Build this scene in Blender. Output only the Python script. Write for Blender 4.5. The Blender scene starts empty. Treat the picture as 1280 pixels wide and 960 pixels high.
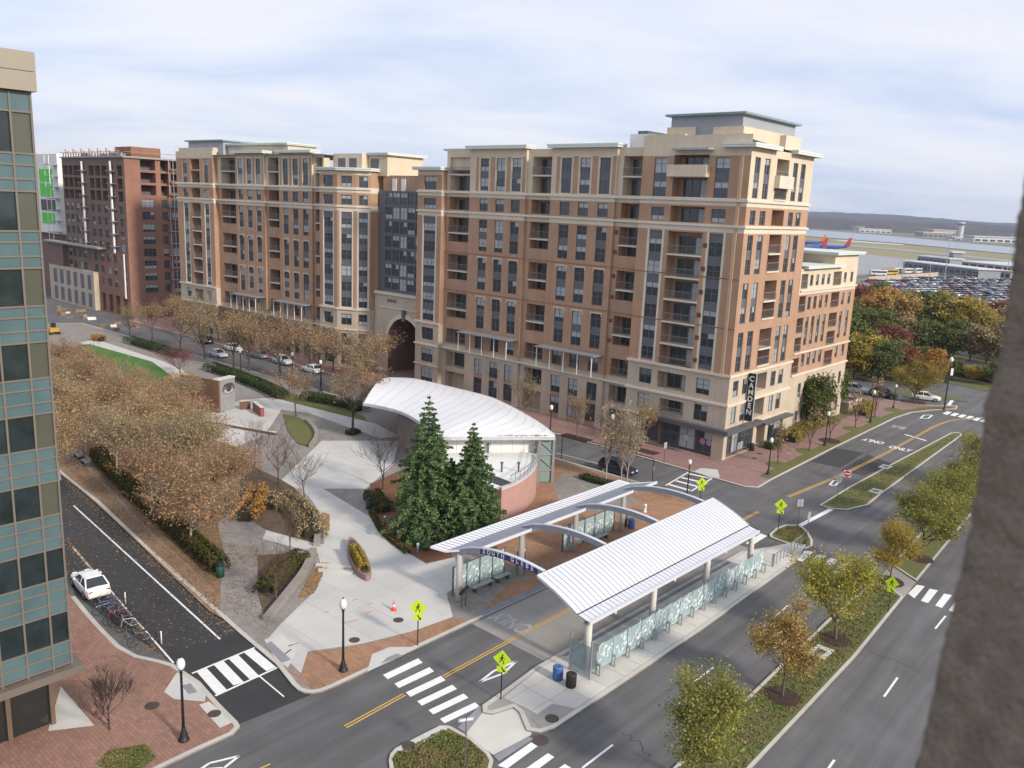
import bpy, math, random
import numpy as np
from mathutils import Matrix, Vector
# ------------------------------------------------------------------ camera
SC = bpy.context.scene
COL = SC.collection
R = math.radians
FPX = 1050.0                       # focal length in pixels of the 1280 px wide photograph
ROLL = R(2.45); PITCH = math.atan(223/1050.0); CH = 30.0
_fw = np.array([0, math.cos(PITCH), -math.sin(PITCH)]); _u0 = np.array([0, math.sin(PITCH), math.cos(PITCH)]); _r0 = np.array([1.0, 0, 0])
_rt = _r0*math.cos(ROLL)+_u0*math.sin(ROLL); _up = _u0*math.cos(ROLL)-_r0*math.sin(ROLL)
CAMP = np.array([0, 0, CH])
cam = bpy.data.objects.new('camera', bpy.data.cameras.new('camera')); COL.objects.link(cam); SC.camera = cam
cam.matrix_world = Matrix(((_rt[0], _up[0], -_fw[0], 0), (_rt[1], _up[1], -_fw[1], 0), (_rt[2], _up[2], -_fw[2], CH), (0, 0, 0, 1)))
cam.data.sensor_width = 36; cam.data.sensor_fit = 'HORIZONTAL'; cam.data.lens = FPX/1280*36
cam.data.clip_start = .05; cam.data.clip_end = 30000
cam.data.dof.use_dof = True; cam.data.dof.focus_distance = 90; cam.data.dof.aperture_fstop = 3.6
# ------------------------------------------------------------------ sky, sun, exposure
SUN_AZ = R(-43); SUN_EL = R(27)
W = bpy.data.worlds.new('World'); SC.world = W; W.use_nodes = True
nt = W.node_tree; nd = nt.nodes; nd.clear()
def N(t, tree=None, **kw):
    n = (tree or nt).nodes.new(t)
    for k, v in kw.items(): setattr(n, k, v)
    return n
sky = N('ShaderNodeTexSky', sky_type='NISHITA', sun_disc=False, sun_elevation=SUN_EL, sun_rotation=math.pi/2-SUN_AZ, altitude=30, air_density=1.0, dust_density=1.5)
tc = N('ShaderNodeTexCoord'); sx = N('ShaderNodeSeparateXYZ'); nt.links.new(tc.outputs['Generated'], sx.inputs[0])
zz = N('ShaderNodeMath', operation='ADD'); zz.inputs[1].default_value = .16
zm = N('ShaderNodeMath', operation='MAXIMUM'); zm.inputs[1].default_value = 0.0; nt.links.new(sx.outputs['Z'], zm.inputs[0]); nt.links.new(zm.outputs[0], zz.inputs[0])
dx = N('ShaderNodeMath', operation='DIVIDE'); dy = N('ShaderNodeMath', operation='DIVIDE')
nt.links.new(sx.outputs['X'], dx.inputs[0]); nt.links.new(zz.outputs[0], dx.inputs[1]); nt.links.new(sx.outputs['Y'], dy.inputs[0]); nt.links.new(zz.outputs[0], dy.inputs[1])
cx = N('ShaderNodeCombineXYZ'); nt.links.new(dx.outputs[0], cx.inputs[0]); nt.links.new(dy.outputs[0], cx.inputs[1])
n1 = N('ShaderNodeTexNoise'); n1.inputs['Scale'].default_value = 1.15; n1.inputs['Detail'].default_value = 7; n1.inputs['Roughness'].default_value = .55; n1.inputs['Distortion'].default_value = .35
mp = N('ShaderNodeMapping'); mp.inputs['Location'].default_value = (3.1, 7.4, 0); mp.inputs['Rotation'].default_value = (0, 0, .5); mp.inputs['Scale'].default_value = (.75, 1.25, 1)
nt.links.new(cx.outputs[0], mp.inputs[0]); nt.links.new(mp.outputs[0], n1.inputs['Vector'])
cr = N('ShaderNodeValToRGB'); e = cr.color_ramp.elements
e[0].position = .28; e[0].color = (.58, .68, .91, 1); e[1].position = .64; e[1].color = (.90, .905, .98, 1)
m_ = cr.color_ramp.elements.new(.46); m_.color = (.76, .82, .97, 1)
nt.links.new(n1.outputs['Fac'], cr.inputs[0])
sk = N('ShaderNodeMix', data_type='RGBA', blend_type='MULTIPLY'); sk.inputs[0].default_value = 1; sk.inputs[7].default_value = (.1, .1, .1, 1)
nt.links.new(sky.outputs[0], sk.inputs[6])
mx = N('ShaderNodeMix', data_type='RGBA'); mx.inputs[0].default_value = .88
nt.links.new(sk.outputs[2], mx.inputs[6]); nt.links.new(cr.outputs[0], mx.inputs[7])
bg = N('ShaderNodeBackground'); bg.inputs[1].default_value = 1.0; wo = N('ShaderNodeOutputWorld')
nt.links.new(mx.outputs[2], bg.inputs[0]); nt.links.new(bg.outputs[0], wo.inputs[0])
sun = bpy.data.objects.new('sun', bpy.data.lights.new('sun', 'SUN')); COL.objects.link(sun)
sun.data.energy = 3.8; sun.data.angle = R(6); sun.data.color = (1, .90, .77)
_sd = Vector((math.cos(SUN_AZ)*math.cos(SUN_EL), math.sin(SUN_AZ)*math.cos(SUN_EL), math.sin(SUN_EL)))
sun.rotation_euler = _sd.to_track_quat('Z', 'Y').to_euler(); sun.location = (40, -30, 80)
SC.view_settings.view_transform = 'Standard'; SC.view_settings.look = 'None'; SC.view_settings.exposure = 0.15; SC.view_settings.gamma = 1
SC.cycles.use_denoising = True; SC.cycles.max_bounces = 6; SC.cycles.diffuse_bounces = 3; SC.cycles.glossy_bounces = 3; SC.cycles.transmission_bounces = 4; SC.cycles.transparent_max_bounces = 8
SC.cycles.caustics_reflective = False; SC.cycles.caustics_refractive = False
# ------------------------------------------------------------------ surveying: photograph pixel -> point on a level plane
def ray(x, y): return _fw+_rt*((x-640)/FPX)+_up*((480-y)/FPX)
def G(x, y, z=0.0):
    d = ray(x, y); return CAMP+d*((z-CH)/d[2])
def height_at(base, top, z=0.0):
    "height of a thing that stands at pixel base and whose top shows at pixel row top"
    p = G(base[0], base[1], z); k = (p-CAMP)@_fw; u = (480-top)/FPX
    # solve along the vertical through p for the image row
    lo, hi = 0.0, 80.0
    for _ in range(40):
        m = (lo+hi)/2; v = p+np.array([0, 0, m])-CAMP
        if (v@_up)/(v@_fw) < u: lo = m
        else: hi = m
    return lo
AZ = R(47.7); S0 = G(735, 850); ST = np.array([math.cos(AZ), math.sin(AZ), 0]); SW = np.array([-math.sin(AZ), math.cos(AZ), 0])
def T(t, w, z=0.0): q = S0+ST*t+SW*w; return np.array([q[0], q[1], z])      # station frame: t along the bus lane, w across it
# ------------------------------------------------------------------ materials
MATS = {}
def mat(name, col, rough=.8, var=.15, scale=1.0, var2=.0, scale2=.08, bump=0, bscale=20, metal=0, spec=.4, island=0, col2=None, mixlo=.4, mixhi=.6, trans=0, brick=None, streak=None, rain=0):
    if name in MATS: return MATS[name]
    m = bpy.data.materials.new(name); m.use_nodes = True; t = m.node_tree; L = t.links
    b = t.nodes['Principled BSDF']; b.inputs['Roughness'].default_value = rough; b.inputs['Metallic'].default_value = metal; b.inputs['Specular IOR Level'].default_value = spec
    g = N('ShaderNodeNewGeometry', t)
    no = N('ShaderNodeTexNoise', t); no.inputs['Scale'].default_value = scale; no.inputs['Detail'].default_value = 5; L.new(g.outputs['Position'], no.inputs['Vector'])
    mxx = N('ShaderNodeMix', t, data_type='RGBA')
    c = np.array(col[:3])
    if col2 is None:
        mxx.inputs[6].default_value = (*np.clip(c*(1-var*1.6), 0, 1), 1); mxx.inputs[7].default_value = (*np.clip(c*(1+var*1.6), 0, 1), 1); L.new(no.outputs['Fac'], mxx.inputs[0])
    else:
        mr = N('ShaderNodeMapRange', t); mr.inputs[1].default_value = mixlo; mr.inputs[2].default_value = mixhi; L.new(no.outputs['Fac'], mr.inputs[0]); L.new(mr.outputs[0], mxx.inputs[0])
        mxx.inputs[6].default_value = (*c, 1); mxx.inputs[7].default_value = (*col2[:3], 1)
    out = mxx.outputs[2]
    if brick:
        bt = N('ShaderNodeTexBrick', t); bt.inputs['Scale'].default_value = 1; bt.inputs['Brick Width'].default_value = brick[0]; bt.inputs['Row Height'].default_value = brick[1]; bt.inputs['Mortar Size'].default_value = brick[2]
        bt.inputs['Color1'].default_value = (1, 1, 1, 1); bt.inputs['Color2'].default_value = (.78, .78, .78, 1); bt.inputs['Mortar'].default_value = (.62, .62, .62, 1)
        mpp = N('ShaderNodeMapping', t); mpp.inputs['Rotation'].default_value = (0, 0, brick[3]); L.new(g.outputs['Position'], mpp.inputs[0]); L.new(mpp.outputs[0], bt.inputs['Vector'])
        mu = N('ShaderNodeMix', t, data_type='RGBA', blend_type='MULTIPLY'); mu.inputs[0].default_value = 1; L.new(out, mu.inputs[6]); L.new(bt.outputs['Color'], mu.inputs[7]); out = mu.outputs[2]
    def scaled(fac_out, lo, hi, out):
        mr = N('ShaderNodeMapRange', t); mr.inputs[3].default_value = lo; mr.inputs[4].default_value = hi; L.new(fac_out, mr.inputs[0])
        hs = N('ShaderNodeVectorMath', t, operation='SCALE'); L.new(out, hs.inputs[0]); L.new(mr.outputs[0], hs.inputs['Scale']); return hs.outputs[0]
    if var2:
        n2 = N('ShaderNodeTexNoise', t); n2.inputs['Scale'].default_value = scale2; n2.inputs['Detail'].default_value = 6; n2.inputs['Roughness'].default_value = .6; L.new(g.outputs['Position'], n2.inputs['Vector'])
        out = scaled(n2.outputs['Fac'], 1-var2*1.8, 1+var2*1.8, out)
    if streak:
        ms_ = N('ShaderNodeMapping', t); ms_.inputs['Rotation'].default_value = (0, 0, -streak[0]); ms_.inputs['Scale'].default_value = (1, 1, 1); sv = N('ShaderNodeVectorMath', t, operation='MULTIPLY'); sv.inputs[1].default_value = (.05, .9, 1); L.new(g.outputs['Position'], ms_.inputs[0]); L.new(ms_.outputs[0], sv.inputs[0])
        n3 = N('ShaderNodeTexNoise', t); n3.inputs['Scale'].default_value = 1.0; n3.inputs['Detail'].default_value = 6; n3.inputs['Roughness'].default_value = .65; L.new(sv.outputs[0], n3.inputs['Vector']); out = scaled(n3.outputs['Fac'], 1-streak[1]*2, 1+streak[1]*2, out)
    if rain:
        rv = N('ShaderNodeVectorMath', t, operation='MULTIPLY'); rv.inputs[1].default_value = (.9, .9, .05); L.new(g.outputs['Position'], rv.inputs[0]); n4 = N('ShaderNodeTexNoise', t); n4.inputs['Scale'].default_value = 1.3; n4.inputs['Detail'].default_value = 6; n4.inputs['Roughness'].default_value = .7; L.new(rv.outputs[0], n4.inputs['Vector']); out = scaled(n4.outputs['Fac'], 1-rain*2, 1+rain*2, out)
    if island: out = scaled(g.outputs['Random Per Island'], 1-island, 1+island, out)
    L.new(out, b.inputs['Base Color'])
    if bump:
        nb = N('ShaderNodeTexNoise', t); nb.inputs['Scale'].default_value = bscale; nb.inputs['Detail'].default_value = 4; L.new(g.outputs['Position'], nb.inputs['Vector'])
        bu = N('ShaderNodeBump', t); bu.inputs['Strength'].default_value = bump; bu.inputs['Distance'].default_value = .02; L.new(nb.outputs['Fac'], bu.inputs['Height']); L.new(bu.outputs[0], b.inputs['Normal'])
    if trans:
        tr = N('ShaderNodeBsdfTranslucent', t); L.new(out, tr.inputs[0]); ms = N('ShaderNodeMixShader', t); ms.inputs[0].default_value = trans
        L.new(b.outputs[0], ms.inputs[1]); L.new(tr.outputs[0], ms.inputs[2]); L.new(ms.outputs[0], t.nodes['Material Output'].inputs[0])
    MATS[name] = m; return m
def glass(name, col, alpha, rough=.05):
    m = bpy.data.materials.new(name); m.use_nodes = True; t = m.node_tree; b = t.nodes['Principled BSDF']
    b.inputs['Base Color'].default_value = (*col, 1); b.inputs['Roughness'].default_value = rough
    tr = N('ShaderNodeBsdfTransparent', t); tr.inputs[0].default_value = (*[.5+.5*c for c in col], 1); ms = N('ShaderNodeMixShader', t); ms.inputs[0].default_value = alpha
    t.links.new(tr.outputs[0], ms.inputs[1]); t.links.new(b.outputs[0], ms.inputs[2]); t.links.new(ms.outputs[0], t.nodes['Material Output'].inputs[0]); MATS[name] = m; return m
# ------------------------------------------------------------------ mesh helpers
class MB:
    def __init__(s): s.v = []; s.f = []; s.m = []
    def add(s, vs, fs, m=0):
        o = len(s.v); s.v += [tuple(map(float, p)) for p in vs]; s.f += [tuple(o+i for i in f) for f in fs]; s.m += [m]*len(fs); return s
    def quad(s, a, b, c, d, m=0): return s.add([a, b, c, d], [(0, 1, 2, 3)], m)
    def poly(s, pts, m=0): return s.add(pts, [tuple(range(len(pts)))], m)
    def box(s, x0, x1, y0, y1, z0, z1, m=0):
        if x1 < x0: x0, x1 = x1, x0
        if y1 < y0: y0, y1 = y1, y0
        return s.add([(x0, y0, z0), (x1, y0, z0), (x1, y1, z0), (x0, y1, z0), (x0, y0, z1), (x1, y0, z1), (x1, y1, z1), (x0, y1, z1)],
                     [(0, 3, 2, 1), (4, 5, 6, 7), (0, 1, 5, 4), (1, 2, 6, 5), (2, 3, 7, 6), (3, 0, 4, 7)], m)
    def bar(s, a, b, w, h, m=0, up=(0, 0, 1)):
        "a beam of w x h section between two points"
        a = np.array(a, float); b = np.array(b, float); d = b-a; d /= np.linalg.norm(d)+1e-9; u = np.array(up, float); x = np.cross(d, u)
        if np.linalg.norm(x) < 1e-4: x = np.cross(d, (1, 0, 0))
        x /= np.linalg.norm(x); u = np.cross(x, d); c = [(-w/2, -h/2), (w/2, -h/2), (w/2, h/2), (-w/2, h/2)]
        return s.add([a+x*i+u*j for i, j in c]+[b+x*i+u*j for i, j in c], [(0, 1, 2, 3), (7, 6, 5, 4), (0, 4, 5, 1), (1, 5, 6, 2), (2, 6, 7, 3), (3, 7, 4, 0)], m)
    def prism(s, pts, z0, z1, mt=0, ms=None):
        "an upright slab over a plan outline"
        p = [(q[0], q[1]) for q in pts]; n = len(p)
        if sum(p[i][0]*p[(i+1) % n][1]-p[(i+1) % n][0]*p[i][1] for i in range(n)) < 0: p = p[::-1]
        ms = mt if ms is None else ms
        s.add([(x, y, z1) for x, y in p], [tuple(range(n))], mt)
        for i in range(n):
            a, b = p[i], p[(i+1) % n]; s.add([(a[0], a[1], z0), (b[0], b[1], z0), (b[0], b[1], z1), (a[0], a[1], z1)], [(0, 1, 2, 3)], ms)
        return s
    def tube(s, pts, rad, n=6, m=0, cap=True):
        pts = [np.array(p, float) for p in pts]; k = len(pts)
        rad = [rad]*k if np.isscalar(rad) else rad
        prev = None; rings = []
        for i, p in enumerate(pts):
            d = pts[min(i+1, k-1)]-pts[max(i-1, 0)]; d /= np.linalg.norm(d)+1e-9
            a = np.array((0, 0, 1.0)) if abs(d[2]) < .9 else np.array((1.0, 0, 0))
            if prev is not None: a = prev
            x = np.cross(a, d); x /= np.linalg.norm(x)+1e-9; y = np.cross(d, x); prev = y
            rings.append([p+(x*math.cos(q)+y*math.sin(q))*rad[i] for q in (2*math.pi*j/n for j in range(n))])
        fs = [(i*n+j, i*n+(j+1) % n, (i+1)*n+(j+1) % n, (i+1)*n+j) for i in range(k-1) for j in range(n)]
        if cap: fs += [tuple(range(n))[::-1], tuple((k-1)*n+j for j in range(n))]
        return s.add([q for r in rings for q in r], fs, m)
    def lathe(s, prof, n=12, m=0, o=(0, 0, 0)):
        k = len(prof); vs = [(o[0]+r*math.cos(2*math.pi*j/n), o[1]+r*math.sin(2*math.pi*j/n), o[2]+z) for r, z in prof for j in range(n)]
        fs = [(i*n+j, i*n+(j+1) % n, (i+1)*n+(j+1) % n, (i+1)*n+j) for i in range(k-1) for j in range(n)]
        fs += [tuple(range(n))[::-1], tuple((k-1)*n+j for j in range(n))]
        return s.add(vs, fs, m)
    def mesh(s, name, mats, smooth=False):
        me = bpy.data.meshes.new(name); me.from_pydata(s.v, [], s.f)
        for q in (mats if isinstance(mats, (list, tuple)) else [mats]): me.materials.append(q)
        if any(s.m): me.polygons.foreach_set('material_index', s.m)
        if smooth: me.polygons.foreach_set('use_smooth', [True]*len(s.f))
        me.update(); return me
    def obj(s, name, mats, parent=None, smooth=False, **tagkw):
        o = link(name, s.mesh(name, mats, smooth), parent); 
        if tagkw: tag(o, **tagkw)
        return o
def link(name, data, parent=None, loc=None, rz=None, sc=None):
    o = bpy.data.objects.new(name, data); COL.objects.link(o)
    if parent is not None: o.parent = parent
    if loc is not None: o.location = [float(q) for q in loc]
    if rz is not None: o.rotation_euler = (0, 0, float(rz))
    if sc is not None: o.scale = (sc, sc, sc) if np.isscalar(sc) else sc
    return o
def tag(o, label=None, cat=None, group=None, kind=None):
    if label: o['label'] = label
    if cat: o['category'] = cat
    if group: o['group'] = group
    if kind: o['kind'] = kind
    return o
def thing(name, label, cat, loc=(0, 0, 0), rz=0, group=None): return tag(link(name, None, None, loc, rz), label, cat, group)
def dup(o, parent=None, loc=None, rz=None, sc=None, label=None):
    c = o.copy(); COL.objects.link(c); c.parent = parent
    if loc is not None: c.location = [float(q) for q in loc]
    if rz is not None: c.rotation_euler = (0, 0, float(rz))
    if sc is not None: c.scale = (sc, sc, sc)
    if label: c['label'] = label
    for ch in [q for q in KIDS(o)]: dup(ch, c)
    return c
def KIDS(o): return list(o.children)
def clip_cell(poly, x0, x1, y0, y1):
    "part of a plan outline inside a rectangle"
    def cut(p, inside, inter):
        out = []
        for i in range(len(p)):
            a, b = p[i-1], p[i]
            if inside(b):
                if not inside(a): out.append(inter(a, b))
                out.append(b)
            elif inside(a): out.append(inter(a, b))
        return out
    def ix(v): return lambda a, b: (v, a[1]+(b[1]-a[1])*(v-a[0])/(b[0]-a[0]))
    def iy(v): return lambda a, b: (a[0]+(b[0]-a[0])*(v-a[1])/(b[1]-a[1]), v)
    for f, g in ((lambda q: q[0] >= x0, ix(x0)), (lambda q: q[0] <= x1, ix(x1)), (lambda q: q[1] >= y0, iy(y0)), (lambda q: q[1] <= y1, iy(y1))):
        if len(poly) < 3: return []
        poly = cut(poly, f, g)
    return poly
def area(p): return .5*sum(p[i-1][0]*p[i][1]-p[i][0]*p[i-1][1] for i in range(len(p)))
def paving(parent, name, poly, az, cw, ch, z0, z1, mats, gap=.02, seed=0):
    "split an area into slabs, each its own piece with open joints"
    rng = random.Random(seed); c, s = math.cos(az), math.sin(az)
    q = [(p[0]*c+p[1]*s, -p[0]*s+p[1]*c) for p in poly]
    xs = [p[0] for p in q]; ys = [p[1] for p in q]; k = 0
    for i in range(int((max(xs)-min(xs))/cw)+1):
        for j in range(int((max(ys)-min(ys))/ch)+1):
            x = min(xs)+i*cw; y = min(ys)+j*ch; pc = clip_cell(q, x+gap/2, x+cw-gap/2, y+gap/2, y+ch-gap/2)
            if len(pc) < 3 or abs(area(pc)) < .05: continue
            mb = MB().prism([(a*c-b*s, a*s+b*c) for a, b in pc], z0, z1+rng.uniform(-.002, .002)); mb.obj(name, mats[rng.randrange(len(mats))], parent); k += 1
    return k
def spline(pts, n=6, closed=False):
    P = [np.array(p, float) for p in pts]; out = []; k = len(P)
    for i in range(k if closed else k-1):
        a, b, c, d = (P[(i-1) % k], P[i], P[(i+1) % k], P[(i+2) % k]) if closed else (P[max(i-1, 0)], P[i], P[i+1], P[min(i+2, k-1)])
        for j in range(n):
            t = j/n; out.append(.5*((2*b)+(c-a)*t+(2*a-5*b+4*c-d)*t*t+(3*b-a-3*c+d)*t**3))
    if not closed: out.append(P[-1])
    return out
def fillet(poly, r, idx=None, n=5):
    out = []; k = len(poly)
    for i, p in enumerate(poly):
        p = np.array(p[:2], float); a = np.array(poly[i-1][:2], float); b = np.array(poly[(i+1) % k][:2], float)
        rr = r if np.isscalar(r) else r.get(i, 0)
        if rr == 0: out.append(p); continue
        da = (a-p)/np.linalg.norm(a-p); db = (b-p)/np.linalg.norm(b-p); l = min(rr, .45*np.linalg.norm(a-p), .45*np.linalg.norm(b-p))
        A, B = p+da*l, p+db*l
        for j in range(n+1):
            t = j/n; out.append((1-t)**2*A+2*t*(1-t)*p+t*t*B)
    return out
def ribbon(mb, pts, w, z0, z1, m=0, side=1, closed=False):
    "a kerb: a band of width w laid along a line, to its left (side 1) or right (-1)"
    P = [np.array(p[:2], float) for p in pts]; k = len(P); off = []
    for i in range(k):
        a = P[i-1] if (closed or i) else P[i]; b = P[(i+1) % k] if (closed or i < k-1) else P[i]
        d1 = P[i]-a; d2 = b-P[i]
        d1 = d1/np.linalg.norm(d1) if np.linalg.norm(d1) > 1e-6 else None; d2 = d2/np.linalg.norm(d2) if np.linalg.norm(d2) > 1e-6 else None
        if d1 is None: d1 = d2
        if d2 is None: d2 = d1
        n1 = np.array((-d1[1], d1[0])); n2 = np.array((-d2[1], d2[0])); n = n1+n2; n /= np.linalg.norm(n)+1e-9
        off.append(P[i]+n*side*w/max(.5, float(n@n1)))
    for i in range(k if closed else k-1):
        j = (i+1) % k; a, b, c, d = P[i], P[j], off[j], off[i]
        if side < 0: a, b, c, d = b, a, d, c
        vs = [(*a, z0), (*b, z0), (*c, z0), (*d, z0), (*a, z1), (*b, z1), (*c, z1), (*d, z1)]
        mb.add(vs, [(4, 5, 6, 7), (0, 1, 5, 4), (1, 2, 6, 5), (2, 3, 7, 6), (3, 0, 4, 7)], m)
    return mb
def text_mesh(body, size, mats, ext=.01, bold=0.0, align='CENTER'):
    cu = bpy.data.curves.new('lettering', 'FONT'); cu.body = body; cu.size = size; cu.extrude = ext; cu.offset = bold; cu.align_x = align; cu.align_y = 'CENTER'
    o = bpy.data.objects.new('lettering', cu); COL.objects.link(o); dg = bpy.context.evaluated_depsgraph_get(); dg.update()
    me = bpy.data.meshes.new_from_object(o.evaluated_get(dg)); bpy.data.objects.remove(o); me.materials.clear(); me.materials.append(mats); return me
def struct(name, mb, mats, **kw): return mb.obj(name, mats, None, kind='structure', **kw)
def PX(pts, z=0.0): return [G(x, y, z) for x, y in pts]
# palette
ASPHALT = mat('asphalt', (.122, .119, .119), .88, .16, .35, .2, .05, bump=.3, bscale=40, streak=(AZ+.03, .3))
ASPHALT_DARK = mat('asphalt_dark', (.042, .042, .043), .85, .14, .6, .18, .09, bump=.3, bscale=40, streak=(R(133), .14))
ASPHALT_PATCH = mat('asphalt_patch', (.05, .051, .053), .85, .12, .5, bump=.3, bscale=40)
CONC = mat('concrete', (.55, .53, .48), .85, .10, .5, .10, .15)
CONC_B = mat('concrete_slab_b', (.51, .49, .45), .85, .10, .5, .10, .15)
CONC_W = mat('concrete_white', (.53, .52, .49), .85, .08, .4, .08, .12)
CONC_W2 = mat('concrete_white_b', (.50, .49, .46), .85, .08, .4, .08, .12)
CONC_PAD = mat('concrete_lane', (.31, .29, .27), .85, .14, .3, .16, .12, streak=(AZ, .1))
CONC_PAD2 = mat('concrete_lane_b', (.285, .27, .25), .85, .14, .3, .16, .12)
KERB = mat('kerb_concrete', (.50, .47, .42), .85, .15, .8)
PAVER_G = mat('paver_grey', (.30, .27, .245), .9, .12, .8, .12, .2, brick=(.4, .2, .012, .6))
BRICK_PAVE = mat('brick_paving', (.33, .185, .135), .9, .14, 1.2, .12, .2, brick=(.42, .21, .014, .7))
BRICK_TAN = mat('brick_paving_tan', (.38, .215, .13), .9, .14, 1.0, .14, .15, brick=(.42, .21, .012, AZ))
BRICK_PINK = mat('brick_paving_pink', (.33, .2, .175), .9, .12, 1.0, .1, .15, brick=(.42, .21, .014, .6))
PATH_LEAF = mat('leafy_path', (.30, .2, .125), .95, .2, 1.3, .2, .3, brick=(.42, .21, .012, .7))
WHITE_PAINT = mat('white_road_paint', (.78, .78, .76), .7, .1, 2.5)
WORN_PAINT = mat('worn_road_paint', (.42, .42, .41), .8, .3, 3.0)
YELLOW_PAINT = mat('yellow_road_paint', (.62, .38, .07), .7, .15, 2)
GRASS = mat('lawn', (.1, .13, .035), .95, .25, .6, col2=(.16, .125, .05), mixlo=.35, mixhi=.75, bump=.6, bscale=30)
GRASS_GREEN = mat('lawn_green', (.06, .16, .025), .95, .2, .6, bump=.6, bscale=30)
MULCH = mat('mulch', (.055, .032, .022), .98, .3, 2, bump=.8, bscale=25)
LITTER = mat('pine_litter', (.17, .075, .04), .98, .25, 1.5, bump=.7, bscale=25)
BEDSOIL = mat('bed_soil', (.11, .075, .05), .98, .3, 1.2, bump=.7, bscale=20)
BLACK = mat('black_metal', (.018, .018, .02), .5, .1, 2)
STEEL = mat('steel', (.42, .43, .45), .4, .08, 1, metal=.6)
DARKSTEEL = mat('dark_steel', (.12, .125, .13), .5, .1, 1, metal=.3)
# ================================================================== THE GROUND
BA = R(138.5); C0 = G(902, 577); E1 = np.array([math.cos(BA), math.sin(BA), 0]); E2 = np.array([math.sin(BA), -math.cos(BA), 0])
def B(u, v, z=0.0): q = C0+E1*u+E2*v; return np.array([q[0], q[1], z])       # building frame: u along the street front, v away from the street
struct('ground', MB().quad((-6500, -300, -.06), (6500, -300, -.06), (6500, 7000, -.06), (-6500, 7000, -.06)), mat('ground_earth', (.17, .145, .09), .95, .2, .02, col2=(.11, .12, .05)))
road = struct('road', MB().poly([(-170, 8, 0), (75, 8, 0), (110, 60, 0), (190, 120, 0), (190, 190, 0), (-40, 300, 0), (-260, 330, 0)]), ASPHALT)
ZS = .12
# --- west street: darker fresh asphalt between its kerbs
MB().poly([(*p[:2], .004) for p in PX([(390, 868), (300, 792), (225, 725), (160, 665), (120, 627), (82, 597)])]+[(-100, 140, .004), (-112, 128, .004)]+[(*p[:2], .004) for p in PX([(60, 640), (94, 745), (217, 830), (300, 905)])]).obj('west_street', ASPHALT_DARK, None, kind='structure')
def mark(pts, m=None, z=.009, name='road_marking'): return MB().poly([(*p[:2], z) for p in pts]).obj(name, m or WHITE_PAINT, road)
def line(a, b, w=.13, m=None, z=.009):
    a, b = np.array(a[:2]), np.array(b[:2]); d = (b-a)/np.linalg.norm(b-a); n = np.array((-d[1], d[0]))*w/2
    return mark([a-n, b-n, b+n, a+n], m, z)
def pline(p, w=.13, m=None):
    q = PX(p)
    for a, b in zip(q, q[1:]): line(a, b, w, m)
# --- plaza slab
WK = PX([(300, 792), (225, 725), (160, 665), (120, 627), (82, 597)], ZS)           # kerb on the west street
corner = T(-15.2, 10.55); far_c = None
NV = -15.0
# where the lane kerb line (w = 10.5) meets the street kerb (v = NV)
q = T(0, 10.5); s_ = (NV-(q-C0)@E2)/(ST@E2); LC = q+ST*s_
plaza = [*[(p[0], p[1]) for p in WK[::-1]], tuple(PX([(345, 830)], ZS)[0][:2]), tuple(T(-14.6, 10.45)[:2]), tuple(T(0, 10.5)[:2]), tuple(LC[:2]), tuple(B(30, NV)[:2]), tuple(B(150, NV-2)[:2]), (-128, 172), (-100, 140)]
plaza = fillet(plaza, {6: 2.0, 8: 3.5})
PLZ = struct('plaza', MB().prism(plaza, -.05, ZS), PAVER_G)
kb = MB(); ribbon(kb, plaza, .32, -.04, ZS+.012, 0, 1 if area(plaza) > 0 else -1, True); struct('plaza_kerb', kb, KERB)
def sheet(name, pts, m, dz=.004, z=ZS): return MB().poly([(*p[:2], z+dz) for p in (PX(pts, z) if len(pts[0]) == 2 and not isinstance(pts[0], np.ndarray) else pts)]).obj(name, m, None, kind='structure')
# brick along the kerb and round the far bus platform
sheet('brick_pavement', [(345, 828), (374, 846), (385, 815), (420, 811), (450, 806.5), (515, 790), (565, 772), (589, 778), (522, 808), (460, 838), (412, 861), (392, 863)], BRICK_TAN)
bp = [T(-.2, 10.85), T(1.2, 11.0), T(4, 12.2), T(6.6, 13.1), T(9.0, 12.4), T(9, 15.5), T(13, 24), B(17, NV+.4-.9), LC+(-E2*.6+E1*1.2-ST*.5), LC-ST*4+SW*.35]
sheet('bus_plaza_brick', bp, BRICK_TAN, .006)
sheet('grey_paver_path', [(690, 603), (706, 590), (770, 612), (800, 628), (745, 640), (700, 632)], PAVER_G, .010)
# concrete of the plaza: a field of separate slabs
white = [(334, 800), (350, 781), (380, 752), (395, 738), (404, 716), (397, 692), (399, 681), (405, 680), (404, 655), (392, 632), (372, 612), (352, 600), (402, 551), (498, 551), (492, 580), (470, 600), (457, 611), (404, 611), (462, 646), (477, 667), (510, 692), (533, 705), (567, 697), (590, 722), (558, 742), (566, 771), (515, 789), (450, 805), (385, 814), (376, 842)]
WP = MB().poly([(*p[:2], ZS+.004) for p in PX(white, ZS)]).obj('concrete_path', CONC_W2, None, kind='structure')
paving(WP, 'paving_slab', [tuple(p[:2]) for p in PX(white, ZS)], AZ+.02, 3.0, 3.0, ZS+.002, ZS+.022, [CONC_W, CONC_W, CONC_W2], .018, 3)
sheet('concrete_path', [(398, 692), (328, 674), (333, 663), (400, 681)], CONC_W, .015)
upw = [(255, 520), (300, 500), (340, 497), (470, 530), (500, 545), (475, 548), (385, 516), (352, 512), (330, 545), (295, 558), (262, 548)]
UP = MB().poly([(*p[:2], ZS+.004) for p in PX(upw, ZS)]).obj('concrete_path', CONC_W2, None, kind='structure')
paving(UP, 'paving_slab', [tuple(p[:2]) for p in PX(upw, ZS)], AZ+.02, 3.2, 3.2, ZS+.002, ZS+.02, [CONC_W, CONC_W2], .018, 4)
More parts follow.
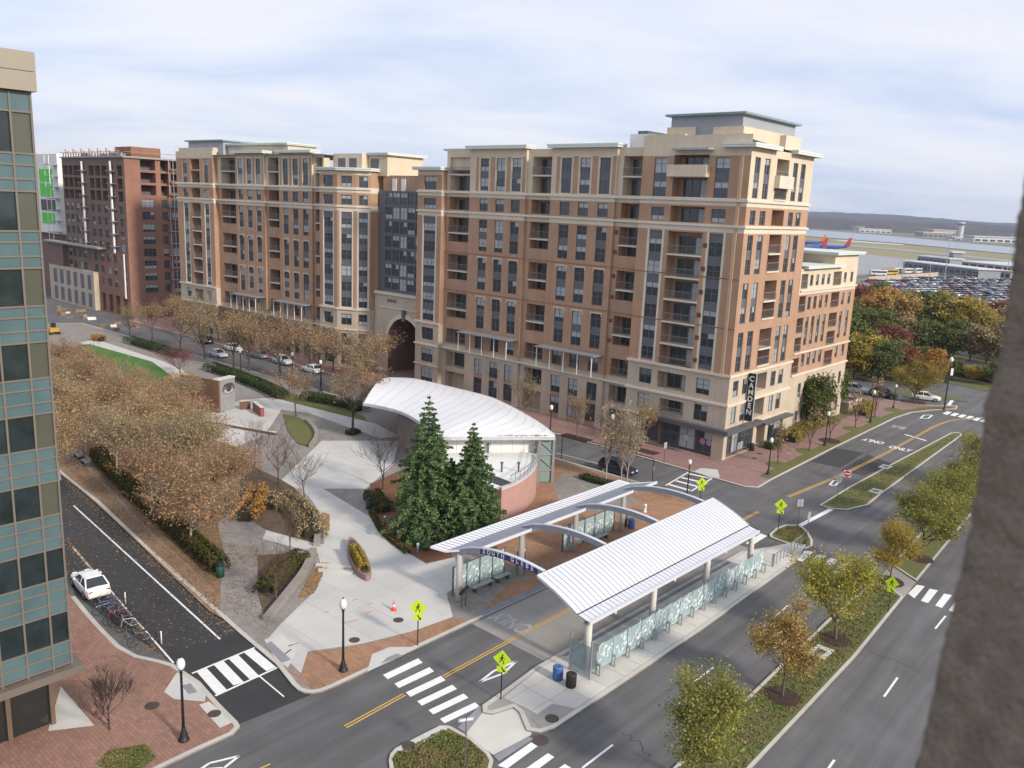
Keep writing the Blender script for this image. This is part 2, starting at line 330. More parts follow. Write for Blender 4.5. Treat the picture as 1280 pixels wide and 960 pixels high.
sheet('concrete_path', [(100, 428), (120, 424), (205, 452), (260, 478), (240, 486), (180, 455), (110, 434)], CONC)
# pale crossing ramps
sheet('kerb_ramp', [(459, 840), (465, 818), (487, 809), (524, 809)], CONC_W, .018)
sheet('ramp_tactile', [(476, 830), (484, 822), (497, 817), (503, 820)], mat('tactile_grey', (.26, .26, .28), .8), .023)
sheet('kerb_ramp', [(330, 800), (352, 793), (372, 812), (360, 835), (345, 826)], CONC, .026)
sheet('ramp_tactile', [(330, 806), (339, 802), (364, 825), (352, 829)], MATS['tactile_grey'], .030)
# leafy walk beside the west street, mulch and planting beds
sheet('leafy_path', [(276, 772), (276, 742), (232, 706), (182, 662), (125, 603), (95, 570), (80, 560), (70, 582), (110, 620), (158, 664), (222, 726), (262, 764)], PATH_LEAF)
bed_pts = [(275, 742), (232, 703), (182, 657), (130, 602), (90, 560), (55, 520), (50, 440), (90, 433), (180, 458), (250, 490), (265, 545), (330, 590), (300, 625), (272, 655), (280, 690)]
sheet('tree_bed', bed_pts, mat('leaf_bed', (.2, .125, .065), .97, .3, 1.5, .2, .3, bump=.6, bscale=20), .008)
sheet('lawn', [(96, 432), (112, 430), (190, 452), (215, 470), (175, 480), (120, 470)], GRASS_GREEN, .012)
sheet('planting_bed', [(330, 661), (400, 684), (402, 652), (388, 627), (360, 603), (320, 585), (300, 600), (300, 640)], BEDSOIL, .010)
sheet('planting_bed', [(322, 694), (390, 690), (372, 730), (332, 776), (322, 742)], BEDSOIL, .010)
sheet('pine_needle_bed', [(462, 605), (470, 650), (480, 667), (512, 691), (533, 704), (566, 697), (605, 672), (640, 640), (600, 600), (520, 580)], LITTER, .030)
sheet('lawn', [(354, 518), (372, 522), (388, 530), (396, 545), (388, 559), (372, 555), (360, 540)], GRASS, .10)
sheet('lawn', [(280, 548), (318, 570), (316, 579), (278, 572)], GRASS, .010)
sheet('lawn', [(338, 500), (360, 490), (455, 520), (462, 530), (440, 528), (380, 513)], GRASS, .010)
# --- left corner pavement beside the office tower
lk = [(94, 745), (112, 767), (130, 787), (150, 807), (172, 819), (200, 825), (217, 830), (250, 852), (275, 880), (297, 902), (300, 908), (292, 917), (250, 936), (200, 960), (120, 1000)]
LP = [tuple(p[:2]) for p in PX(lk, ZS)]
leftpave = LP+[(-30, 25), (-75, 30), (-75, 75)]
struct('corner_pavement', MB().prism(leftpave, -.05, ZS), BRICK_PAVE)
kb = MB(); ribbon(kb, LP, .3, -.04, ZS+.012, 0, -1); struct('corner_kerb', kb, KERB)
sheet('kerb_ramp', [(205, 865), (220, 842), (228, 838), (258, 866), (256, 877), (218, 874)], CONC_W, .006)
sheet('ramp_tactile', [(227, 857), (238, 854), (247, 865), (236, 868)], MATS['tactile_grey'], .010)
sheet('utility_slab', [(249, 881), (261, 877), (293, 902), (275, 910)], CONC, .006)
sheet('concrete_apron', [(76, 858), (118, 907), (60, 914)], CONC, .006)
sheet('lawn', [(120, 955), (135, 938), (182, 930), (195, 947), (160, 975)], GRASS_GREEN, .012)
# --- pavement in front of the apartment blocks
rp = [(895, 598), (930, 608), (948, 609.5), (965, 599.5), (1042, 560), (1120, 522), (1140, 515.5), (1165, 512.5), (1196, 511), (1197, 507), (1150, 506), (1110, 500), (1062, 490)]
RP = [tuple(p[:2]) for p in PX(rp, ZS)]
rpoly = [tuple(B(150, -7)[:2]), tuple(B(60, -6.6)[:2]), tuple(B(8, -6.4)[:2])]+RP+[tuple(B(2, 44)[:2]), tuple(B(20, 44)[:2]), tuple(B(60, 20)[:2]), tuple(B(150, 10)[:2])]
struct('street_pavement', MB().prism(rpoly, -.05, ZS), BRICK_PINK)
kb = MB(); ribbon(kb, rpoly[:3]+RP, .22, -.04, ZS+.012, 0, 1); struct('street_kerb', kb, CONC)
sheet('kerb_ramp', [(868, 589), (876, 585), (897, 587), (900, 597), (888, 597)], CONC_W, .008)
vg = MB(); 
def offs(pts, d):
    P = [np.array(p[:2]) for p in pts]; o = []
    for i in range(len(P)):
        a = P[max(i-1, 0)]; b = P[min(i+1, len(P)-1)]; t = (b-a)/np.linalg.norm(b-a); o.append(P[i]+np.array((-t[1], t[0]))*d)
    return o
seg = RP[3:9]; A_, B_ = offs(seg, .3), offs(seg, 1.7)
for i in range(len(seg)-1): vg.add([(*A_[i], ZS+.01), (*A_[i+1], ZS+.01), (*B_[i+1], ZS+.01), (*B_[i], ZS+.01)], [(0, 1, 2, 3)])
struct('grass_verge', vg, GRASS)
sheet('lawn', [(985, 550), (1035, 532.5), (1067, 517.5), (1098, 507.5), (1085, 503), (1060, 508), (1030, 522), (1000, 538), (984, 545)], GRASS, .012)
# --- far ground to the right: woods, railway cutting and verges
def far_sheet(name, pts, m, z): return MB().poly([(*p[:2], z) for p in PX(pts, 0)]).obj(name, m, None, kind='structure')
WOODG = mat('woodland_floor', (.13, .1, .05), .97, .3, .15, col2=(.075, .085, .03))
far_sheet('woodland_floor', [(1040, 482), (1062, 474), (1130, 481), (1175, 479), (1215, 470), (1300, 486), (1420, 470), (1300, 395), (1180, 372), (1050, 352), (1000, 400)], WOODG, .03)
far_sheet('grass_verge', [(1110, 487), (1160, 489), (1205, 499), (1212, 503), (1160, 497), (1115, 492)], GRASS, .05)
far_sheet('grass_verge', [(1160, 474), (1200, 473), (1300, 492), (1300, 500), (1230, 488)], GRASS, .05)
# --- long grass median, end islands, tree median
def island(name, pts, kw=.22, top=GRASS, r=0, side=None):
    P = [tuple(p[:2]) for p in (PX(pts, ZS) if not isinstance(pts[0], np.ndarray) else pts)]
    if r: P = [tuple(q) for q in fillet(P, r)]
    o = struct(name, MB().prism(P, -.05, ZS-.015), top)
    kb = MB(); ribbon(kb, P, kw, -.04, ZS, 0, 1 if area(P) > 0 else -1, True); kb.obj('kerb', KERB, o); return o
island('grass_median', [(1024, 631), (1060, 609), (1110, 582), (1167, 552), (1188, 541), (1198, 540), (1203, 543), (1197, 548), (1135, 593), (1101, 618), (1085, 631), (1060, 637), (1042, 636)])
island('grass_island', [(962, 667), (970, 660), (982, 655.5), (1000, 656), (1010, 664), (1016, 675), (1016, 682), (1007, 686), (975, 676), (963, 671)])
island('grass_island', [(486, 950), (488, 942), (494, 935), (550, 906.5), (562, 907), (590, 922), (612, 941), (617, 950), (614, 962), (560, 995), (490, 985)])
tm_l = [(842, 959), (935, 870), (1042, 767), (1100, 722)]
mid = []
ML = [T(t, -10.5+.02*t, 0)+0 for t in (0,)]
def medline(px): return [G(x, y, ZS) for x, y in px]
mr_near = medline([(905, 1000), (940, 959), (1000, 895), (1070, 820), (1130, 746)]); ml_near = medline([(800, 1000), (842, 959), (935, 870), (1042, 767), (1098, 722)])
island('tree_median', [np.array(p) for p in mr_near+ml_near[::-1]])
mdir = mr_near[-1]-mr_near[1]; mdir /= np.linalg.norm(mdir); e_r = G(1146, 726, ZS); e_l = ml_near[-1]+(e_r-mr_near[-1])*.95
island('tree_median', [e_r, e_r+mdir*70+np.array((0, 2, 0)), e_l+mdir*70+np.array((0, 2, 0)), e_l])
sheet('median_crossing', [mr_near[-1]+mdir*.1, e_r-mdir*.1, e_l-mdir*.1, ml_near[-1]+mdir*.1], CONC_PAD, -.09)
# --- bus island with its concrete slabs and kerb
isl = [T(-7.1, 2.65), T(-5.4, 2.8), T(-1.4, 3.3), T(6, 3.35), T(27, 3.35), T(29.5, 2.2), T(33, .9), T(33.1, -.1), T(28.6, -1.1), T(11, -1.75), T(-2.8, -1.9), T(-5.6, -1.9), T(-6.6, -1.6), T(-7.0, -.9), T(-6.0, .6), T(-5.9, 1.2), T(-7.3, 1.6), T(-7.6, 2.1)]
ISL = struct('bus_island', MB().prism(isl, -.05, ZS-.01), CONC_PAD)
kb = MB(); ribbon(kb, isl, .3, -.04, ZS+.015, 0, 1 if area(isl) > 0 else -1, True); kb.obj('kerb', KERB, ISL)
inner = [p[:2] for p in isl]; cen = np.mean(inner, 0)
paving(ISL, 'paving_slab', [tuple(p[:2]) for p in (T(-5.6, 2.3), T(-1.4, 2.95), T(27, 3.0), T(29.3, 1.9), T(32.6, .7), T(32.6, 0), T(28.6, -.75), T(11, -1.4), T(-2.8, -1.55), T(-5.4, -1.5), T(-5.4, .6))], AZ, 1.9, 1.72, ZS-.008, ZS+.008, [CONC, CONC, CONC_B], .03, 5)
sheet('kerb_ramp', [(603, 882), (583, 915), (590, 923), (617, 942), (664, 917), (668, 895), (650, 875), (625, 872)], CONC, -.085)
sheet('ramp_tactile', [(617, 943), (660, 919), (667, 922), (624, 950)], MATS['tactile_grey'], -.08)
sheet('ramp_tactile', [(583, 915), (607, 884), (600, 880), (572, 908)], MATS['tactile_grey'], -.08)
sheet('drain_cover', [(664, 898), (690, 880), (722, 886), (693, 911), (680, 914)], CONC_PAD, .014)
# --- bus lane pad
LN = MB().poly([(*T(t, w)[:2], .004) for t, w in ((-.3, 3.3), (28.5, 3.3), (28.5, 10.5), (-.3, 10.5))]).obj('bus_lane', CONC_PAD, None, kind='structure')
paving(LN, 'paving_slab', [tuple(T(t, w)[:2]) for t, w in ((-.2, 3.4), (28.4, 3.4), (28.4, 10.42), (-.2, 10.42))], AZ, 4.8, 3.51, .003, .012, [CONC_PAD, CONC_PAD2], .04, 8)
MB().poly([(*T(t, w)[:2], ZS+.014) for t, w in ((1, 10.55), (24, 10.55), (24, 11.15), (1, 11.15))]).obj('platform_edge', mat('blue_grey_strip', (.2, .22, .27), .7), None, kind='structure')
MB().poly([(*T(t, w)[:2], ZS+.014) for t, w in ((1, 2.7), (24, 2.7), (24, 3.25), (1, 3.25))]).obj('platform_edge', MATS['blue_grey_strip'], None, kind='structure')
# --- painted markings
for k in range(6): mark(PX([(478.7+14.25*k, 843.7+11*k), (484.5+14.25*k, 849.2+11*k), (528.5+14.25*k, 828.3+11*k), (522.5+14.25*k, 823+11*k)]), name='crosswalk_bar')
for qd in ([(246, 840), (258, 835), (285, 864), (271, 869)], [(266, 830), (279, 826), (305, 853), (292, 857)], [(285, 823), (297, 818), (325, 846), (313, 850)], [(304, 815), (316, 810), (345, 834), (333, 839)]): mark(PX(qd), z=.012, name='crosswalk_bar')
for a, b in (((240, 842), (320, 809)), ((269, 870), (348, 834))):
    q1, q2 = PX([a, b]); line(q1, q2, .16, z=.013)
for k in range(4): mark(PX([(622+21*k, 957+13.5*k), (634+21*k, 961+13.5*k), (672+21*k, 933+13.5*k), (664+21*k, 928+13.5*k)]), name='crosswalk_bar')
for a, b in (((860, 592), (889, 598)), ((852, 597), (884, 604.5)), ((845, 601), (873, 608.5)), ((836, 605.5), (862, 613))):
    q1, q2 = PX([a, b]); line(q1, q2, .45)
for a, b in (((832, 607), (861, 590)), ((864, 614), (890, 598))):
    q1, q2 = PX([a, b]); line(q1, q2, .2)
for qd in ([(995, 700), (1006, 688), (1017, 690), (1003, 702)], [(1010, 705), (1022, 693), (1032, 695), (1018, 707)], [(1026, 710), (1038, 697.5), (1048, 700), (1034, 712)], [(1042, 715), (1054, 702), (1064, 705), (1050, 717)], [(932, 679), (951, 667), (959, 670), (940, 682)],
           [(1135, 742), (1146, 731), (1156, 733), (1143, 748)], [(1151, 751), (1162, 736), (1172.5, 738), (1160, 754)], [(1169, 757), (1180, 742), (1190, 744), (1177.5, 760)], [(1186, 763), (1197, 748), (1207, 750), (1195, 767)]): mark(PX(qd), name='crosswalk_bar')
for k in range(7): mark(PX([(1178+9.3*k, 517+1.9*k), (1184+9.3*k, 514+1.9*k), (1190+9.3*k, 515.3+1.9*k), (1184+9.3*k, 518.6+1.9*k)]), name='crosswalk_bar')
mark(PX([(1181, 510), (1189, 499), (1193, 500), (1186, 510)]))
pline([(1131, 543), (1158, 551)], .4)
pline([(1000, 657), (1040, 636)], .5)
for a, b in (((728, 960), (766, 931)), ((862, 857), (892, 834)), ((964, 775), (985, 757)), ((1105, 871), (1122, 847)), ((1034, 963), (1043, 950)), ((1169, 786), (1182, 770)), ((865, 935), (882, 921))): pline([a, b], .14)
pline([(92, 632), (275, 799)], .14); pline([(91, 684), (217, 829)], .12); pline([(120, 759), (150, 749)], .12); pline([(324, 845), (355, 871)], .1); pline([(695, 566), (765, 584)], .1)
for d in (-.11, .11):
    for t0, t1 in ((-14.3, -9.7), (-6.6, -.2)): line(T(t0, 6.7+d), T(t1, 6.9+d), .1, YELLOW_PAINT)
    line(T(-.2, 6.95+d), T(28.4, 7.2+d), .1, YELLOW_PAINT, .017)
    line(T(28.6, 7.2+d), T(38.3, 7.3+d), .1, YELLOW_PAINT)
yl = spline(PX([(985, 621), (1055, 592), (1110, 565), (1150, 543), (1175, 530), (1200, 524), (1240, 522)]), 5)
for d in (-.14, .14):
    o = offs(yl, d)
    for a, b in zip(o, o[1:]): line(a, b, .13, YELLOW_PAINT)
pline([(322, 962), (338, 955)], .12, YELLOW_PAINT)
def outline(px, w=.18):
    q = PX(px)
    for i in range(len(q)): line(q[i-1], q[i], w)
outline([(599, 853), (617, 839), (646, 826), (629, 842)]); outline([(1037, 606.5), (1042, 600.5), (1050, 601.5), (1044, 606.8)], .25); outline([(1150, 523), (1155, 519), (1166, 518.8), (1160, 523)], .25); outline([(250, 962), (262, 954), (299, 945), (280, 960)], .16)
def road_text(body, px, size, flip, sx=1.6, m=None, z=.011):
    me = text_mesh(body, size, m or WHITE_PAINT, .001, .03); p = G(*px); o = link('road_lettering', me, road, (p[0], p[1], z), AZ-math.pi/2+(math.pi if flip else 0)); o.scale = (1, sx, 1)
road_text('ONLY', (640, 778), 1.25, True, 1.7, WORN_PAINT, .018); road_text('ONLY', (1125, 561), 1.05, False, 2.0); road_text('ONLY', (1092, 551.5), 1.05, True, 2.0); road_text('BUS', (1123.5, 534), 1.1, True, 1.9, WORN_PAINT)
# darker repair patches and worn tracks in the asphalt
for px in ([(1014, 577), (1044, 560), (1080, 566), (1050, 585)], [(1050, 588), (1085, 568), (1116, 580), (1080, 595)]): mark(PX(px), ASPHALT_PATCH, .004, 'asphalt_patch')
# crack sealing: dark thin wandering seams
rng = random.Random(11)
SEAL = mat('crack_seal', (.05, .049, .05), .8, .1)
for a, b in (((1040, 660), (1160, 590)), ((780, 915), (815, 945)), ((1085, 812), (1150, 840))):
    P0, P1 = G(*a), G(*b); d = P1-P0; n = np.array((-d[1], d[0], 0))/np.linalg.norm(d); prev = P0
    for i in range(1, 13):
        p = P0+d*i/12+n*rng.uniform(-.25, .25); line(prev, p, .05, SEAL, .006).name = 'crack_seal'; prev = p
# red survey marks on the plaza
REDP = mat('red_marking_paint', (.6, .12, .1), .8)
for a, b in (((430, 779), (448, 775)), ((405, 766), (411, 764)), ((440, 751), (446, 749)), ((457, 767), (466, 764)), ((460, 756), (466, 754)), ((360, 808), (374, 804)), ((356, 818), (364, 812))):
    q1, q2 = PX([a, b], ZS); m_ = line(q1, q2, .09, REDP, ZS+.026); m_.name = 'survey_mark'; m_.parent = PLZ
# iron covers
IRON = mat('cast_iron', (.075, .055, .045), .7, .2, 4)
def cover(px, r, z, label):
    p = G(*px, z); mb = MB(); mb.lathe([(r, 0), (r, .012), (r*.86, .012), (r*.85, .006), (r*.75, .008), (.05, .009)], 20); o = mb.obj('manhole_cover', IRON, None); o.location = (p[0], p[1], z); tag(o, label, 'manhole cover')
for px, r, z, l in (((443, 800), .38, ZS+.024, 'round iron cover on the pale plaza beside the lamp post'), ((498, 775), .38, ZS+.024, 'round iron cover on the plaza beside the traffic cone'), ((190, 882), .42, ZS+.002, 'round iron cover in the red brick corner pavement'), ((268, 892), .38, ZS+.008, 'round iron cover in the small pale slab at the corner kerb'),
                    ((511, 932), .4, ZS+.002, 'round iron cover in the strip of the grassy corner island'), ((690, 898), .42, ZS+.03, 'rusty round iron cover in the drain slab of the bus island'), ((943, 573), .35, ZS+.004, 'round iron cover in the pink pavement outside the shopfront'), ((949, 567), .35, ZS+.004, 'round iron cover in the pink pavement beside the black litter bin'), ((675, 925), .5, .006, 'round iron cover in the asphalt at the crossing bars')): cover(px, r, z, l)
sheet('island_strip', [(494, 938), (550, 908), (560, 911), (508, 940)], CONC, .004)
# ================================================================== BUILDINGS
BRICK = mat('buff_brick', (.395, .246, .162), .9, .10, .5, .10, .12, bump=.25, bscale=9, rain=.13)
BRICK_R = mat('red_brick', (.26, .135, .095), .9, .12, .6, .12, .15)
BRICK_D = mat('dark_shaded_brick', (.19, .125, .105), .9, .12, .6, .12, .15)  # shade on the unfinished block's street front is put into this darker colour
STONE = mat('cast_stone', (.48, .40, .31), .9, .09, .6, .10, .2, bump=.2, bscale=6, rain=.13)
CREAM = mat('cream_render', (.60, .51, .385), .9, .05, .4, .07, .1, rain=.09)
BAND = mat('band_stone', (.62, .56, .46), .88, .06, .5, .08, .2)
COPING = mat('cornice_metal', (.62, .66, .62), .55, .05, .5)
ROOF = mat('flat_roof', (.42, .42, .42), .9, .1, .3)
FRAME = mat('window_frame', (.13, .135, .15), .6, .05)
SPANDREL = mat('spandrel_panel', (.115, .12, .138), .55, .08, 1)
PANE = mat('window_glass', (.035, .045, .055), .06, .4, .35, spec=.7)
BLIND = mat('window_blind', (.36, .385, .40), .3, .15, .7, spec=.7)
DOORG = mat('door_glass', (.035, .045, .05), .1, .4, .5, spec=.7)
GREYM = mat('grey_metal', (.22, .235, .25), .5, .08, .4)
GREYP = mat('penthouse_grey', (.33, .35, .38), .6, .05, .4)
WHITEP = mat('white_paint', (.75, .74, .71), .7, .05)
RAIL = mat('railing_metal', (.2, .205, .21), .5, .05)
BMATS = [BRICK, STONE, CREAM, BAND, BRICK_R, BRICK_D, GREYM, DARKSTEEL, GREYP, WHITEP, SPANDREL]
mBRICK, mSTONE, mCREAM, mBAND, mRED, mDARK, mGREY, mBLACK, mPENT, mWHITE, mSPAN = range(11)
CACHE = {}
def frame_rot(n): return math.atan2(-n[0], n[1])          # local y looks outwards
def facade(mb, o, d, n, L, z0, z1, holes=(), zone=lambda u, z: 0, ub=(), zb=()):
    "a wall with real openings: holes = (u0, u1, z0, z1, depth, back material or None)"
    o, d, n = (np.array(q, float) for q in (o, d, n))
    us = sorted({0, L, *[h[0] for h in holes], *[h[1] for h in holes], *ub}); zs = sorted({z0, z1, *[h[2] for h in holes], *[h[3] for h in holes], *zb})
    us = [q for q in us if 0 <= q <= L]; zs = [q for q in zs if z0 <= q <= z1]
    def pt(u, z, k=0): q = o+d*u-n*k; return (q[0], q[1], z)
    flip = (d[0]*n[1]-d[1]*n[0]) > 0
    def quad(a, b, c, e, m): mb.quad(a, e, c, b, m) if flip else mb.quad(a, b, c, e, m)
    for a, b in zip(us, us[1:]):
        run = None
        for c, e in zip(zs, zs[1:]):
            um, zm = (a+b)/2, (c+e)/2
            h = any(q[0] < um < q[1] and q[2] < zm < q[3] for q in holes)
            m = None if h else zone(um, zm)
            if run and run[0] == m: run[2] = e
            else:
                if run and run[0] is not None: quad(pt(a, run[1]), pt(b, run[1]), pt(b, run[2]), pt(a, run[2]), run[0])
                run = [m, c, e]
        if run and run[0] is not None: quad(pt(a, run[1]), pt(b, run[1]), pt(b, run[2]), pt(a, run[2]), run[0])
    for h in holes:
        a, b, c, e, k = h[:5]; m = zone(a-.05, (c+e)/2); bm = h[5] if len(h) > 5 else None
        quad(pt(a, c), pt(a, e), pt(a, e, k), pt(a, c, k), m); quad(pt(b, e), pt(b, c), pt(b, c, k), pt(b, e, k), m)
        quad(pt(a, e), pt(b, e), pt(b, e, k), pt(a, e, k), m); quad(pt(b, c), pt(a, c), pt(a, c, k), pt(b, c, k), m)
        if bm is not None: quad(pt(a, c, k), pt(b, c, k), pt(b, e, k), pt(a, e, k), bm)
def win_frame(w, segs, mull):
    key = ('w', round(w, 2), tuple((k, round(a, 2), round(b, 2)) for k, a, b in segs), mull)
    if key not in CACHE:
        F = MB(); t = .075; h = max(s[2] for s in segs); z0 = min(s[1] for s in segs)
        F.box(-w/2, -w/2+t, -.05, .05, z0, h).box(w/2-t, w/2, -.05, .05, z0, h)
        for k, a, b in segs:
            F.box(-w/2+t, w/2-t, -.05, .05, a, a+t).box(-w/2+t, w/2-t, -.05, .05, b-t, b)
            for i in range(1, mull):
                x = -w/2+w*i/mull; F.box(x-t/2, x+t/2, -.04, .04, a+t, b-t)
            if k == 's': F.box(-w/2+t, w/2-t, -.035, .035, a+(b-a)*.6, a+(b-a)*.6+.05)
        CACHE[key] = F.mesh('window', FRAME)
    return CACHE[key]
def pane_mesh(w, h, mull, kind):
    "glass of one sash; kind says which part a pale blind fills"
    key = ('pane', round(w, 2), round(h, 2), mull, kind)
    if key not in CACHE:
        P = MB(); zs = (0, h*.35, h*.6, h); P.add([(x, 0, z) for z in zs for x in [-w/2+w*i/mull for i in range(mull+1)]], []); n = mull+1
        for r in range(3):
            for i in range(mull):
                bl = {0: False, 1: r == 2, 2: r >= 1, 3: True, 4: r == 2 and i == 0, 5: r < 1}[kind]; P.f.append((r*n+i, r*n+i+1, (r+1)*n+i+1, (r+1)*n+i)); P.m.append(1 if bl else 0)
        CACHE[key] = P.mesh('pane', [PANE, BLIND])
    return CACHE[key]
def panel_mesh(w, h):
    key = ('panel', round(w, 2), round(h, 2))
    if key not in CACHE: CACHE[key] = MB().box(-w/2+.06, w/2-.06, -.02, .03, .06, h-.06).mesh('spandrel_panel', SPANDREL)
    return CACHE[key]
_wr = random.Random(5)
def window(par, o, d, n, u0, u1, z0, segs, depth=.18, mull=2, name='window'):
    "a framed window set back in its opening; segs = [('s' sash | 'p' panel, from, to)] above z0"
    w_ = u1-u0; c = np.array(o, float)+np.array(d, float)*(u0+u1)/2-np.array(n, float)*depth
    w = link(name, win_frame(w_, segs, mull), par, (c[0], c[1], z0), frame_rot(n))
    for k, a, b in segs:
        if k == 's': link('pane', pane_mesh(w_, b-a, mull, _wr.choice((0, 0, 0, 1, 1, 2, 3, 4, 5))), w, (0, 0, a))
        else: link('spandrel_panel', panel_mesh(w_, b-a), w, (0, 0, a))
    return w
def pair(par, o, d, n, u0, u1, z0, z1, **k):
    h = z1-z0; a = h*.40; window(par, o, d, n, u0, u1, z0, [('s', 0, a), ('p', a, h*.60), ('s', h*.60, h)], **k)
def single(par, o, d, n, u0, u1, z0, z1, **k): window(par, o, d, n, u0, u1, z0, [('s', 0, z1-z0)], **k)
def strip(par, o, d, n, u0, u1, z0, z1, fl, **k):
    m = round((z1-z0)/fl); f = (z1-z0)/m
    for i in range(m): window(par, o, d, n, u0, u1, z0+i*f, [('s', 0, f*.64), ('p', f*.64, f)], **k)
def rail_mesh(w):
    key = ('rail', round(w, 1))
    if key not in CACHE:
        m = MB(); m.box(-w/2, w/2, -.03, .03, 1.0, 1.06).box(-w/2, w/2, -.02, .02, .1, .14)
        k = max(4, int(w/.22))
        for i in range(k+1): x = -w/2+.02+(w-.04)*i/k; m.box(x-.012, x+.012, -.012, .012, .14, 1.0)
        CACHE[key] = m.mesh('railing', RAIL)
    return CACHE[key]
def door_mesh(w, h):
    key = ('door', round(w, 1), round(h, 1))
    if key not in CACHE:
        m = MB(); m.box(-w/2, w/2, .0, .02, 0, h, 0)
        for x in (-w/2, -w/6, w/6, w/2): m.box(x-.05, x+.05, .0, .07, 0, h, 1)
        m.box(-w/2, w/2, .0, .06, h-.08, h, 1); m.box(-w*.48, -w*.2, .021, .03, 0, h*.95, 2); CACHE[key] = m.mesh('balcony_door', [DOORG, FRAME, BLIND])
    return CACHE[key]
def slab_mesh(w, dep):
    key = ('slab', round(w, 1), dep)
    if key not in CACHE: CACHE[key] = MB().box(-w/2, w/2, -dep, .12, -.2, 0).mesh('balcony_slab', BAND)
    return CACHE[key]
def balcony(par, o, d, n, u0, u1, z0, z1, dep=1.5, rail=True, slab=True):
    "what stands in a balcony recess whose floor is z0 and ceiling z1"
    o, d, n = (np.array(q, float) for q in (o, d, n)); c = o+d*(u0+u1)/2; w = u1-u0; r = frame_rot(n)
    p = c-n*(dep-.02); link('balcony_door', door_mesh(w*.72, min(2.2, z1-z0-.15)), par, (p[0], p[1], z0), r)
    if slab: link('balcony_slab', slab_mesh(w, dep-.03), par, (c[0], c[1], z0), r)
    if rail: p = c-n*(-.06); link('railing', rail_mesh(w), par, (p[0], p[1], z0), r)
def roofcap(mb, pts, z, m, over=.0): mb.prism(pts, z-.3, z, m)
def cornice(par, pts, z, h=.35, name='cornice', m=None):
    mb = MB(); mb.prism(pts, z-h*.45, z, 0, 0); k = np.mean(np.array(pts), 0); q = [tuple(k+(np.array(p)-k)*.985) for p in pts]; mb.prism(q, z-h, z-h*.45, 0, 0); return mb.obj(name, m or COPING, par)
def rect(x0, x1, y0, y1): return [(x0, y0), (x1, y0), (x1, y1), (x0, y1)]
D1, NF = (0, 1), (-1, 0)            # street front: runs along y, looks to -x  (local x = away from the street, y = along it)
D2, NS = (1, 0), (0, -1)            # end wall: runs along x, looks to -y
PAIRS = [(32.0, 36.7), (23.0, 27.7), (17.1, 22.0), (11.1, 16.0)]
BALP = [(31.9, 34.4, 36.9), (23.1, 25.5, 27.8), (17.2, 19.6, 22.1), (11.1, 13.5, 16.0)]
def zoneA(u, z):                                      # middle bays
    if z < 7.7: return mSTONE
    if z > 31.9: return mCREAM
    if 27.9 < z < 28.8 or 31.0 < z < 31.9: return mBAND
    return mBRICK
def zoneBay(u, z):                                    # corner bays: stone to the fourth floor
    if z < 10.7: return mSTONE
    if z > 36.8: return mCREAM
    if 27.9 < z < 28.8 or 31.0 < z < 31.9: return mBAND
    return mBRICK
ZB = (3.6, 6.9, 7.7, 10.7, 27.9, 28.8, 31.0, 31.9, 36.8)
def balc_holes(u0, u1, dep, back=mBRICK, top=True):
    h = [(u0, u1, a if i == 0 else a+.95, c, dep, back) for i, (a, b, c) in enumerate(BALP) if top or i]
    return h+[(u0, u1, 29.0, 30.9, dep, back), (u0, u1, 7.9, 10.2, dep, back), (u0, u1, 4.0, 6.5, dep, mSTONE), (u0, u1, .3, 3.2, dep, mSTONE)]
def balc_parts(par, o, u0, u1, dep, d=D1, n=NF, top=True):
    for i, (a, b, c) in enumerate(BALP):
        if not top and i == 0: continue
        balcony(par, o, d, n, u0, u1, b, c, dep); balcony(par, o, d, n, u0, u1, a, b-.2, dep, rail=False, slab=False)
    balcony(par, o, d, n, u0, u1, 28.4, 30.9, dep, rail=False, slab=False); balcony(par, o, d, n, u0, u1, 7.9, 10.2, dep, slab=False); balcony(par, o, d, n, u0, u1, 4.0, 6.5, dep, rail=False, slab=False)
def triple(mb, par, o, cols, L, ztop, strips=True):
    holes = []
    for a, b in cols:
        holes += [(a, b, z0, z1, .2) for z0, z1 in PAIRS]+[(a, b, 29.0, 30.8, .2), (a, b, 7.9, 10.1, .2), (a, b, 3.8, 6.3, .25), (a, b, .7, 3.3, .25)]
    br = sorted({q for a, b in cols for q in (a-.28, a-.9, b+.28, b+.9)})
    def zn(u, z):
        if 31.9 < z < 36.9 and any(a-.85 < u < a-.3 or b+.3 < u < b+.85 for a, b in cols): return mBRICK
        if .3 < z < 6.6 and any(a-.1 < u < b+.1 for a, b in cols): return mBRICK
        return zoneA(u, z)
    facade(mb, o, D1, NF, L, 0, ztop, holes, zn, br, ZB+(36.9,))
    for a, b in cols:
        for z0, z1 in PAIRS: pair(par, o, D1, NF, a, b, z0, z1)
        for z0, z1 in ((29.0, 30.8), (7.9, 10.1), (3.8, 6.3), (.7, 3.3)): single(par, o, D1, NF, a, b, z0, z1)
        for z0, z1 in PAIRS[2:]: lint(par, o, a, b, z1)
def lint(par, o, a, b, z):
    key = ('lint', round(b-a, 1))
    if key not in CACHE: w = b-a; CACHE[key] = MB().box(-w/2-.12, w/2+.12, -.1, .05, 0, .16).box(-w/2-.12, -w/2, -.1, .05, -.35, 0).box(w/2, w/2+.12, -.1, .05, -.35, 0).mesh('window_head', BAND)
    link('window_head', CACHE[key], par, (o[0], o[1]+(a+b)/2, z), frame_rot(NF))
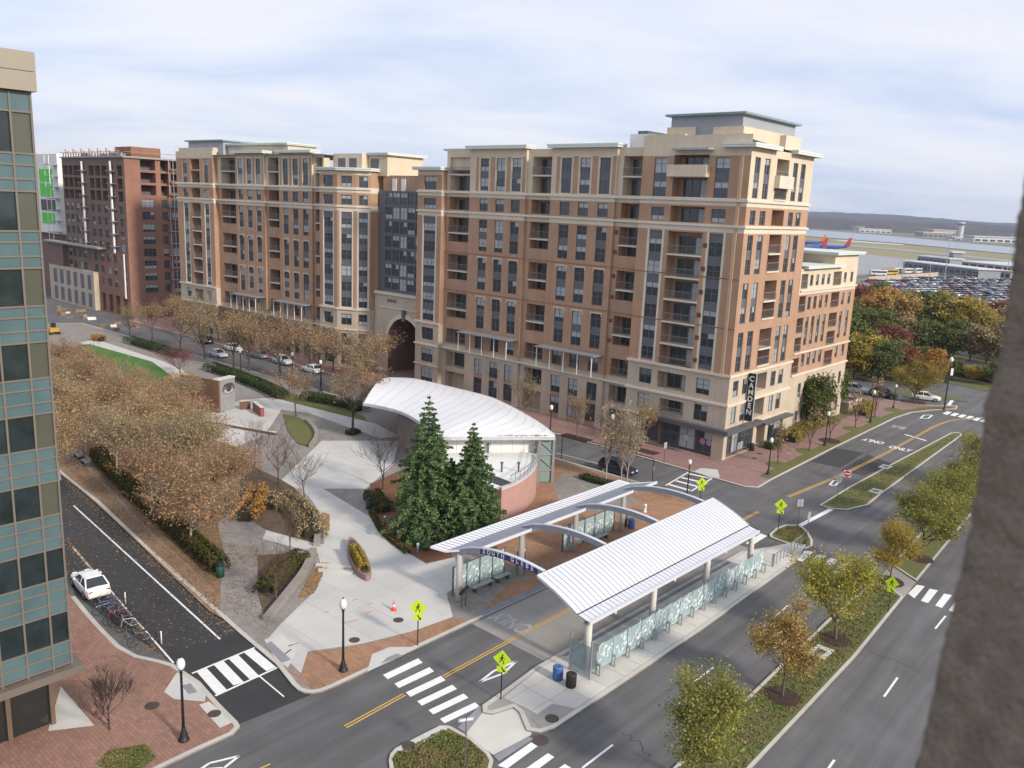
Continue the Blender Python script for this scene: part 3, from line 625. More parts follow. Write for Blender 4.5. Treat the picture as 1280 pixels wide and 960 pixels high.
# vents: small red-brown grilles beside the balconies
def vent(par, x, y, z, n=NF):
    if 'vent' not in CACHE: CACHE['vent'] = MB().box(-.28, .28, -.05, .03, 0, .55).mesh('wall_vent', mat('vent_brown', (.13, .06, .045), .8))
    link('wall_vent', CACHE['vent'], par, (x, y, z), frame_rot(n))
def build_main():
    b = thing('apartment_building', 'tall buff brick apartment block with vertical sign and corner shop beneath', 'building', C0, BA-math.pi/2)
    mb = MB(); X1 = .7; X2 = 1.1
    # right corner bay: two window strips and a balcony stack between
    o = (0, 0); cols = [(2.6, 4.5), (11.1, 13.0)]; bu = (5.4, 10.2); holes = []
    for c in cols: holes += [(*c, 31.9, 36.6, .2), (*c, 28.95, 30.6, .2), (*c, 11.1, 27.7, .2), (*c, 7.9, 9.9, .25), (*c, 4.5, 6.6, .25)]
    floors = [10.8+2.83*i for i in range(6)]
    holes += [(*bu, 31.9, 34.2, 1.7, mBRICK), (*bu, 34.9, 36.9, 1.7, mBRICK), (*bu, 28.9, 30.8, 1.7, mBRICK), (bu[0], bu[1], 10.8, 27.7, 1.7, mBRICK), (6.0, 10.2, 7.7, 9.9, 1.7, mSTONE), (6.0, 9.6, 4.6, 6.4, 1.7, mSTONE)]
    holes += [(1.6, 9.4, .15, 3.5, .35), (9.4, 12.2, .15, 3.5, 1.2, mBLACK)]
    def zb(u, z):
        if z < 3.6 and 1.4 < u < 12.4: return mBLACK if z > 3.5 else mSTONE
        if 10.7 < z < 27.9 and any(abs(u-e) < .3 for c in cols for e in (c[0]-.15, c[1]+.15)): return mBAND
        return zoneBay(u, z)
    facade(mb, o, D1, NF, 14.8, 0, 39.2, holes, zb, (1.4, 12.4, 2.3, 4.8, 10.8, 13.3), ZB)
    for c in cols:
        pair(b, o, D1, NF, *c, 31.9, 36.6, mull=2); single(b, o, D1, NF, *c, 28.95, 30.6); strip(b, o, D1, NF, *c, 11.1, 27.7, 2.77); single(b, o, D1, NF, *c, 7.9, 9.9); single(b, o, D1, NF, *c, 4.5, 6.6)
    for i, z in enumerate(floors): balcony(b, o, D1, NF, *bu, z, z+2.6, 1.7, slab=i > 0)
    balcony(b, o, D1, NF, *bu, 31.9, 34.2, 1.7, rail=False, slab=False); balcony(b, o, D1, NF, *bu, 34.9, 36.9, 1.7, rail=False, slab=False); balcony(b, o, D1, NF, *bu, 28.4, 30.8, 1.7, rail=False, slab=False); balcony(b, o, D1, NF, 6, 10.2, 7.7, 9.9, 1.7, rail=False, slab=False); balcony(b, o, D1, NF, 6, 9.6, 4.3, 6.4, 1.7, slab=False)
    MB().box(-.9, 0, 5.2, 10.6, 34.3, 35.7).obj('balcony_parapet', CREAM, b); MB().box(-1.2, 0, 4.9, 10.0, 37.4, 37.65).obj('balcony_canopy', GREYP, b)
    for z in floors: vent(b, 0, 4.95, z+1)
    # middle bays
    segs = [('b', 14.8, 19.2, 15.2, 18.4), ('t', 19.2, 30.2, (20.2, 23.5, 26.7)), ('b', 30.2, 34.9, 30.5, 34.0), ('t', 34.9, 46.2, (35.9, 39.0, 42.3)), ('b', 46.2, 51.6, 46.5, 51.0)]
    for s in segs:
        L = s[2]-s[1]
        if s[0] == 'b':
            o = (X2, s[1]); a, e = s[3]-s[1], s[4]-s[1]; facade(mb, o, D1, NF, L, 0, 37.9, balc_holes(a, e, 1.6), zoneA, (), ZB); balc_parts(b, o, a, e, 1.6)
            for z in (12.3, 15.0, 18.2, 21, 24.2, 26.8): vent(b, X2, s[1]+.1 if s[1] > 15 else s[2]-.35, z)
            for y in (s[1], s[2]): mb.quad((X2, y, 0), (X2+.02, y, 0), (X2+.02, y, 1), (X2, y, 1), mBRICK)
        else:
            o = (X1, s[1]); triple(mb, b, o, [(u-s[1], u+1.75-s[1]) for u in s[3]], L, 38.1)
            for y, sgn in ((s[1], -1), (s[2], 1)): facade(mb, (X1, y), (1, 0), (0, sgn), .5, 0, 38.1, (), zoneA, (), ZB)
            cornice(b, rect(X1-.75, X1+1.4, s[1]-.5, s[2]+.5), 38.5, .5)
            # slatted terrace canopy on the third floor
            c = link('terrace_canopy', None, b)
            MB().box(X1-2.3, X1-.05, s[1]+.2, s[2]-.2, 10.35, 10.5).obj('canopy_deck', GREYM, c)
            for k in range(5):
                y = s[1]+.6+(L-1.2)*k/4; MB().box(X1-2.15, X1-2.05, y-.05, y+.05, 7.5, 10.34).obj('post', WHITEP, c)
    # left bay
    o = (0, 51.6); facade(mb, o, D1, NF, 5.6, 0, 35.0, [(1.3, 4.1, 31.9, 34.0, .2), (1.3, 4.1, 28.95, 30.6, .2), (1.3, 4.1, 11.1, 27.7, .2), (1.3, 4.1, 7.9, 9.9, .2), (1.3, 4.1, 4.2, 6.4, .2), (1.3, 4.1, .7, 3.2, .2)], lambda u, z: mCREAM if z > 34.2 else (mBAND if 10.7 < z < 27.9 and (1.0 < u < 1.3 or 4.1 < u < 4.4) else zoneBay(u, z)), (1.0, 4.4), ZB+(34.2,))
    strip(b, o, D1, NF, 1.3, 4.1, 11.1, 27.7, 2.77, mull=3)
    for z0, z1 in ((31.9, 34.0), (28.95, 30.6), (7.9, 9.9), (4.2, 6.4), (.7, 3.2)): single(b, o, D1, NF, 1.3, 4.1, z0, z1, mull=3)
    facade(mb, (0, 51.6), D2, NS, X2, 0, 35, (), zoneBay, (), ZB); facade(mb, (0, 14.8), D2, (0, 1), X2, 0, 39.2, (), zoneBay, (), ZB)
    facade(mb, (0, 57.2), D2, (0, 1), 16, 0, 35, (), zoneBay, (), ZB); cornice(b, rect(-.75, 9, 51.2, 57.9), 35.4, .5)
    mb.box(X2+.5, 12, 46.8, 52.2, 35, 38.0, mCREAM); cornice(b, rect(X2-.1, 12.4, 46.6, 52.6), 38.2, .3)
    # end wall with two window pairs, a balcony stack and two more pairs
    o = (0, 0); L = 17.6; sc_ = [(1.1, 2.5), (3.6, 5.1), (11.6, 13.0), (13.9, 15.3)]; sb = (6.9, 10.3); holes = []
    for c in sc_: holes += [(*c, z0, z1, .2) for z0, z1 in PAIRS]+[(*c, 28.9, 30.6, .2), (*c, 8.0, 10.0, .25), (*c, 4.5, 6.7, .25)]
    for a, m_, c in BALP: holes.append((*sb, a+.2, c, 1.6, mBRICK))
    holes += [(*sb, 28.9, 30.8, 1.6, mBRICK), (*sb, 7.9, 10.2, 1.6, mSTONE), (*sb, 4.4, 6.8, 1.6, mSTONE), (.9, 8.0, .15, 3.5, .35), (9.0, 11.5, .15, 3.4, 2.4, mSTONE), (12.4, 17.0, .15, 3.4, .35)]
    def zs(u, z):
        if 3.5 < z < 3.6: return mBLACK
        if 31.9 < z < 37 and (u < 6 or u > 10.8): return mCREAM
        if 31.9 < z: return mCREAM
        return zoneBay(u, z)
    facade(mb, o, D2, NS, L, 0, 37.8, holes, zs, (6, 10.8), ZB)
    for c in sc_:
        for z0, z1 in PAIRS: pair(b, o, D2, NS, *c, z0, z1)
        for z0, z1 in ((28.9, 30.6), (8.0, 10.0), (4.5, 6.7)): single(b, o, D2, NS, *c, z0, z1)
    for a, m_, c in BALP: balcony(b, o, D2, NS, *sb, m_, c, 1.6); balcony(b, o, D2, NS, *sb, a+.2, m_-.2, 1.6)
    for z0, z1 in ((28.4, 30.8), (7.9, 10.2), (4.4, 6.8)): balcony(b, o, D2, NS, *sb, z0, z1, 1.6, rail=False, slab=False)
    MB().box(6.6, 10.6, -.7, 0, 33.4, 34.9).obj('balcony_parapet', BAND, b)
    facade(mb, (L, 0), D1, (1, 0), 20, 0, 37.8, (), zoneBay, (), ZB)
    cornice(b, rect(-.9, 6.4, -.9, 3.5), 38.2, .5); cornice(b, rect(10.6, L+.9, -.9, 3.5), 38.2, .5)
    # corner pilasters and belt courses
    MB().box(-.1, .0, .9, 1.3, 10.9, 36.8).obj('corner_pilaster', mat('pilaster_tan', (.5, .36, .24), .9, .08), b)
    for z, t in ((31.5, .28), (28.5, .25), (10.6, .3), (6.95, .28), (3.62, .2)):
        x1 = -.22
        MB().box(x1, 0, -.22, 14.95, z, z+t).obj('belt_course', BAND, b); MB().box(0, L+.2, -.22, 0, z, z+t).obj('belt_course', BAND, b)
        if z != 10.6 and z != 3.62: MB().box(X1-.2, X1+.35, 14.96, 51.45, z, z+t).obj('belt_course', BAND, b)
        MB().box(x1, 0, 51.46, 57.35, z, z+t).obj('belt_course', BAND, b)
    for z in (16.45, 22.4): MB().box(X1-.04, X1, 14.96, 51.45, z, z+.12).obj('belt_course', mat('brick_course', (.24, .12, .08), .9), b); MB().box(-.04, 0, 0, 14.8, z, z+.12).obj('belt_course', MATS['brick_course'], b)
    # shopfront: dark fascia, pier, glazed bays
    MB().box(-.9, 0, -.9, 12.6, 3.55, 4.1).box(0, 8.6, -.9, 0, 3.55, 4.1).box(8.6, 17.2, -1.3, 0, 3.4, 3.7).obj('shop_canopy', DARKSTEEL, b)
    for a, e in ((1.7, 4.0), (4.1, 6.4), (6.5, 8.9)): window(b, o, D1, NF, a, e, .5, [('s', 0, 2.9)], .3, 2, 'shop_window')
    for a, e in ((.95, 2.6), (2.7, 4.3), (4.4, 6.0), (6.1, 7.8), (12.5, 14.6), (14.7, 16.9)): window(b, o, D2, NS, a, e, .5, [('s', 0, 2.9)], .3, 2, 'shop_window')
    for x, y, c in ((-.02, 5.3, (.5, .5, .45)), (-.02, 3.0, (.45, .2, .3)), (-.02, 2.1, (.4, .25, .4))):
        q = MB(); q.lathe([(.4, 0), (.4, .02)], 14); p = q.obj('window_poster', mat('poster%d' % int(y*10), c, .6), b); p.rotation_euler = (0, -math.pi/2, 0); p.location = (.26, y, 1.9)
    # lettering: white name over the corner shop, vertical sign on the end wall
    t = link('shop_lettering', text_mesh("Champion's", .62, mat('sign_white', (.85, .85, .85), .6), .02), b, (-.93, 10.6, 3.83)); t.rotation_euler = (math.pi/2, 0, -math.pi/2)
    sg = link('vertical_sign', None, b, (4.75, -.05, 4.6))
    MB().box(-.08, .08, -1.15, -.1, 0, 6.1).obj('sign_box', BLACK, sg); MB().box(-.1, .1, -1.2, -1.15, -.05, 6.15).box(-.1, .1, -.1, -.05, -.05, 6.15).box(-.1, .1, -1.15, -.1, 6.1, 6.16).box(-.1, .1, -1.15, -.1, -.06, 0).obj('sign_frame', mat('sign_grey', (.35, .4, .42), .5), sg)
    for i, ch in enumerate('CAMDEN'):
        l = link('letter', text_mesh(ch, .95, MATS['sign_white'], .015, .02), sg, (-.1, -.62, 5.4-i*.86)); l.rotation_euler = (math.pi/2, 0, -math.pi/2)
    for z in (.6, 5.4): MB().box(-.03, .03, -.1, .05, z, z+.1).obj('bracket', BLACK, sg)
    # roofs and penthouse
    mb.quad((X2, 14.8, 37.7), (X2, 52, 37.7), (16, 52, 37.7), (16, 14.8, 37.7), mPENT); mb.quad((0, 0, 38.6), (0, 14.8, 38.6), (17, 14.8, 37.6), (17, 0, 37.6), mPENT)
    mb.box(.3, 9, 9.2, 14.6, 38.2, 39.4, mCREAM); mb.box(.3, 8, 1.2, 5.8, 38.2, 39.3, mCREAM); mb.box(1.2, 10, 8.3, 12.3, 38.2, 40.3, mCREAM); mb.box(1.2, 12, 1.9, 5.9, 38.2, 40.2, mCREAM)
    mb.box(1.6, 16, 2.3, 12.0, 37, 41.6, mPENT); MB().box(1.0, 16.6, 1.7, 12.6, 41.6, 41.85).obj('roof', mat('penthouse_roof', (.23, .3, .32), .6), b)
    mb.box(11, 15.6, 1.1, 2.3, 37, 40.0, mCREAM); mb.box(3, 12, 15.2, 19, 37.6, 39.8, mWHITE); mb.box(4, 9, 17, 18.5, 39.8, 40.3, mBLACK)
    mb.box(X2+.3, 15.8, 30.4, 34.7, 37.2, 38.0, mCREAM); mb.box(X2+.3, 15.8, 15, 19.0, 37.2, 38.0, mCREAM)
    # lower wing beyond the end wall
    L2 = 20.5; o = (17.6, 0); wc = [(3.2, 4.2), (5.2, 6.2), (7.2, 8.2), (9.2, 10.2), (15.4, 16.4), (18, 19)]; holes = []
    rows = [(20.9, 22.4), (17.6, 19.4), (12.6, 16.6), (9.6, 11.4), (5.2, 7.2), (1.0, 3.2)]
    for c in wc: holes += [(*c, *r, .2) for r in rows]
    bl = [(.3, 2.4), (11.4, 14.4)]; bz = [(20.6, 22.6), (17.4, 19.6), (14.5, 16.6), (11.9, 13.9), (8.8, 11.0)]
    for q in bl: holes += [(*q, *z, 1.5, mBRICK) for z in bz]
    facade(mb, o, D2, NS, L2, 0, 23.3, holes, lambda u, z: mSTONE if z < 8.6 else mCREAM if z > 20.3 else mBAND if 19.8 < z < 20.3 else mBRICK, (), (8.6, 19.8, 20.3))
    for c in wc:
        for r in rows: (pair if r[1]-r[0] > 3 else single)(b, o, D2, NS, *c, *r)
    for q in bl:
        for z in bz: balcony(b, o, D2, NS, *q, *z, 1.5, slab=False)
    facade(mb, (17.6+L2, 0), D1, (1, 0), 16, 0, 23.3, (), lambda u, z: mCREAM if z > 20.3 else mBRICK, (), (20.3,)); mb.quad((17.6, 0, 23), (17.6, 18, 23), (17.6+L2, 18, 23), (17.6+L2, 0, 23), mPENT)
    cornice(b, rect(18.2, 31.5, -.7, 4), 23.7, .4); cornice(b, rect(28, 39.0, -.7, 9), 25.4, .4); mb.box(29, 38.1, .05, 8, 23, 25, mCREAM); mb.box(19.5, 24, 6, 9, 23, 25.2, mPENT)
    for z, t in ((20.2, .25), (11.6, .2), (8.5, .25)): MB().box(17.85, 17.8+L2, -.2, 0, z, z+t).obj('belt_course', BAND, b)
    mb.obj('wall', BMATS, b); return b
MAIN = build_main()
KB = B(69.5, -1.5); A2 = R(141)
def build_west():
    b = thing('apartment_building', 'buff brick apartment block with cream top floors behind the row of tan street trees', 'building', KB, A2-math.pi/2); mb = MB(); X1, X2 = .6, 1.0
    segs = [('b', 11.5, 14.4, 11.9, 13.9), ('t', 14.4, 24.2, (15.5, 18.5, 21.5)), ('b', 24.2, 28.9, 24.9, 28.2), ('t', 28.9, 38.6, (30.1, 33.1, 36.1)), ('b', 38.6, 45.6, 39.2, 44.2)]
    for s in segs:
        L = s[2]-s[1]
        if s[0] == 'b': o = (X2, s[1]); a, e = s[3]-s[1], s[4]-s[1]; facade(mb, o, D1, NF, L, 0, 37.5, balc_holes(a, e, 1.6), zoneA, (), ZB); balc_parts(b, o, a, e, 1.6)
        else:
            o = (X1, s[1]); triple(mb, b, o, [(u-s[1], u+1.6-s[1]) for u in s[3]], L, 37.9)
            for y, sgn in ((s[1], -1), (s[2], 1)): facade(mb, (X1, y), (1, 0), (0, sgn), .5, 0, 37.9, (), zoneA, (), ZB)
            cornice(b, rect(X1-.75, X1+1.6, s[1]-.5, s[2]+.5), 38.2, .5); c = link('terrace_canopy', None, b); MB().box(X1-2.3, X1-.05, s[1]+.2, s[2]-.2, 10.35, 10.5).obj('canopy_deck', GREYM, c)
            for k in range(5): y = s[1]+.6+(L-1.2)*k/4; MB().box(X1-2.15, X1-2.05, y-.05, y+.05, 7.5, 10.34).obj('post', WHITEP, c)
    def bay(o, d, n, L, cols, ztop, mull=2, balc=None, cream=36.8):
        holes = []
        for c in cols: holes += [(*c, 31.9, min(36.6, ztop-1), .2), (*c, 28.95, 30.6, .2), (*c, 11.1, 27.7, .2), (*c, 7.9, 9.9, .2), (*c, 4.2, 6.4, .2), (*c, .7, 3.2, .2)]
        if balc: holes += [(*balc, 31.9, 34.2, 1.5, mBRICK), (*balc, 34.6, 36.6, 1.5, mBRICK), (*balc, 28.9, 30.8, 1.5, mBRICK), (*balc, 10.8, 27.7, 1.5, mBRICK), (*balc, 7.6, 9.9, 1.5, mSTONE)]
        facade(mb, o, d, n, L, 0, ztop, holes, lambda u, z: mCREAM if z > cream else (mBAND if 10.7 < z < 27.9 and any(c[0]-.25 < u < c[1]+.25 for c in cols) else zoneBay(u, z)), [q for c in cols for q in (c[0]-.25, c[1]+.25)], ZB+(cream,))
        for c in cols:
            strip(b, o, d, n, *c, 11.1, 27.7, 2.77, mull=mull)
            (pair if ztop > 36.5 else single)(b, o, d, n, *c, 31.9, min(36.6, ztop-1))
            for z0, z1 in ((28.95, 30.6), (7.9, 9.9), (4.2, 6.4), (.7, 3.2)): single(b, o, d, n, *c, z0, z1, mull=mull)
        if balc:
            for i in range(6): balcony(b, o, d, n, *balc, 10.8+2.83*i, 13.4+2.83*i, 1.5, slab=i > 0)
            for z0, z1 in ((31.9, 34.2), (34.6, 36.6), (28.4, 30.8)): balcony(b, o, d, n, *balc, z0, z1, 1.5, rail=False, slab=False)
    bay((0, 45.6), D1, NF, 14.0, [(1.8, 3.4), (9.7, 11.5)], 38.2, 2, (5.0, 8.3))
    bay((0, 6.6), D1, NF, 4.9, [(1.2, 3.8)], 34.8, 3, None, 34.0)
    def facet(p, q): d = np.array(q)-np.array(p); L = float(np.linalg.norm(d)); d = d/L; return d, np.array((d[1], -d[0])), L
    d, n, L = facet((0, 6.6), (1.45, 3.35)); d, n = tuple(d), (-abs(d[1]), -abs(d[0])); bay((0, 6.6), d, n, L, [(.7, 2.8)], 34.8, 2, None, 34.0)
    d, n, L = facet((1.45, 3.35), (3.0, 1.25)); d, n = tuple(d), (-abs(d[1]), -abs(d[0])); bay((1.45, 3.35), d, n, L, [(.5, 2.1)], 34.8, 2, None, 34.0)
    cornice(b, [(-.7, 11.8), (-.7, 6.3), (.9, 3.0), (2.6, .7), (12, .7), (12, 11.8)], 35.2, .5)
    mb.box(4.5, 13, -1.2, 10.5, 34.0, 37.6, mCREAM); mb.box(4.7, 13, -12.5, 0, 28, 34.0, mBRICK); mb.box(4.6, 5, -3.4, -2.4, 31.6, 33.6, mWHITE); mb.box(4.6, 5, -5.6, -4.6, 31.6, 33.6, mWHITE); cornice(b, rect(3.9, 13.4, -1.9, 3.6), 37.9, .4); facade(mb, (3.0, 1.25), (1, 0), (0, -1), 4, 0, 34.8, (), zoneBay, (), ZB); mb.box(3.0, 12, 3.6, 11.4, 34.5, 37.7, mCREAM)
    for y0, y1 in ((1, 3), (8, 10), (5, 7)): mb.box(2.95 if y0 > 3.4 else 4.4, 5, y0, y1, 35.3, 36.9, mSPAN)
    facade(mb, (0, 59.6), D2, (0, 1), 16, 0, 38.2, (), zoneBay, (), ZB); facade(mb, (0, 45.6), D2, NS, X2, 0, 38.2, (), zoneBay, (), ZB); facade(mb, (0, 11.5), D2, (0, 1), X2, 0, 34.8, (), zoneBay, (), ZB)
    mb.quad((0, 11, 37.4), (0, 59.6, 37.4), (16, 59.6, 37.4), (16, 11, 37.4), mPENT)
    mb.box(.4, 8, 46, 59, 38, 38.9, mCREAM); mb.box(1.5, 14, 44, 57, 37, 40.2, mPENT); mb.box(2.5, 9, 24, 44, 37, 39.3, mCREAM); MB().box(.9, 14.6, 43.4, 57.6, 40.2, 40.45).obj('roof', mat('penthouse_roof', (.2, .2, .2), .6), b); cornice(b, rect(1.9, 9.4, 23.4, 44.2), 39.7, .4)
    for z, t in ((31.5, .28), (28.5, .25), (10.6, .3), (6.95, .28)):
        if z != 10.6: MB().box(X1-.2, X1+.35, 11.6, 45.5, z, z+t).obj('belt_course', BAND, b)
        MB().box(-.22, 0, 45.6, 59.8, z, z+t).obj('belt_course', BAND, b); MB().box(-.22, 0, 6.6, 11.5, z, z+t).obj('belt_course', BAND, b)
        for p, q in (((0, 6.6), (1.45, 3.35)), ((1.45, 3.35), (3.0, 1.25))): MB().bar((*p, z+t/2), (*q, z+t/2), .4, t).obj('belt_course', BAND, b)
    mb.obj('wall', BMATS, b); return b
build_west()
def build_link():
    # dark grey glazed link on a stone gateway with an arch
    b = thing('link_building', 'dark grey glazed link over a stone gateway arch joining the two apartment blocks', 'building', B(56.5, 2.2), BA-math.pi/2); mb = MB(); L = 14.0
    cols = [(.85+1.95*k, 2.6+1.95*k) for k in range(6)]; rows = [14.75+2.42*k for k in range(7)]
    o = (.8, 0); facade(mb, o, D1, NF, L, 14.2, 31.6, [(*c, z, z+2.05, .12) for c in cols for z in rows], lambda u, z: mSPAN)
    for c in cols:
        for z in rows: single(b, o, D1, NF, *c, z, z+2.05, depth=.1)
    # gateway: wall with an arched opening, deep barrel behind
    cx_, r, sp = 6.0, 4.3, 5.9; n = 14; arc = [(cx_+r*math.cos(math.pi*i/n), sp+r*math.sin(math.pi*i/n)) for i in range(n+1)]
    def w2(x, y, k=0): return (k, x, y)
    mb.poly([w2(0-1, 0), w2(cx_-r, 0), w2(cx_-r, sp), w2(-1, sp)], mSTONE); mb.poly([w2(cx_+r, 0), w2(L, 0), w2(L, sp), w2(cx_+r, sp)], mSTONE)
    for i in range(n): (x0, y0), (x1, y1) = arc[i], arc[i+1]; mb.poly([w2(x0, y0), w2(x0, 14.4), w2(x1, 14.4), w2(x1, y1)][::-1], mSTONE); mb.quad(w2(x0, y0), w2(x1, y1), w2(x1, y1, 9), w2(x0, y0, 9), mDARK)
    mb.poly([w2(-1, sp), w2(cx_-r, sp), w2(cx_-r, 14.4), w2(-1, 14.4)], mSTONE); mb.poly([w2(cx_+r, sp), w2(L, sp), w2(L, 14.4), w2(cx_+r, 14.4)], mSTONE)
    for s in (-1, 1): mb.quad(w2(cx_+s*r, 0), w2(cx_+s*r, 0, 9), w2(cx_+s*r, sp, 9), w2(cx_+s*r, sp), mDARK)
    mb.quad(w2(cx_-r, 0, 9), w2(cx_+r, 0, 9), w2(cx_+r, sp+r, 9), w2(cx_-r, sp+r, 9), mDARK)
    ring = MB()
    for i in range(n):
        a0, a1 = math.pi*i/n, math.pi*(i+1)/n; q = [(-.18, cx_+R_*math.cos(a), sp+R_*math.sin(a)) for a, R_ in ((a0, r), (a0, r+.75), (a1, r+.75), (a1, r))]; ring.poly(q); ring.quad((-.18, *q[1][1:]), (0.02, *q[1][1:]), (.02, *q[2][1:]), (-.18, *q[2][1:]))
    ring.obj('arch_ring', BAND, b); MB().box(-.4, 0, cx_-.35, cx_+.35, sp+r-.5, sp+r+1.5).obj('keystone', DARKSTEEL, b)
    MB().box(-.3, .8, -1, L, 13.9, 14.3).box(-.15, 0, -.5, L-1.5, 11.6, 11.8).obj('belt_course', BAND, b); mb.box(.85, 10, -1.5, L, 31.3, 31.6, mPENT); mb.box(-.02, 12, -1, -.9, 0, 14, mSTONE)
    [MB().box(-.05, 0, 8.2+.36*k, 8.42+.36*k, 12.6+.1*(k % 2), 13.2).obj('bronze_letter', mat('bronze_letters', (.16, .1, .07), .6), b) for k in range(7)]
    # roof terrace pergola
    pg = link('roof_pergola', None, b)
    for y in (.8, 4.5, 8.2, 11.5): MB().box(1.4, 1.55, y, y+.15, 31.6, 34.0).obj('post', GREYM, pg)
    for x in (1.3, 2.2, 3.1): MB().box(x, x+.12, .2, 12.2, 34.0, 34.15).obj('beam', GREYM, pg)
    mb.obj('wall', BMATS, b); return b
build_link()
# ------------------------------------------------------------------ block under construction, far left
def build_site():
    K2 = G(165, 398); b = thing('unfinished_building', 'dark red brick block under construction with scaffold hoists and open top windows', 'building', K2, BA-math.pi/2); mb = MB(); L, Dp = 36.0, 26.0
    o = (0, 0); cols = [2.0, 6.8, 10.2, 14, 17.5, 24, 26.9, 30.2, 33.4]; rows = [6.6+2.92*k for k in range(10)]
    holes = [(c-(.3 if z < 25 else .7), c+(1.7 if z < 25 else 2.1), z, z+(1.9 if z < 25 else 2.3), .25 if z < 25 else 2.5, None if z < 25 else mBLACK) for c in cols for z in rows]+[(c, c+2.2, .3, 4.6, 1.0, mBLACK) for c in (2, 6, 10, 14)]
    facade(mb, o, D1, NF, L, 0, 37, holes, lambda u, z: mRED if z < 15 and u < 16 else mDARK, (16,), (15,))
    for c in cols:
        for z in rows:
            if z < 25: single(b, o, D1, NF, c-.3, c+1.7, z, z+1.9)
    rc = [(3.7, 6.7), (8.5, 9.9), (11, 13.8), (17, 20)]; rr = [5.9+2.86*k for k in range(11)]
    holes = [(c[0], c[1]+(0 if z < 26 else .6), z, z+(1.9 if z < 26 else 2.3), .25 if z < 26 else 3.0, None if z < 26 else mBLACK) for c in rc for z in rr]
    facade(mb, o, D2, NS, Dp, 0, 37, holes, lambda u, z: mRED)
    for c in rc:
        for z in rr:
            if z < 26: single(b, o, D2, NS, *c, z, z+1.9, mull=3 if c[1]-c[0] > 2 else 2)
    MB().box(-.5, Dp, -.5, L, 37, 37.35).obj('roof_slab', mat('raw_concrete', (.3, .29, .28), .9), b); mb.box(2, 9, -.0+.6, 9, 37.3, 39.6, mRED)
    # stone-faced podium on the left part
    mb.box(-1.2, 0, 17.5, 46, 0, 9.5, mSTONE); mb.box(-1.2, 12, 36, 46, 9.5, 15.5, mDARK)
    for k in range(6):
        for z, h in ((.6, 3.4), (5.0, 3.6)): mb.box(-1.32, -1.19, 19+4.4*k, 21+4.4*k, z, z+h, mSPAN)
    MB().box(-2.2, 0.2, 12, 46, 15.5, 15.9).obj('canopy_deck', MATS['raw_concrete'], b)
    # hoist masts and scaffold decks
    for y in (6.0, 22.2):
        h = link('hoist_mast', None, b); MB().box(-.7, -.35, y, y+.5, 15, 36.2).obj('mast', WHITEP, h)
        for k in range(7): MB().box(-1.3, 0, y-1.3, y+1.5, 16.5+2.9*k, 16.62+2.9*k).obj('platform', GREYM, h)
    MB().box(-.5, -.25, 1.6, 2.0, 4.5, 15).obj('chute', WHITEP, b)
    sc = link('scaffold', None, b)
    for x in (9.9, 11.0): MB().box(x, x+.12, -1.2, -1.1, 0, 37).obj('post', STEEL, sc)
    for k in range(12): MB().box(9.8, 13.9, -1.3, -.1, 3+2.9*k, 3.1+2.9*k).obj('scaffold_deck', mat('plank', (.36, .2, .1), .9) if k > 8 else STEEL, sc)
    for i, (y, c) in enumerate(((1, 'raw_concrete'), (4.5, 'raw_concrete'), (10, 'raw_concrete'), (20, 'raw_concrete'))): mb.box(-.3, 1, y, y+2.3, 37.35, 37.9+.25*(i % 2), mGREY)
    for k in range(22): MB().box(-.2, .1, .8+1.6*k, .95+1.6*k, 37.35, 38.2+.5*((k*7) % 3)).obj('starter_bar', mat('plank', (.36, .2, .1), .9) if k % 3 else STEEL, b)
    MB().box(-.3, -.2, 0, 36, 38.3, 38.4).obj('edge_rail', mat('plank', (.36, .2, .1), .9), b); MB().box(0, 26, -.5, -.4, 38.3, 38.4).obj('edge_rail', MATS['plank'], b)
    mb.obj('wall', BMATS, b)
    # second unfinished building further along with bright green sheathing
    g = thing('sheathed_building', 'unfinished building with bright green sheathing panels beside the glass tower', 'building', K2+E1*50+E2*4, BA-math.pi/2); m2 = MB()
    m2.box(0, 20, 0, 26, 17, 38.5, mWHITE); m2.box(2, 20, 1, 30, 0, 17, mDARK); m2.obj('wall', BMATS, g)
    GRN = mat('green_sheathing', (.1, .62, .06), .7, .12, .4); 
    for z0, z1 in ((31, 34.5), (27, 30.6), (19.6, 22.6)): MB().box(-.12, 0, 4, 13, z0, z1).obj('sheathing_panel', GRN, g)
    for z0, z1 in ((23.2, 26.2),): MB().box(-.14, 0, 3, 13, z0, z1).obj('window_opening', PANE, g)
    for k in range(7): MB().box(-2.5, 0, -1, 2.5, 17.5+3*k, 17.7+3*k).obj('scaffold_deck', STEEL, g)
    for y in (-.8, 2.3): MB().box(-2.4, -2.25, y, y+.15, 0, 38).obj('scaffold_post', WHITEP, g)
build_site()
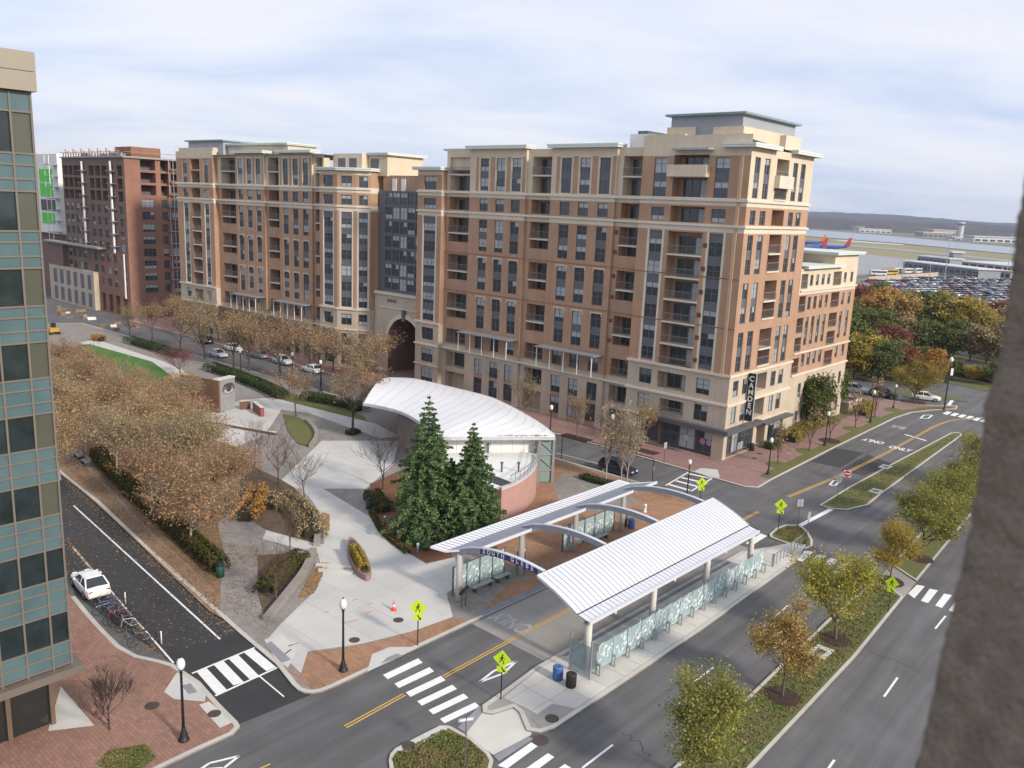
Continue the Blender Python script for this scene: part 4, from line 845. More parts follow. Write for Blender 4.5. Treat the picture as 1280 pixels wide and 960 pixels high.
# ------------------------------------------------------------------ glass office tower on the left
def build_tower():
    TG = mat('tower_spandrel_glass', (.085, .14, .152), .15, .14, .35, .16, .5, spec=.5); TD = mat('tower_vision_glass', (.018, .028, .03), .04, .7, .6, .4, 1.3, spec=.6); TB = mat('tower_blind', (.08, .083, .06), .25, .1, .6, spec=.7); TM = mat('tower_mullion', (.16, .135, .115), .5, .06); CAP = mat('tower_cap_panel', (.30, .265, .21), .6, .06, .3)  # blind and cap colours darkened to stand in for shade on this face
    T0 = G(95, 903); b = thing('office_tower', 'glass office tower with blue-grey spandrels and tan mullions beside the brick corner', 'building', T0, R(48.5)); rng = random.Random(3)
    # local x runs along the face away from the viewer (corner at x = 0), y is inwards
    Lx = 26.0; cols = [0, -.95, -2.25, -3.5, -4.75, -6.0]+[-6.0-1.3*k for k in range(1, 16)]; z1s = [3.8]+[7.65+3.97*k-3.97+3.97 for k in range(7)]
    fl = [(5.19+3.757*k, 7.0+3.78*k) for k in range(8)]          # window bands
    core = MB().box(-Lx, -.1, .1, 14, 3.5, 36.0); core.obj('core', mat('dark_interior', (.03, .032, .03), .9), b)
    def panel(x0, x1, z0, z1, m, nm, y=0): MB().box(x0+.05, x1-.05, y, y+.06, z0+.04, z1-.04).obj(nm, m, b)
    for i in range(len(cols)-1):
        x0, x1 = cols[i+1], cols[i]
        prev = 3.85
        for k, (a, c) in enumerate(fl):
            h = a-prev
            for f0, f1 in ((0, .5), (.5, 1)) if k == 0 else ((0, .32), (.32, .70), (.70, 1)): panel(x0, x1, prev+h*f0, prev+h*f1, TG, 'spandrel_panel')
            blind = i == 0 and k >= 2; panel(x0, x1, a, c, TB if blind else TD, 'window_pane', .05); prev = c
        panel(x0, x1, prev, 34.4, TG, 'spandrel_panel')
    cp = [0.25, -2.2, -5.2, -8.2, -12, -16]
    for x1, x0 in zip(cp, cp[1:]):
        for z0, z1 in ((34.42, 35.35), (35.35, 36.27)): MB().box(x0+.02, x1-.02, -.35, 14 if x1 > 0 else .2, z0+.015, z1-.015).obj('cap_panel', CAP, b)
    for x in cols[:14]: MB().box(x-.05, x+.05, -.07, .04, 3.7, 34.4).obj('mullion', TM, b)
    zl = {3.85, 34.35}
    prev = 3.85
    for k, (a, c) in enumerate(fl): zl |= {a, c, *([prev+(a-prev)*.5] if k == 0 else [prev+(a-prev)*.32, prev+(a-prev)*.7])}; prev = c
    for z in sorted(zl): MB().box(-Lx, .06, -.06, .03, z-.045, z+.045).obj('transom', TM, b)
    MB().box(-Lx, .5, -.5, 14, 3.25, 3.7).obj('soffit_band', mat('tower_soffit', (.15, .125, .105), .6, .1), b)
    # recessed ground floor
    MB().box(-Lx, -.9, .7, 13, -.0+ZS, 3.25).obj('lobby_wall', mat('lobby_glass', (.02, .024, .024), .1, .3, .5, spec=.8), b)
    for x in (-1.0, -3.2, -6, -9): MB().box(x-.12, x+.12, .45, .7, ZS, 3.25).obj('lobby_pier', mat('tower_base_brown', (.13, .09, .06), .7), b)
    # return wall on the street side
    for k, (a, c) in enumerate(fl): MB().box(-.1, .0, .12, 14, a, c).obj('window_pane', TD, b)
build_tower()
# ================================================================== BUS STATION
ROOFW = mat('white_roof_metal', (.60, .615, .66), .38, .04, .4, spec=.5)
ROOFG = mat('grey_shaded_roof_metal', (.30, .32, .38), .4, .04, .4)  # grey for the arch beams; paints the shade of the slope facing back
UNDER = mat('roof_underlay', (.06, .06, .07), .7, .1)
POSTC = mat('column_paint', (.55, .53, .49), .5, .05)
GLS = glass('etched_glass', (.52, .66, .69), .42, .1); SWIRL = mat('etched_white', (.68, .76, .75), .5, .05)
def build_near_canopy():
    c = thing('bus_canopy', 'wide white ribbed vaulted bus canopy over the etched glass screens on the island', 'bus shelter', S0, AZ); t0, t1 = .3, 23.9
    sec = [(4.95, 5.5), (4.5, 5.36), (3.9, 5.16), (3.3, 4.94), (2.7, 4.69), (2.2, 4.46), (1.8, 4.26), (1.4, 4.05)]; n = 50; dt = (t1-t0)/n; gap = .045
    pm = MB(); 
    for (a, z), (b, y) in zip(sec, sec[1:]): pm.quad((0, a, z), (dt-gap, a, z), (dt-gap, b, y), (0, b, y)); 
    pm.quad((0, sec[0][0], sec[0][1]-.05), (dt-gap, sec[0][0], sec[0][1]-.05), (dt-gap, sec[0][0], sec[0][1]), (0, sec[0][0], sec[0][1])); me = pm.mesh('roof_panel', ROOFW)
    gm = MB().quad((0, 1.33, 4.0), (dt-gap, 1.33, 4.0), (dt-gap, .5, 3.82), (0, .5, 3.82)).mesh('gutter_panel', ROOFW)
    for i in range(n): link('roof_panel', me, c, (t0+i*dt, 0, 0)); link('gutter_panel', gm, c, (t0+i*dt, 0, 0))
    u = MB()
    for (a, z), (b, y) in zip(sec, sec[1:]): u.quad((t0, a, z-.014), (t1, a, z-.014), (t1, b, y-.014), (t0, b, y-.014)); u.quad((t0, b, y-.12), (t1, b, y-.12), (t1, a, z-.12), (t0, a, z-.12))
    u.quad((t0, 1.4, 4.004), (t1, 1.4, 4.004), (t1, .5, 3.806), (t0, .5, 3.806)); u.obj('roof_deck', UNDER, c)
    MB().box(t0-.02, t1+.02, .34, .5, 3.62, 3.86).obj('gutter', ROOFW, c); MB().box(t0-.02, t1+.02, 4.95, 5.03, 5.36, 5.54).obj('fascia', ROOFW, c)
    for tt in (t0-.06, t1):
        f = MB()
        for (a, z), (b, y) in zip(sec, sec[1:]): f.add([(tt, a, z+.03), (tt, b, y+.03), (tt, b, y-.16), (tt, a, z-.16), (tt+.07, a, z+.03), (tt+.07, b, y+.03), (tt+.07, b, y-.16), (tt+.07, a, z-.16)], [(0, 1, 2, 3), (7, 6, 5, 4), (0, 4, 5, 1), (3, 2, 6, 7)])
        f.obj('end_trim', ROOFW, c)
    for x in (.75, 8.4, 16.0, 23.4):
        MB().lathe([(.24, ZS), (.24, 3.75), (.2, 3.76)], 16, 0, (x, .75, 0)).obj('post', POSTC, c, True); MB().bar((x, .6, 3.5), (x, 4.9, 5.0), .14, .2).obj('rafter', STEEL, c)
    MB().box(t0, t1, .62, .88, 3.5, 3.66).obj('beam', STEEL, c)
    for x in (3.2, 10.6, 18.2): MB().lathe([(.02, -.2), (.09, -.15), (.1, 0), (.03, .02)], 10, 0, (x, .42, 3.6)).obj('lamp_head', WHITEP, c)
    return c
build_near_canopy()
def build_far_canopy():
    c = thing('bus_canopy', 'narrow butterfly roofed bus canopy carrying the blue SOUTH GLEBE name arch', 'bus shelter', S0, AZ); n = 54; L = 24.2; dt = L/n
    bk, vl, fr = (15.05, 4.55), (14.25, 4.25), (12.45, 4.5); sk = .95           # section corners; ends are cut on the skew
    def sh(w): return (15.05-w)*sk
    a = MB().quad((sh(15.05), *bk), (dt-.08+sh(15.05), *bk), (dt-.08+sh(14.25), *vl), (sh(14.25), *vl)).mesh('roof_panel', ROOFW)
    b = MB().quad((sh(14.2), 14.2, 4.25), (dt-.07+sh(14.2), 14.2, 4.25), (dt-.07+sh(12.5), 12.5, 4.5), (sh(12.5), 12.5, 4.5)).mesh('roof_panel', ROOFG)
    for i in range(n): link('roof_panel', a, c, (-.3+i*dt, 0, 0)); link('roof_panel', b, c, (-.3+i*dt, 0, 0))
    u = MB(); u.quad((-.3+sh(15.05), 15.05, 4.537), (L-.3+sh(15.05), 15.05, 4.537), (L-.3+sh(14.25), 14.25, 4.236), (-.3+sh(14.25), 14.25, 4.236)); u.quad((-.3+sh(14.25), 14.25, 4.236), (L-.3+sh(14.25), 14.25, 4.236), (L-.3+sh(12.45), 12.45, 4.487), (-.3+sh(12.45), 12.45, 4.487)); u.obj('roof_deck', UNDER, c)
    for w, z, h in ((15.08, 4.52, .12), (12.42, 4.46, .24)): MB().bar((-.35+sh(w), w, z), (L-.25+sh(w), w, z), .1, h).obj('fascia', ROOFW, c)
    for e in (-.33, L-.3): MB().bar((e+sh(15.05), 15.05, 4.52), (e+sh(14.25), 14.25, 4.22), .08, .16).bar((e+sh(14.25), 14.25, 4.22), (e+sh(12.45), 12.45, 4.47), .08, .16).obj('end_trim', ROOFW, c)
    arc = [(14.3, 3.95), (13.4, 4.45), (12.4, 4.88), (11.2, 5.22), (10, 5.44), (8.8, 5.56), (7.6, 5.6), (6.4, 5.56), (5.2, 5.45)]
    for k, x in enumerate((1.25, 8.3, 15.4, 22.6)):
        MB().lathe([(.26, ZS), (.26, 3.98), (.22, 4.0)], 16, 0, (x, 13.5, 0)).obj('post', POSTC, c, True)
        ab = MB()
        for (w0, z0), (w1, z1) in zip(arc, arc[1:]): ab.add([(x+dx_, w, z+dz) for w, z in ((w0, z0), (w1, z1)) for dx_, dz in ((-.1, -.42), (.1, -.42), (.1, 0), (-.1, 0))], [(0, 4, 5, 1), (1, 5, 6, 2), (2, 6, 7, 3), (3, 7, 4, 0)])
        ab.obj('arch_beam', ROOFG, c, False); tp = MB()
        for (w0, z0), (w1, z1) in zip(arc, arc[1:]): tp.bar((x, w0, z0+.03), (x, w1, z1+.03), .3, .06)
        tp.obj('arch_cap', ROOFW, c)
        if k == 0:      # the name, set letter by letter along the arch
            NB = mat('sign_blue', (.03, .035, .2), .5); nb = MB(); q = [(w, float(np.interp(-w, [-p[0] for p in arc], [p[1] for p in arc]))) for w in np.linspace(11.3, 5.7, 12)]
            for (w0, z0), (w1, z1) in zip(q, q[1:]): nb.quad((x-.115, w0, z0-.43), (x-.115, w1, z1-.43), (x-.115, w1, z1+.03), (x-.115, w0, z0+.03))
            nm = nb.obj('name_board', NB, c); s = 'SOUTH GLEBE'
            for i, ch in enumerate(s):
                if ch == ' ': continue
                w = 10.9-i*.47; z = float(np.interp(-w, [-p[0] for p in arc], [p[1] for p in arc])); z2 = float(np.interp(-w-.2, [-p[0] for p in arc][::1], [p[1] for p in arc])) if False else z
                l = link('letter', text_mesh(ch, .46, MATS['sign_white'], .006, .014), nm, (x-.125, w, z-.2)); l.rotation_euler = (math.pi/2, 0, -math.pi/2)
    return c
build_far_canopy()
_mr = random.Random(21)
def motif(w, h, seed):
    "white etched swirls on one glass panel"
    r = random.Random(seed); m = MB()
    for k in range(5):
        cx_, cz = r.uniform(-w*.35, w*.35), r.uniform(h*.2, h*.85); R0 = r.uniform(.18, .5); a0 = r.uniform(0, 6.28); span = r.uniform(2.2, 5.5); n = 9
        m.tube([(cx_+R0*(1-.07*i)*math.cos(a0+span*i/n), -.025, min(h+.25, max(.05, cz+R0*1.3*(1-.07*i)*math.sin(a0+span*i/n)))) for i in range(n+1)], .022, 4, 0, False)
    for k in range(2): x = r.uniform(-w*.4, w*.4); m.tube([(x, -.025, h*.3), (x+r.uniform(-.2, .2), -.025, h*.7), (x+r.uniform(-.35, .35), -.025, h+r.uniform(.05, .3))], .02, 4, 0, False)
    return m
MOTIFS = [motif(1.6, 1.75, s).mesh('etched_motif', SWIRL) for s in range(5)]
LEAFP = []
for s in range(3):
    r = random.Random(50+s); m = MB()
    for k in range(6):
        x, z = r.uniform(-.6, .6), r.uniform(.2, 1.5); a = r.uniform(0, 6.28); l = r.uniform(.2, .4); d = np.array((math.cos(a), math.sin(a))); e = np.array((-d[1], d[0]))*l*.35
        pts = [np.array((x, z)), np.array((x, z))+d*l*.5+e, np.array((x, z))+d*l, np.array((x, z))+d*l*.5-e]; m.poly([(p[0], -.022, p[1]) for p in pts])
    LEAFP.append(m.mesh('etched_leaves', SWIRL))
def screen(label, t0, t1, w, n, h0=.3, h1=2.05, flat=False):
    s = thing('glass_screen', label, 'glass screen', T(t0, w, ZS), AZ); dt = (t1-t0)/n
    gm = MB().box(-dt/2+.04, dt/2-.04, -.012, .012, 0, h1-h0).mesh('glass_panel', GLS); pm = MB().box(-.05, .05, -.06, .06, 0, h1+.1 if flat else .95).mesh('screen_post', DARKSTEEL if flat else STEEL)
    if not flat: pm = MB().box(-.06, .06, -.30, -.22, 0, .85).box(-.06, .06, .02, .1, 0, .85).box(-.06, .06, -.22, .02, .72, .84).mesh('screen_leg', STEEL)
    for i in range(n):
        g = link('glass_panel', gm, s, ((i+.5)*dt, 0, h0)); m = link('etched_motif', MOTIFS[_mr.randrange(5)], g); m.scale = (dt/1.7*(1 if _mr.random() < .5 else -1), 1, (h1-h0)/1.75*(.98 if not flat else .9)); link('etched_leaves', LEAFP[_mr.randrange(3)], g)
    for i in range(n+1): link('screen_leg' if not flat else 'screen_post', pm, s, (i*dt, 0, 0))
    if flat: MB().box(0, n*dt, -.03, .03, h1+.02, h1+.08).obj('top_rail', DARKSTEEL, s)
    return s
screen('long row of etched glass screen panels along the road side of the bus island', .75, 24.2, -.1, 14)
screen('etched glass screen panels behind the bench under the name arch', 1.6, 7.4, 14.55, 4, .15, 2.3, True)
screen('etched glass screen panels beside the blue bin under the narrow canopy', 14.6, 22.2, 14.2, 5, .15, 2.3, True)
# end screen of clear glass at the island tip
es = thing('end_screen', 'clear glass end panel with steel posts by the black and blue bins', 'glass screen', T(-.1, -.2, ZS), AZ+math.pi/2); MB().box(0, 1.7, -.01, .01, .1, 2.3).obj('glass_panel', glass('clear_glass', (.45, .55, .56), .35), es)
for x in (0, 1.7): MB().box(x-.05, x+.05, -.05, .05, 0, 2.75).obj('screen_post', STEEL, es)
def bench(label, t, w, L=2.2):
    b = thing('bench', label, 'bench', T(t, w, ZS), AZ)
    for k in range(3): MB().box(0, L, -.2+.16*k, -.07+.16*k, .43, .47).obj('slat', STEEL, b)
    for x in (.25, L-.25): MB().box(x-.04, x+.04, -.18, .22, 0, .43).obj('leg', DARKSTEEL, b)
bench('grey slatted bench in front of the glass under the name arch', 3.0, 13.75); bench('grey slatted bench beside the round column of the name arch', 5.6, 13.75, 1.6); bench('grey slatted bench in front of the glass near the blue bin', 18.2, 13.5)
# railing at the far end of the island
rl = thing('railing', 'short grey steel railing on the island end by the small grass island', 'railing', T(26.0, -.2, ZS), AZ+.05)
MB().box(0, 6.4, -.03, .03, 1.02, 1.08).obj('top_rail', STEEL, rl)
for k in range(9): MB().box(k*.8-.03, k*.8+.03, -.03, .03, 0, 1.02).obj('post', STEEL, rl)
MB().box(-.06, .06, -.1, .1, 0, 1.2).obj('end_post', STEEL, rl)
def bin_(label, px, m, z=ZS, top=None, r=.33, h=.95):
    p = G(*px, z); b = thing('litter_bin', label, 'bin', (p[0], p[1], z)); k = MB(); n = 18
    k.lathe([(r*.88, 0), (r, .05), (r, h*.88), (r*.98, h*.9)], n).obj if False else None
    q = MB(); q.lathe([(r*.88, 0), (r, .05), (r, h*.86), (r*.97, h*.88)], n); q.obj('body', m, b, True)
    MB().lathe([(r*1.04, h*.88), (r*1.04, h*.94), (r*.8, h), (r*.35, h+.02), (r*.3, h-.03), (.01, h-.03)], n).obj('lid', top or m, b, True)
    s = MB()
    for i in range(n): a = 2*math.pi*i/n; s.box(r*math.cos(a)-.012, r*math.cos(a)+.012, r*math.sin(a)-.012, r*math.sin(a)+.012, .06, h*.86)
    s.obj('ribs', m, b)
bin_('blue round recycling bin with lid on the island tip', (697, 849), mat('bin_blue', (.06, .13, .32), .5)); bin_('black ribbed litter bin on the island tip', (713.5, 858), mat('bin_black', (.03, .022, .02), .6))
bin_('blue round bin on the brick beside the narrow canopy column', (789, 660), MATS['bin_blue']); bin_('black ribbed litter bin under the corner shop wall', (939.5, 563), MATS['bin_black'])
# timetable stand and kiosk
def stand(label, t, w, rz, h=1.5):
    s = thing('information_stand', label, 'information stand', T(t, w, ZS), rz)
    for x in (-.3, .3): MB().box(x-.03, x+.03, -.03, .03, 0, h).obj('leg', DARKSTEEL, s)
    k = MB().box(-.4, .4, -.12, .12, -.28, .28).obj('panel', BLACK, s); k.location = (0, 0, h); k.rotation_euler = (R(35), 0, 0); MB().box(-.36, .36, -.135, -.12, -.24, .24).obj('face', mat('panel_brown', (.16, .1, .08), .5), k)
stand('black tilted information stand beside the arch column', .9, 12.6, AZ+.3, 1.35)
kp = thing('fare_machine', 'dark upright fare machine behind the arch column', 'fare machine', T(8.9, 14.0, ZS), AZ); MB().box(-.3, .3, -.25, .25, .05, 1.75).obj('cabinet', DARKSTEEL, kp); MB().box(-.2, .2, -.26, -.25, 1.0, 1.5).obj('screen', PANE, kp); MB().box(-.34, .34, -.3, .3, 0, .05).obj('plinth', STEEL, kp); MB().box(-.2, .2, -.2, .2, 1.75, 2.0).obj('hood', WHITEP, kp)
kp = thing('phone_stand', 'black upright cabinet next to the blue bin', 'cabinet', G(780, 657, ZS), AZ); MB().box(-.25, .25, -.2, .2, .1, 1.5).obj('cabinet', BLACK, kp); MB().box(-.3, .3, -.25, .25, 0, .1).obj('plinth', DARKSTEEL, kp); MB().box(-.18, .18, -.21, -.2, .8, 1.3).obj('face', FRAME, kp)
hy = thing('fire_hydrant', 'pale grey hydrant standing on the brick near the second bus arch', 'fire hydrant', G(806, 640, ZS)); MB().lathe([(.2, 0), (.2, .06), (.13, .08), (.13, .65), (.17, .68), (.15, .8), (.05, .88)], 12).obj('barrel', WHITEP, hy, True)
for s in (-1, 1): MB().tube([(s*.1, 0, .5), (s*.24, 0, .5)], .06, 8).obj('outlet', STEEL, hy)
# ------------------------------------------------------------------ park pavilion with its white swept roof
def build_pavilion():
    c = thing('pavilion', 'park pavilion with white swept metal roof over a curved pink brick wall', 'pavilion', (0, 0, 0)); Zr = 5.5
    fr = [(454, 504), (472, 507), (500, 514), (520, 524), (540, 538), (553, 546), (586, 546.5), (620, 546.5), (660, 546.5), (694, 546.5)]; bk = [(487, 472), (515, 473), (540, 478), (565, 484), (590, 490), (615, 497), (635, 506), (652, 515), (677, 530), (693, 543)]
    def resamp(px, n):
        P = np.array(spline(PX(px, Zr), 6)); d = np.r_[0, np.cumsum(np.linalg.norm(np.diff(P, axis=0), axis=1))]; return [np.array([np.interp(q, d, P[:, k]) for k in range(3)]) for q in np.linspace(0, d[-1], n)]
    n, m = 21, 9; F_, B_ = resamp(fr, n*2-1), resamp(bk, n*2-1)
    def pt(i, j):      # i 0..n-1 along, j 0..m across; seams bow along the roof
        s = j/m; ii = min(2*n-2, max(0, 2*i+3.2*math.sin(math.pi*s)*(1 if 2 < i < n-3 else .5))) if 0 < i < n-1 else 2*i
        lo = int(ii); f = ii-lo; hi = min(lo+1, 2*n-2); a = F_[lo]*(1-f)+F_[hi]*f; b = B_[lo]*(1-f)+B_[hi]*f
        q = a*(1-s)+b*s; w = np.linalg.norm(b-a); q = q+np.array([0, 0, min(1.0, w*.07)*math.sin(math.pi*s)]); return q
    for i in range(n-1):
        pm = MB(); 
        for j in range(m):
            a, b, d, e = pt(i, j), pt(i+1, j), pt(i+1, j+1), pt(i, j+1); k = .035
            if np.linalg.norm(b-a) < .05 and np.linalg.norm(d-e) < .05: continue
            ga = (b-a)*min(.2, k/max(.05, np.linalg.norm(b-a))); gd = (d-e)*min(.2, k/max(.05, np.linalg.norm(d-e))); pm.quad(a+ga, b, d, e+gd)
        if pm.v: pm.obj('roof_panel', mat('pavilion_white', (.74, .74, .75), .5, .05, .3), c, True)
    u = MB()
    for i in range(n-1):
        for j in range(m):
            a, b, d, e = (pt(i, j), pt(i+1, j), pt(i+1, j+1), pt(i, j+1)); z = np.array((0, 0, .018)); u.quad(a-z, b-z, d-z, e-z)
    u.obj('roof_deck', UNDER, c)
    f = MB(); z = np.array((0, 0, .14))
    for P in (F_, B_):
        for a, b in zip(P, P[1:]): f.bar(a-z, b-z, .12, .34)
    f.bar(F_[0]-z, B_[0]-z, .12, .34); f.obj('fascia', mat('fascia_grey', (.5, .51, .53), .5), c)
    # drum: curved pink brick wall with a white terrace roof inside
    zt = 3.4; dr = spline([G(x, y, zt) for x, y in ((627, 613), (641, 608), (655, 600), (665, 591.5), (671, 582), (672, 570))], 5); inn = [G(x, y, zt) for x, y in ((669, 558), (610, 556), (560, 557), (548, 575), (575, 600), (607, 607))]
    w = MB(); poly = [tuple(p[:2]) for p in dr+inn]; w.prism(poly, ZS, zt, 1, 0); w.obj('drum_wall', [mat('pink_brick', (.42, .25, .215), .9, .08, 1, .08, .3), WHITEP], c)
    pr = MB(); ribbon(pr, [p[:2] for p in dr], .3, zt, zt+.28, 0, 1); pr.obj('coping', mat('coping_pale', (.5, .5, .5), .7), c)
    MB().poly([(*G(x, y, zt)[:2], zt+.02) for x, y in ((606, 590), (640, 603), (632, 610), (600, 598))]).obj('roof_strip', UNDER, c)
    rl = MB(); pts = dr[4:]+[]; 
    for p in pts[::2]: rl.bar((*p[:2], zt+.28), (*p[:2], zt+1.25), .06, .06)
    for a, b in zip(pts, pts[1:]): rl.bar((*a[:2], zt+1.25), (*b[:2], zt+1.25), .07, .07); rl.bar((*a[:2], zt+.75), (*b[:2], zt+.75), .04, .04)
    rl.obj('railing', STEEL, c)
    for x, y in ((603, 578), (627, 590), (648, 590), (610, 566)):
        p = G(x, y, zt); MB().lathe([(.1, 0), (.1, .9), (.16, .92), (.16, 1.05), (.02, 1.08)], 8, 0, p).obj('roof_vent', DARKSTEEL, c)
    # clerestory under the roof edge: white panels
    A, Bq = G(556, 566, zt), G(668, 566, zt); nn = 8
    for i in range(nn):
        a, b = A+(Bq-A)*i/nn, A+(Bq-A)*(i+1)/nn; MB().bar(a+(b-a)*.01+np.array((0, .3, .95)), b-(b-a)*.01+np.array((0, .3, .95)), .06, 1.9).obj('wall_panel', WHITEP, c)
    # stair corner glazing on the right and dark stage wall on the left
    p0 = G(672, 604, ZS); p1 = G(690, 603, ZS)
    for p in (p0, p1): MB().bar((*p[:2], ZS), (*p[:2], 5.3), .3, .3).obj('post', STEEL, c)
    for z in (1.6, 3.4, 5.1): MB().bar((*p0[:2], z), (*p1[:2], z), .15, .15).obj('transom', STEEL, c)
    MB().bar((*p0[:2], 3.2), (*p1[:2], 1.7), .1, .1).bar((*p0[:2], 5.0), (*p1[:2], 3.5), .1, .1).obj('brace', STEEL, c)
    MB().bar((*(p0[:2]+(0, .12)), 2.7), (*(p1[:2]+(0, .12)), 2.7), .03, 5.0).obj('glass_panel', glass('pavilion_glass', (.3, .42, .38), .6), c)
    a, b = G(499, 557, ZS), G(560, 590, ZS); MB().bar((*a[:2], 2.7), (*b[:2], 2.7), .4, 5.2).obj('stage_wall', mat('stage_wall', (.2, .17, .15), .9, .15, 1), c); a2 = G(530, 548, ZS)
    MB().bar((*a[:2], 2.7), (*a2[:2], 2.7), .3, 5.2).obj('stage_wall', MATS['stage_wall'], c)
    for x, y in ((640, 640), (622, 645)): p = G(x, y, ZS); MB().lathe([(.05, 0), (.05, .7), (.1, .72), (.1, .85)], 8, 0, p).obj('bollard', BLACK, c)
    # stepped block at the drum's end
    a = G(611, 655, ZS); 
    for k in range(3): MB().box(a[0]-.9, a[0]-.1, a[1]+.5+.2*k, a[1]+1.6+.2*k, ZS+1.0*k, ZS+.9+1.0*k).obj('corner_block', mat('dark_block', (.1, .06, .055), .8), c)
build_pavilion()
# ================================================================== STREET FURNITURE
GLOBE = mat('lamp_globe', (.72, .73, .72), .25, .04)
def lamp_proto():
    l = thing('street_lamp', 'black street lamp', 'street lamp'); MB().lathe([(.3, 0), (.3, .08), (.24, .14), (.22, .35), (.13, .62), (.1, .75), (.1, .8)], 14).obj('base', BLACK, l, True)
    MB().lathe([(.085, .8), (.075, 2.4), (.065, 4.1), (.1, 4.15), (.06, 4.2), (.12, 4.32)], 12).obj('post', BLACK, l, True); MB().lathe([(.1, 4.32), (.19, 4.42), (.24, 4.62), (.21, 4.85), (.12, 4.98), (.03, 5.02)], 14).obj('globe', GLOBE, l, True)
    MB().lathe([(.05, 5.0), (.05, 5.06), (.015, 5.14)], 8).obj('finial', BLACK, l); MB().lathe([(.14, 4.3), (.14, 4.34)], 12).obj('collar', BLACK, l); return l
LAMP = lamp_proto(); first = True
for px, z, lab, s in (((429, 838), ZS, 'black globe street lamp on the brown brick by the long crosswalk', 1), ((230, 925), ZS, 'black globe street lamp on the red brick corner beside the office tower', 1), ((858.5, 621), ZS, 'black globe street lamp at the crossing behind the narrow bus canopy', .84),
                   ((960, 593), ZS, 'black globe street lamp at the pavement corner outside the shop', .9), ((1031, 557), ZS, 'black globe street lamp on the pink pavement, second from the shop corner', .95), ((1088, 528), ZS, 'black globe street lamp on the pink pavement beside the stone planter', 1), ((1116.5, 510.5), ZS, 'black globe street lamp nearest the parked dark green car', .8),
                   ((687, 553), ZS, 'black globe street lamp behind the tip of the white pavilion roof', 1), ((763, 566), ZS, 'black globe street lamp behind the dark parked car', 1), ((401, 489), ZS, 'black globe street lamp by the hedge on the far side of the plaza', 1), ((366, 478), ZS, 'black globe street lamp among the tan street trees by the hedge', 1), ((301, 470), ZS, 'black globe street lamp beside the wall with the painted eye', .9)):
    p = G(*px, z); rz = random.Random(lab).uniform(0, 6)
    if first: o = LAMP; o.location = (p[0], p[1], z); o.rotation_euler = (0, 0, rz); o.scale = (s,)*3; o['label'] = lab; first = False
    else: o = dup(LAMP, None, (p[0], p[1], z), rz, s, lab)
    o['group'] = 'globe street lamps'
# pedestrian crossing signs
LIME = mat('sign_lime', (.52, .72, .02), .5, .03)
def walker():
    m = MB()
    def blob(x, z, r): m.poly([(x+r*math.cos(a*math.pi/4), 0, z+r*math.sin(a*math.pi/4)) for a in range(8)])
    def limb(*p, w=.05):
        for (x0, z0), (x1, z1) in zip(p, p[1:]): m.bar((x0, 0, z0), (x1, 0, z1), .004, w, 0, (0, 1, 0)) if False else m.poly([(x0-w/2, 0, z0), (x0+w/2, 0, z0), (x1+w/2, 0, z1), (x1-w/2, 0, z1)])
    blob(.02, .24, .05); limb((.01, .17), (-.02, -.02), w=.1); limb((-.03, 0), (-.1, -.13), (-.16, -.25)); limb((-.01, 0), (.07, -.13), (.1, -.27)); limb((.02, .15), (.11, .06), (.15, .0), w=.04); limb((0, .15), (-.1, .09), (-.13, -.01), w=.04)
    return m.mesh('pictogram', BLACK)
def arrow():
    m = MB(); m.poly([(-.04, 0, .12), (.04, 0, .12), (.16, 0, -.06), (.1, 0, -.1)]).poly([(.2, 0, -.13), (.05, 0, -.11), (.17, 0, .03)]); return m.mesh('pictogram', BLACK)
def sign_proto():
    s = thing('crossing_sign', 'crossing sign', 'traffic sign'); MB().bar((0, 0, 0), (0, 0, 2.75), .06, .06).obj('post', BLACK, s)
    def plate(w, h, z, rot, nm, pic):
        p = MB().box(-w/2, w/2, -.01, .01, -h/2, h/2).obj(nm, LIME, s); p.location = (0, -.05, z); p.rotation_euler = (0, rot, 0)
        q = link('pictogram', pic, p, (0, -.016, 0)); q.rotation_euler = (0, -rot, 0); 
        e = MB(); b = .025
        for a, c, d, f in ((-w/2, w/2, h/2-b, h/2), (-w/2, w/2, -h/2, -h/2+b), (-w/2, -w/2+b, -h/2+b, h/2-b), (w/2-b, w/2, -h/2+b, h/2-b)): e.quad((a+.02, -.0125, d), (c-.02, -.0125, d), (c-.02, -.0125, f), (a+.02, -.0125, f))
    plate(.76, .76, 2.45, math.pi/4, 'sign_plate', walker()); plate(.6, .32, 1.82, 0, 'arrow_plate', arrow()); return s
SG = sign_proto(); first = True
for px, z, h, lab in (((522, 806.5), ZS, 763-19, 'lime crossing sign on the brown brick kerb by the long crosswalk'), ((626, 873.5), ZS, 813, 'lime crossing sign on the tip of the bus island'), ((874.5, 633), ZS, 597, 'lime crossing sign behind the white vaulted canopy'), ((972.5, 664), ZS, 624, 'lime crossing sign on the small grass island'), ((1110, 764), ZS, 721, 'lime crossing sign beside the green median tree')):
    p = G(*px, z); sc = min(1.15, height_at(px, h, z)/2.95); rz = math.atan2(p[0], -p[1])+math.pi+random.Random(lab).uniform(-.5, .5); rz = math.atan2(-p[0], p[1])+random.Random(lab).uniform(-.35, .35)
    if first: o = SG; o.location = (p[0], p[1], z); o.rotation_euler = (0, 0, rz); o.scale = (sc,)*3; o['label'] = lab; first = False
    else: o = dup(SG, None, (p[0], p[1], z), rz, sc, lab)
    o['group'] = 'lime crossing signs'
GREYBACK = mat('sign_back', (.36, .37, .39), .5); REDS = mat('sign_red', (.5, .03, .04), .5)
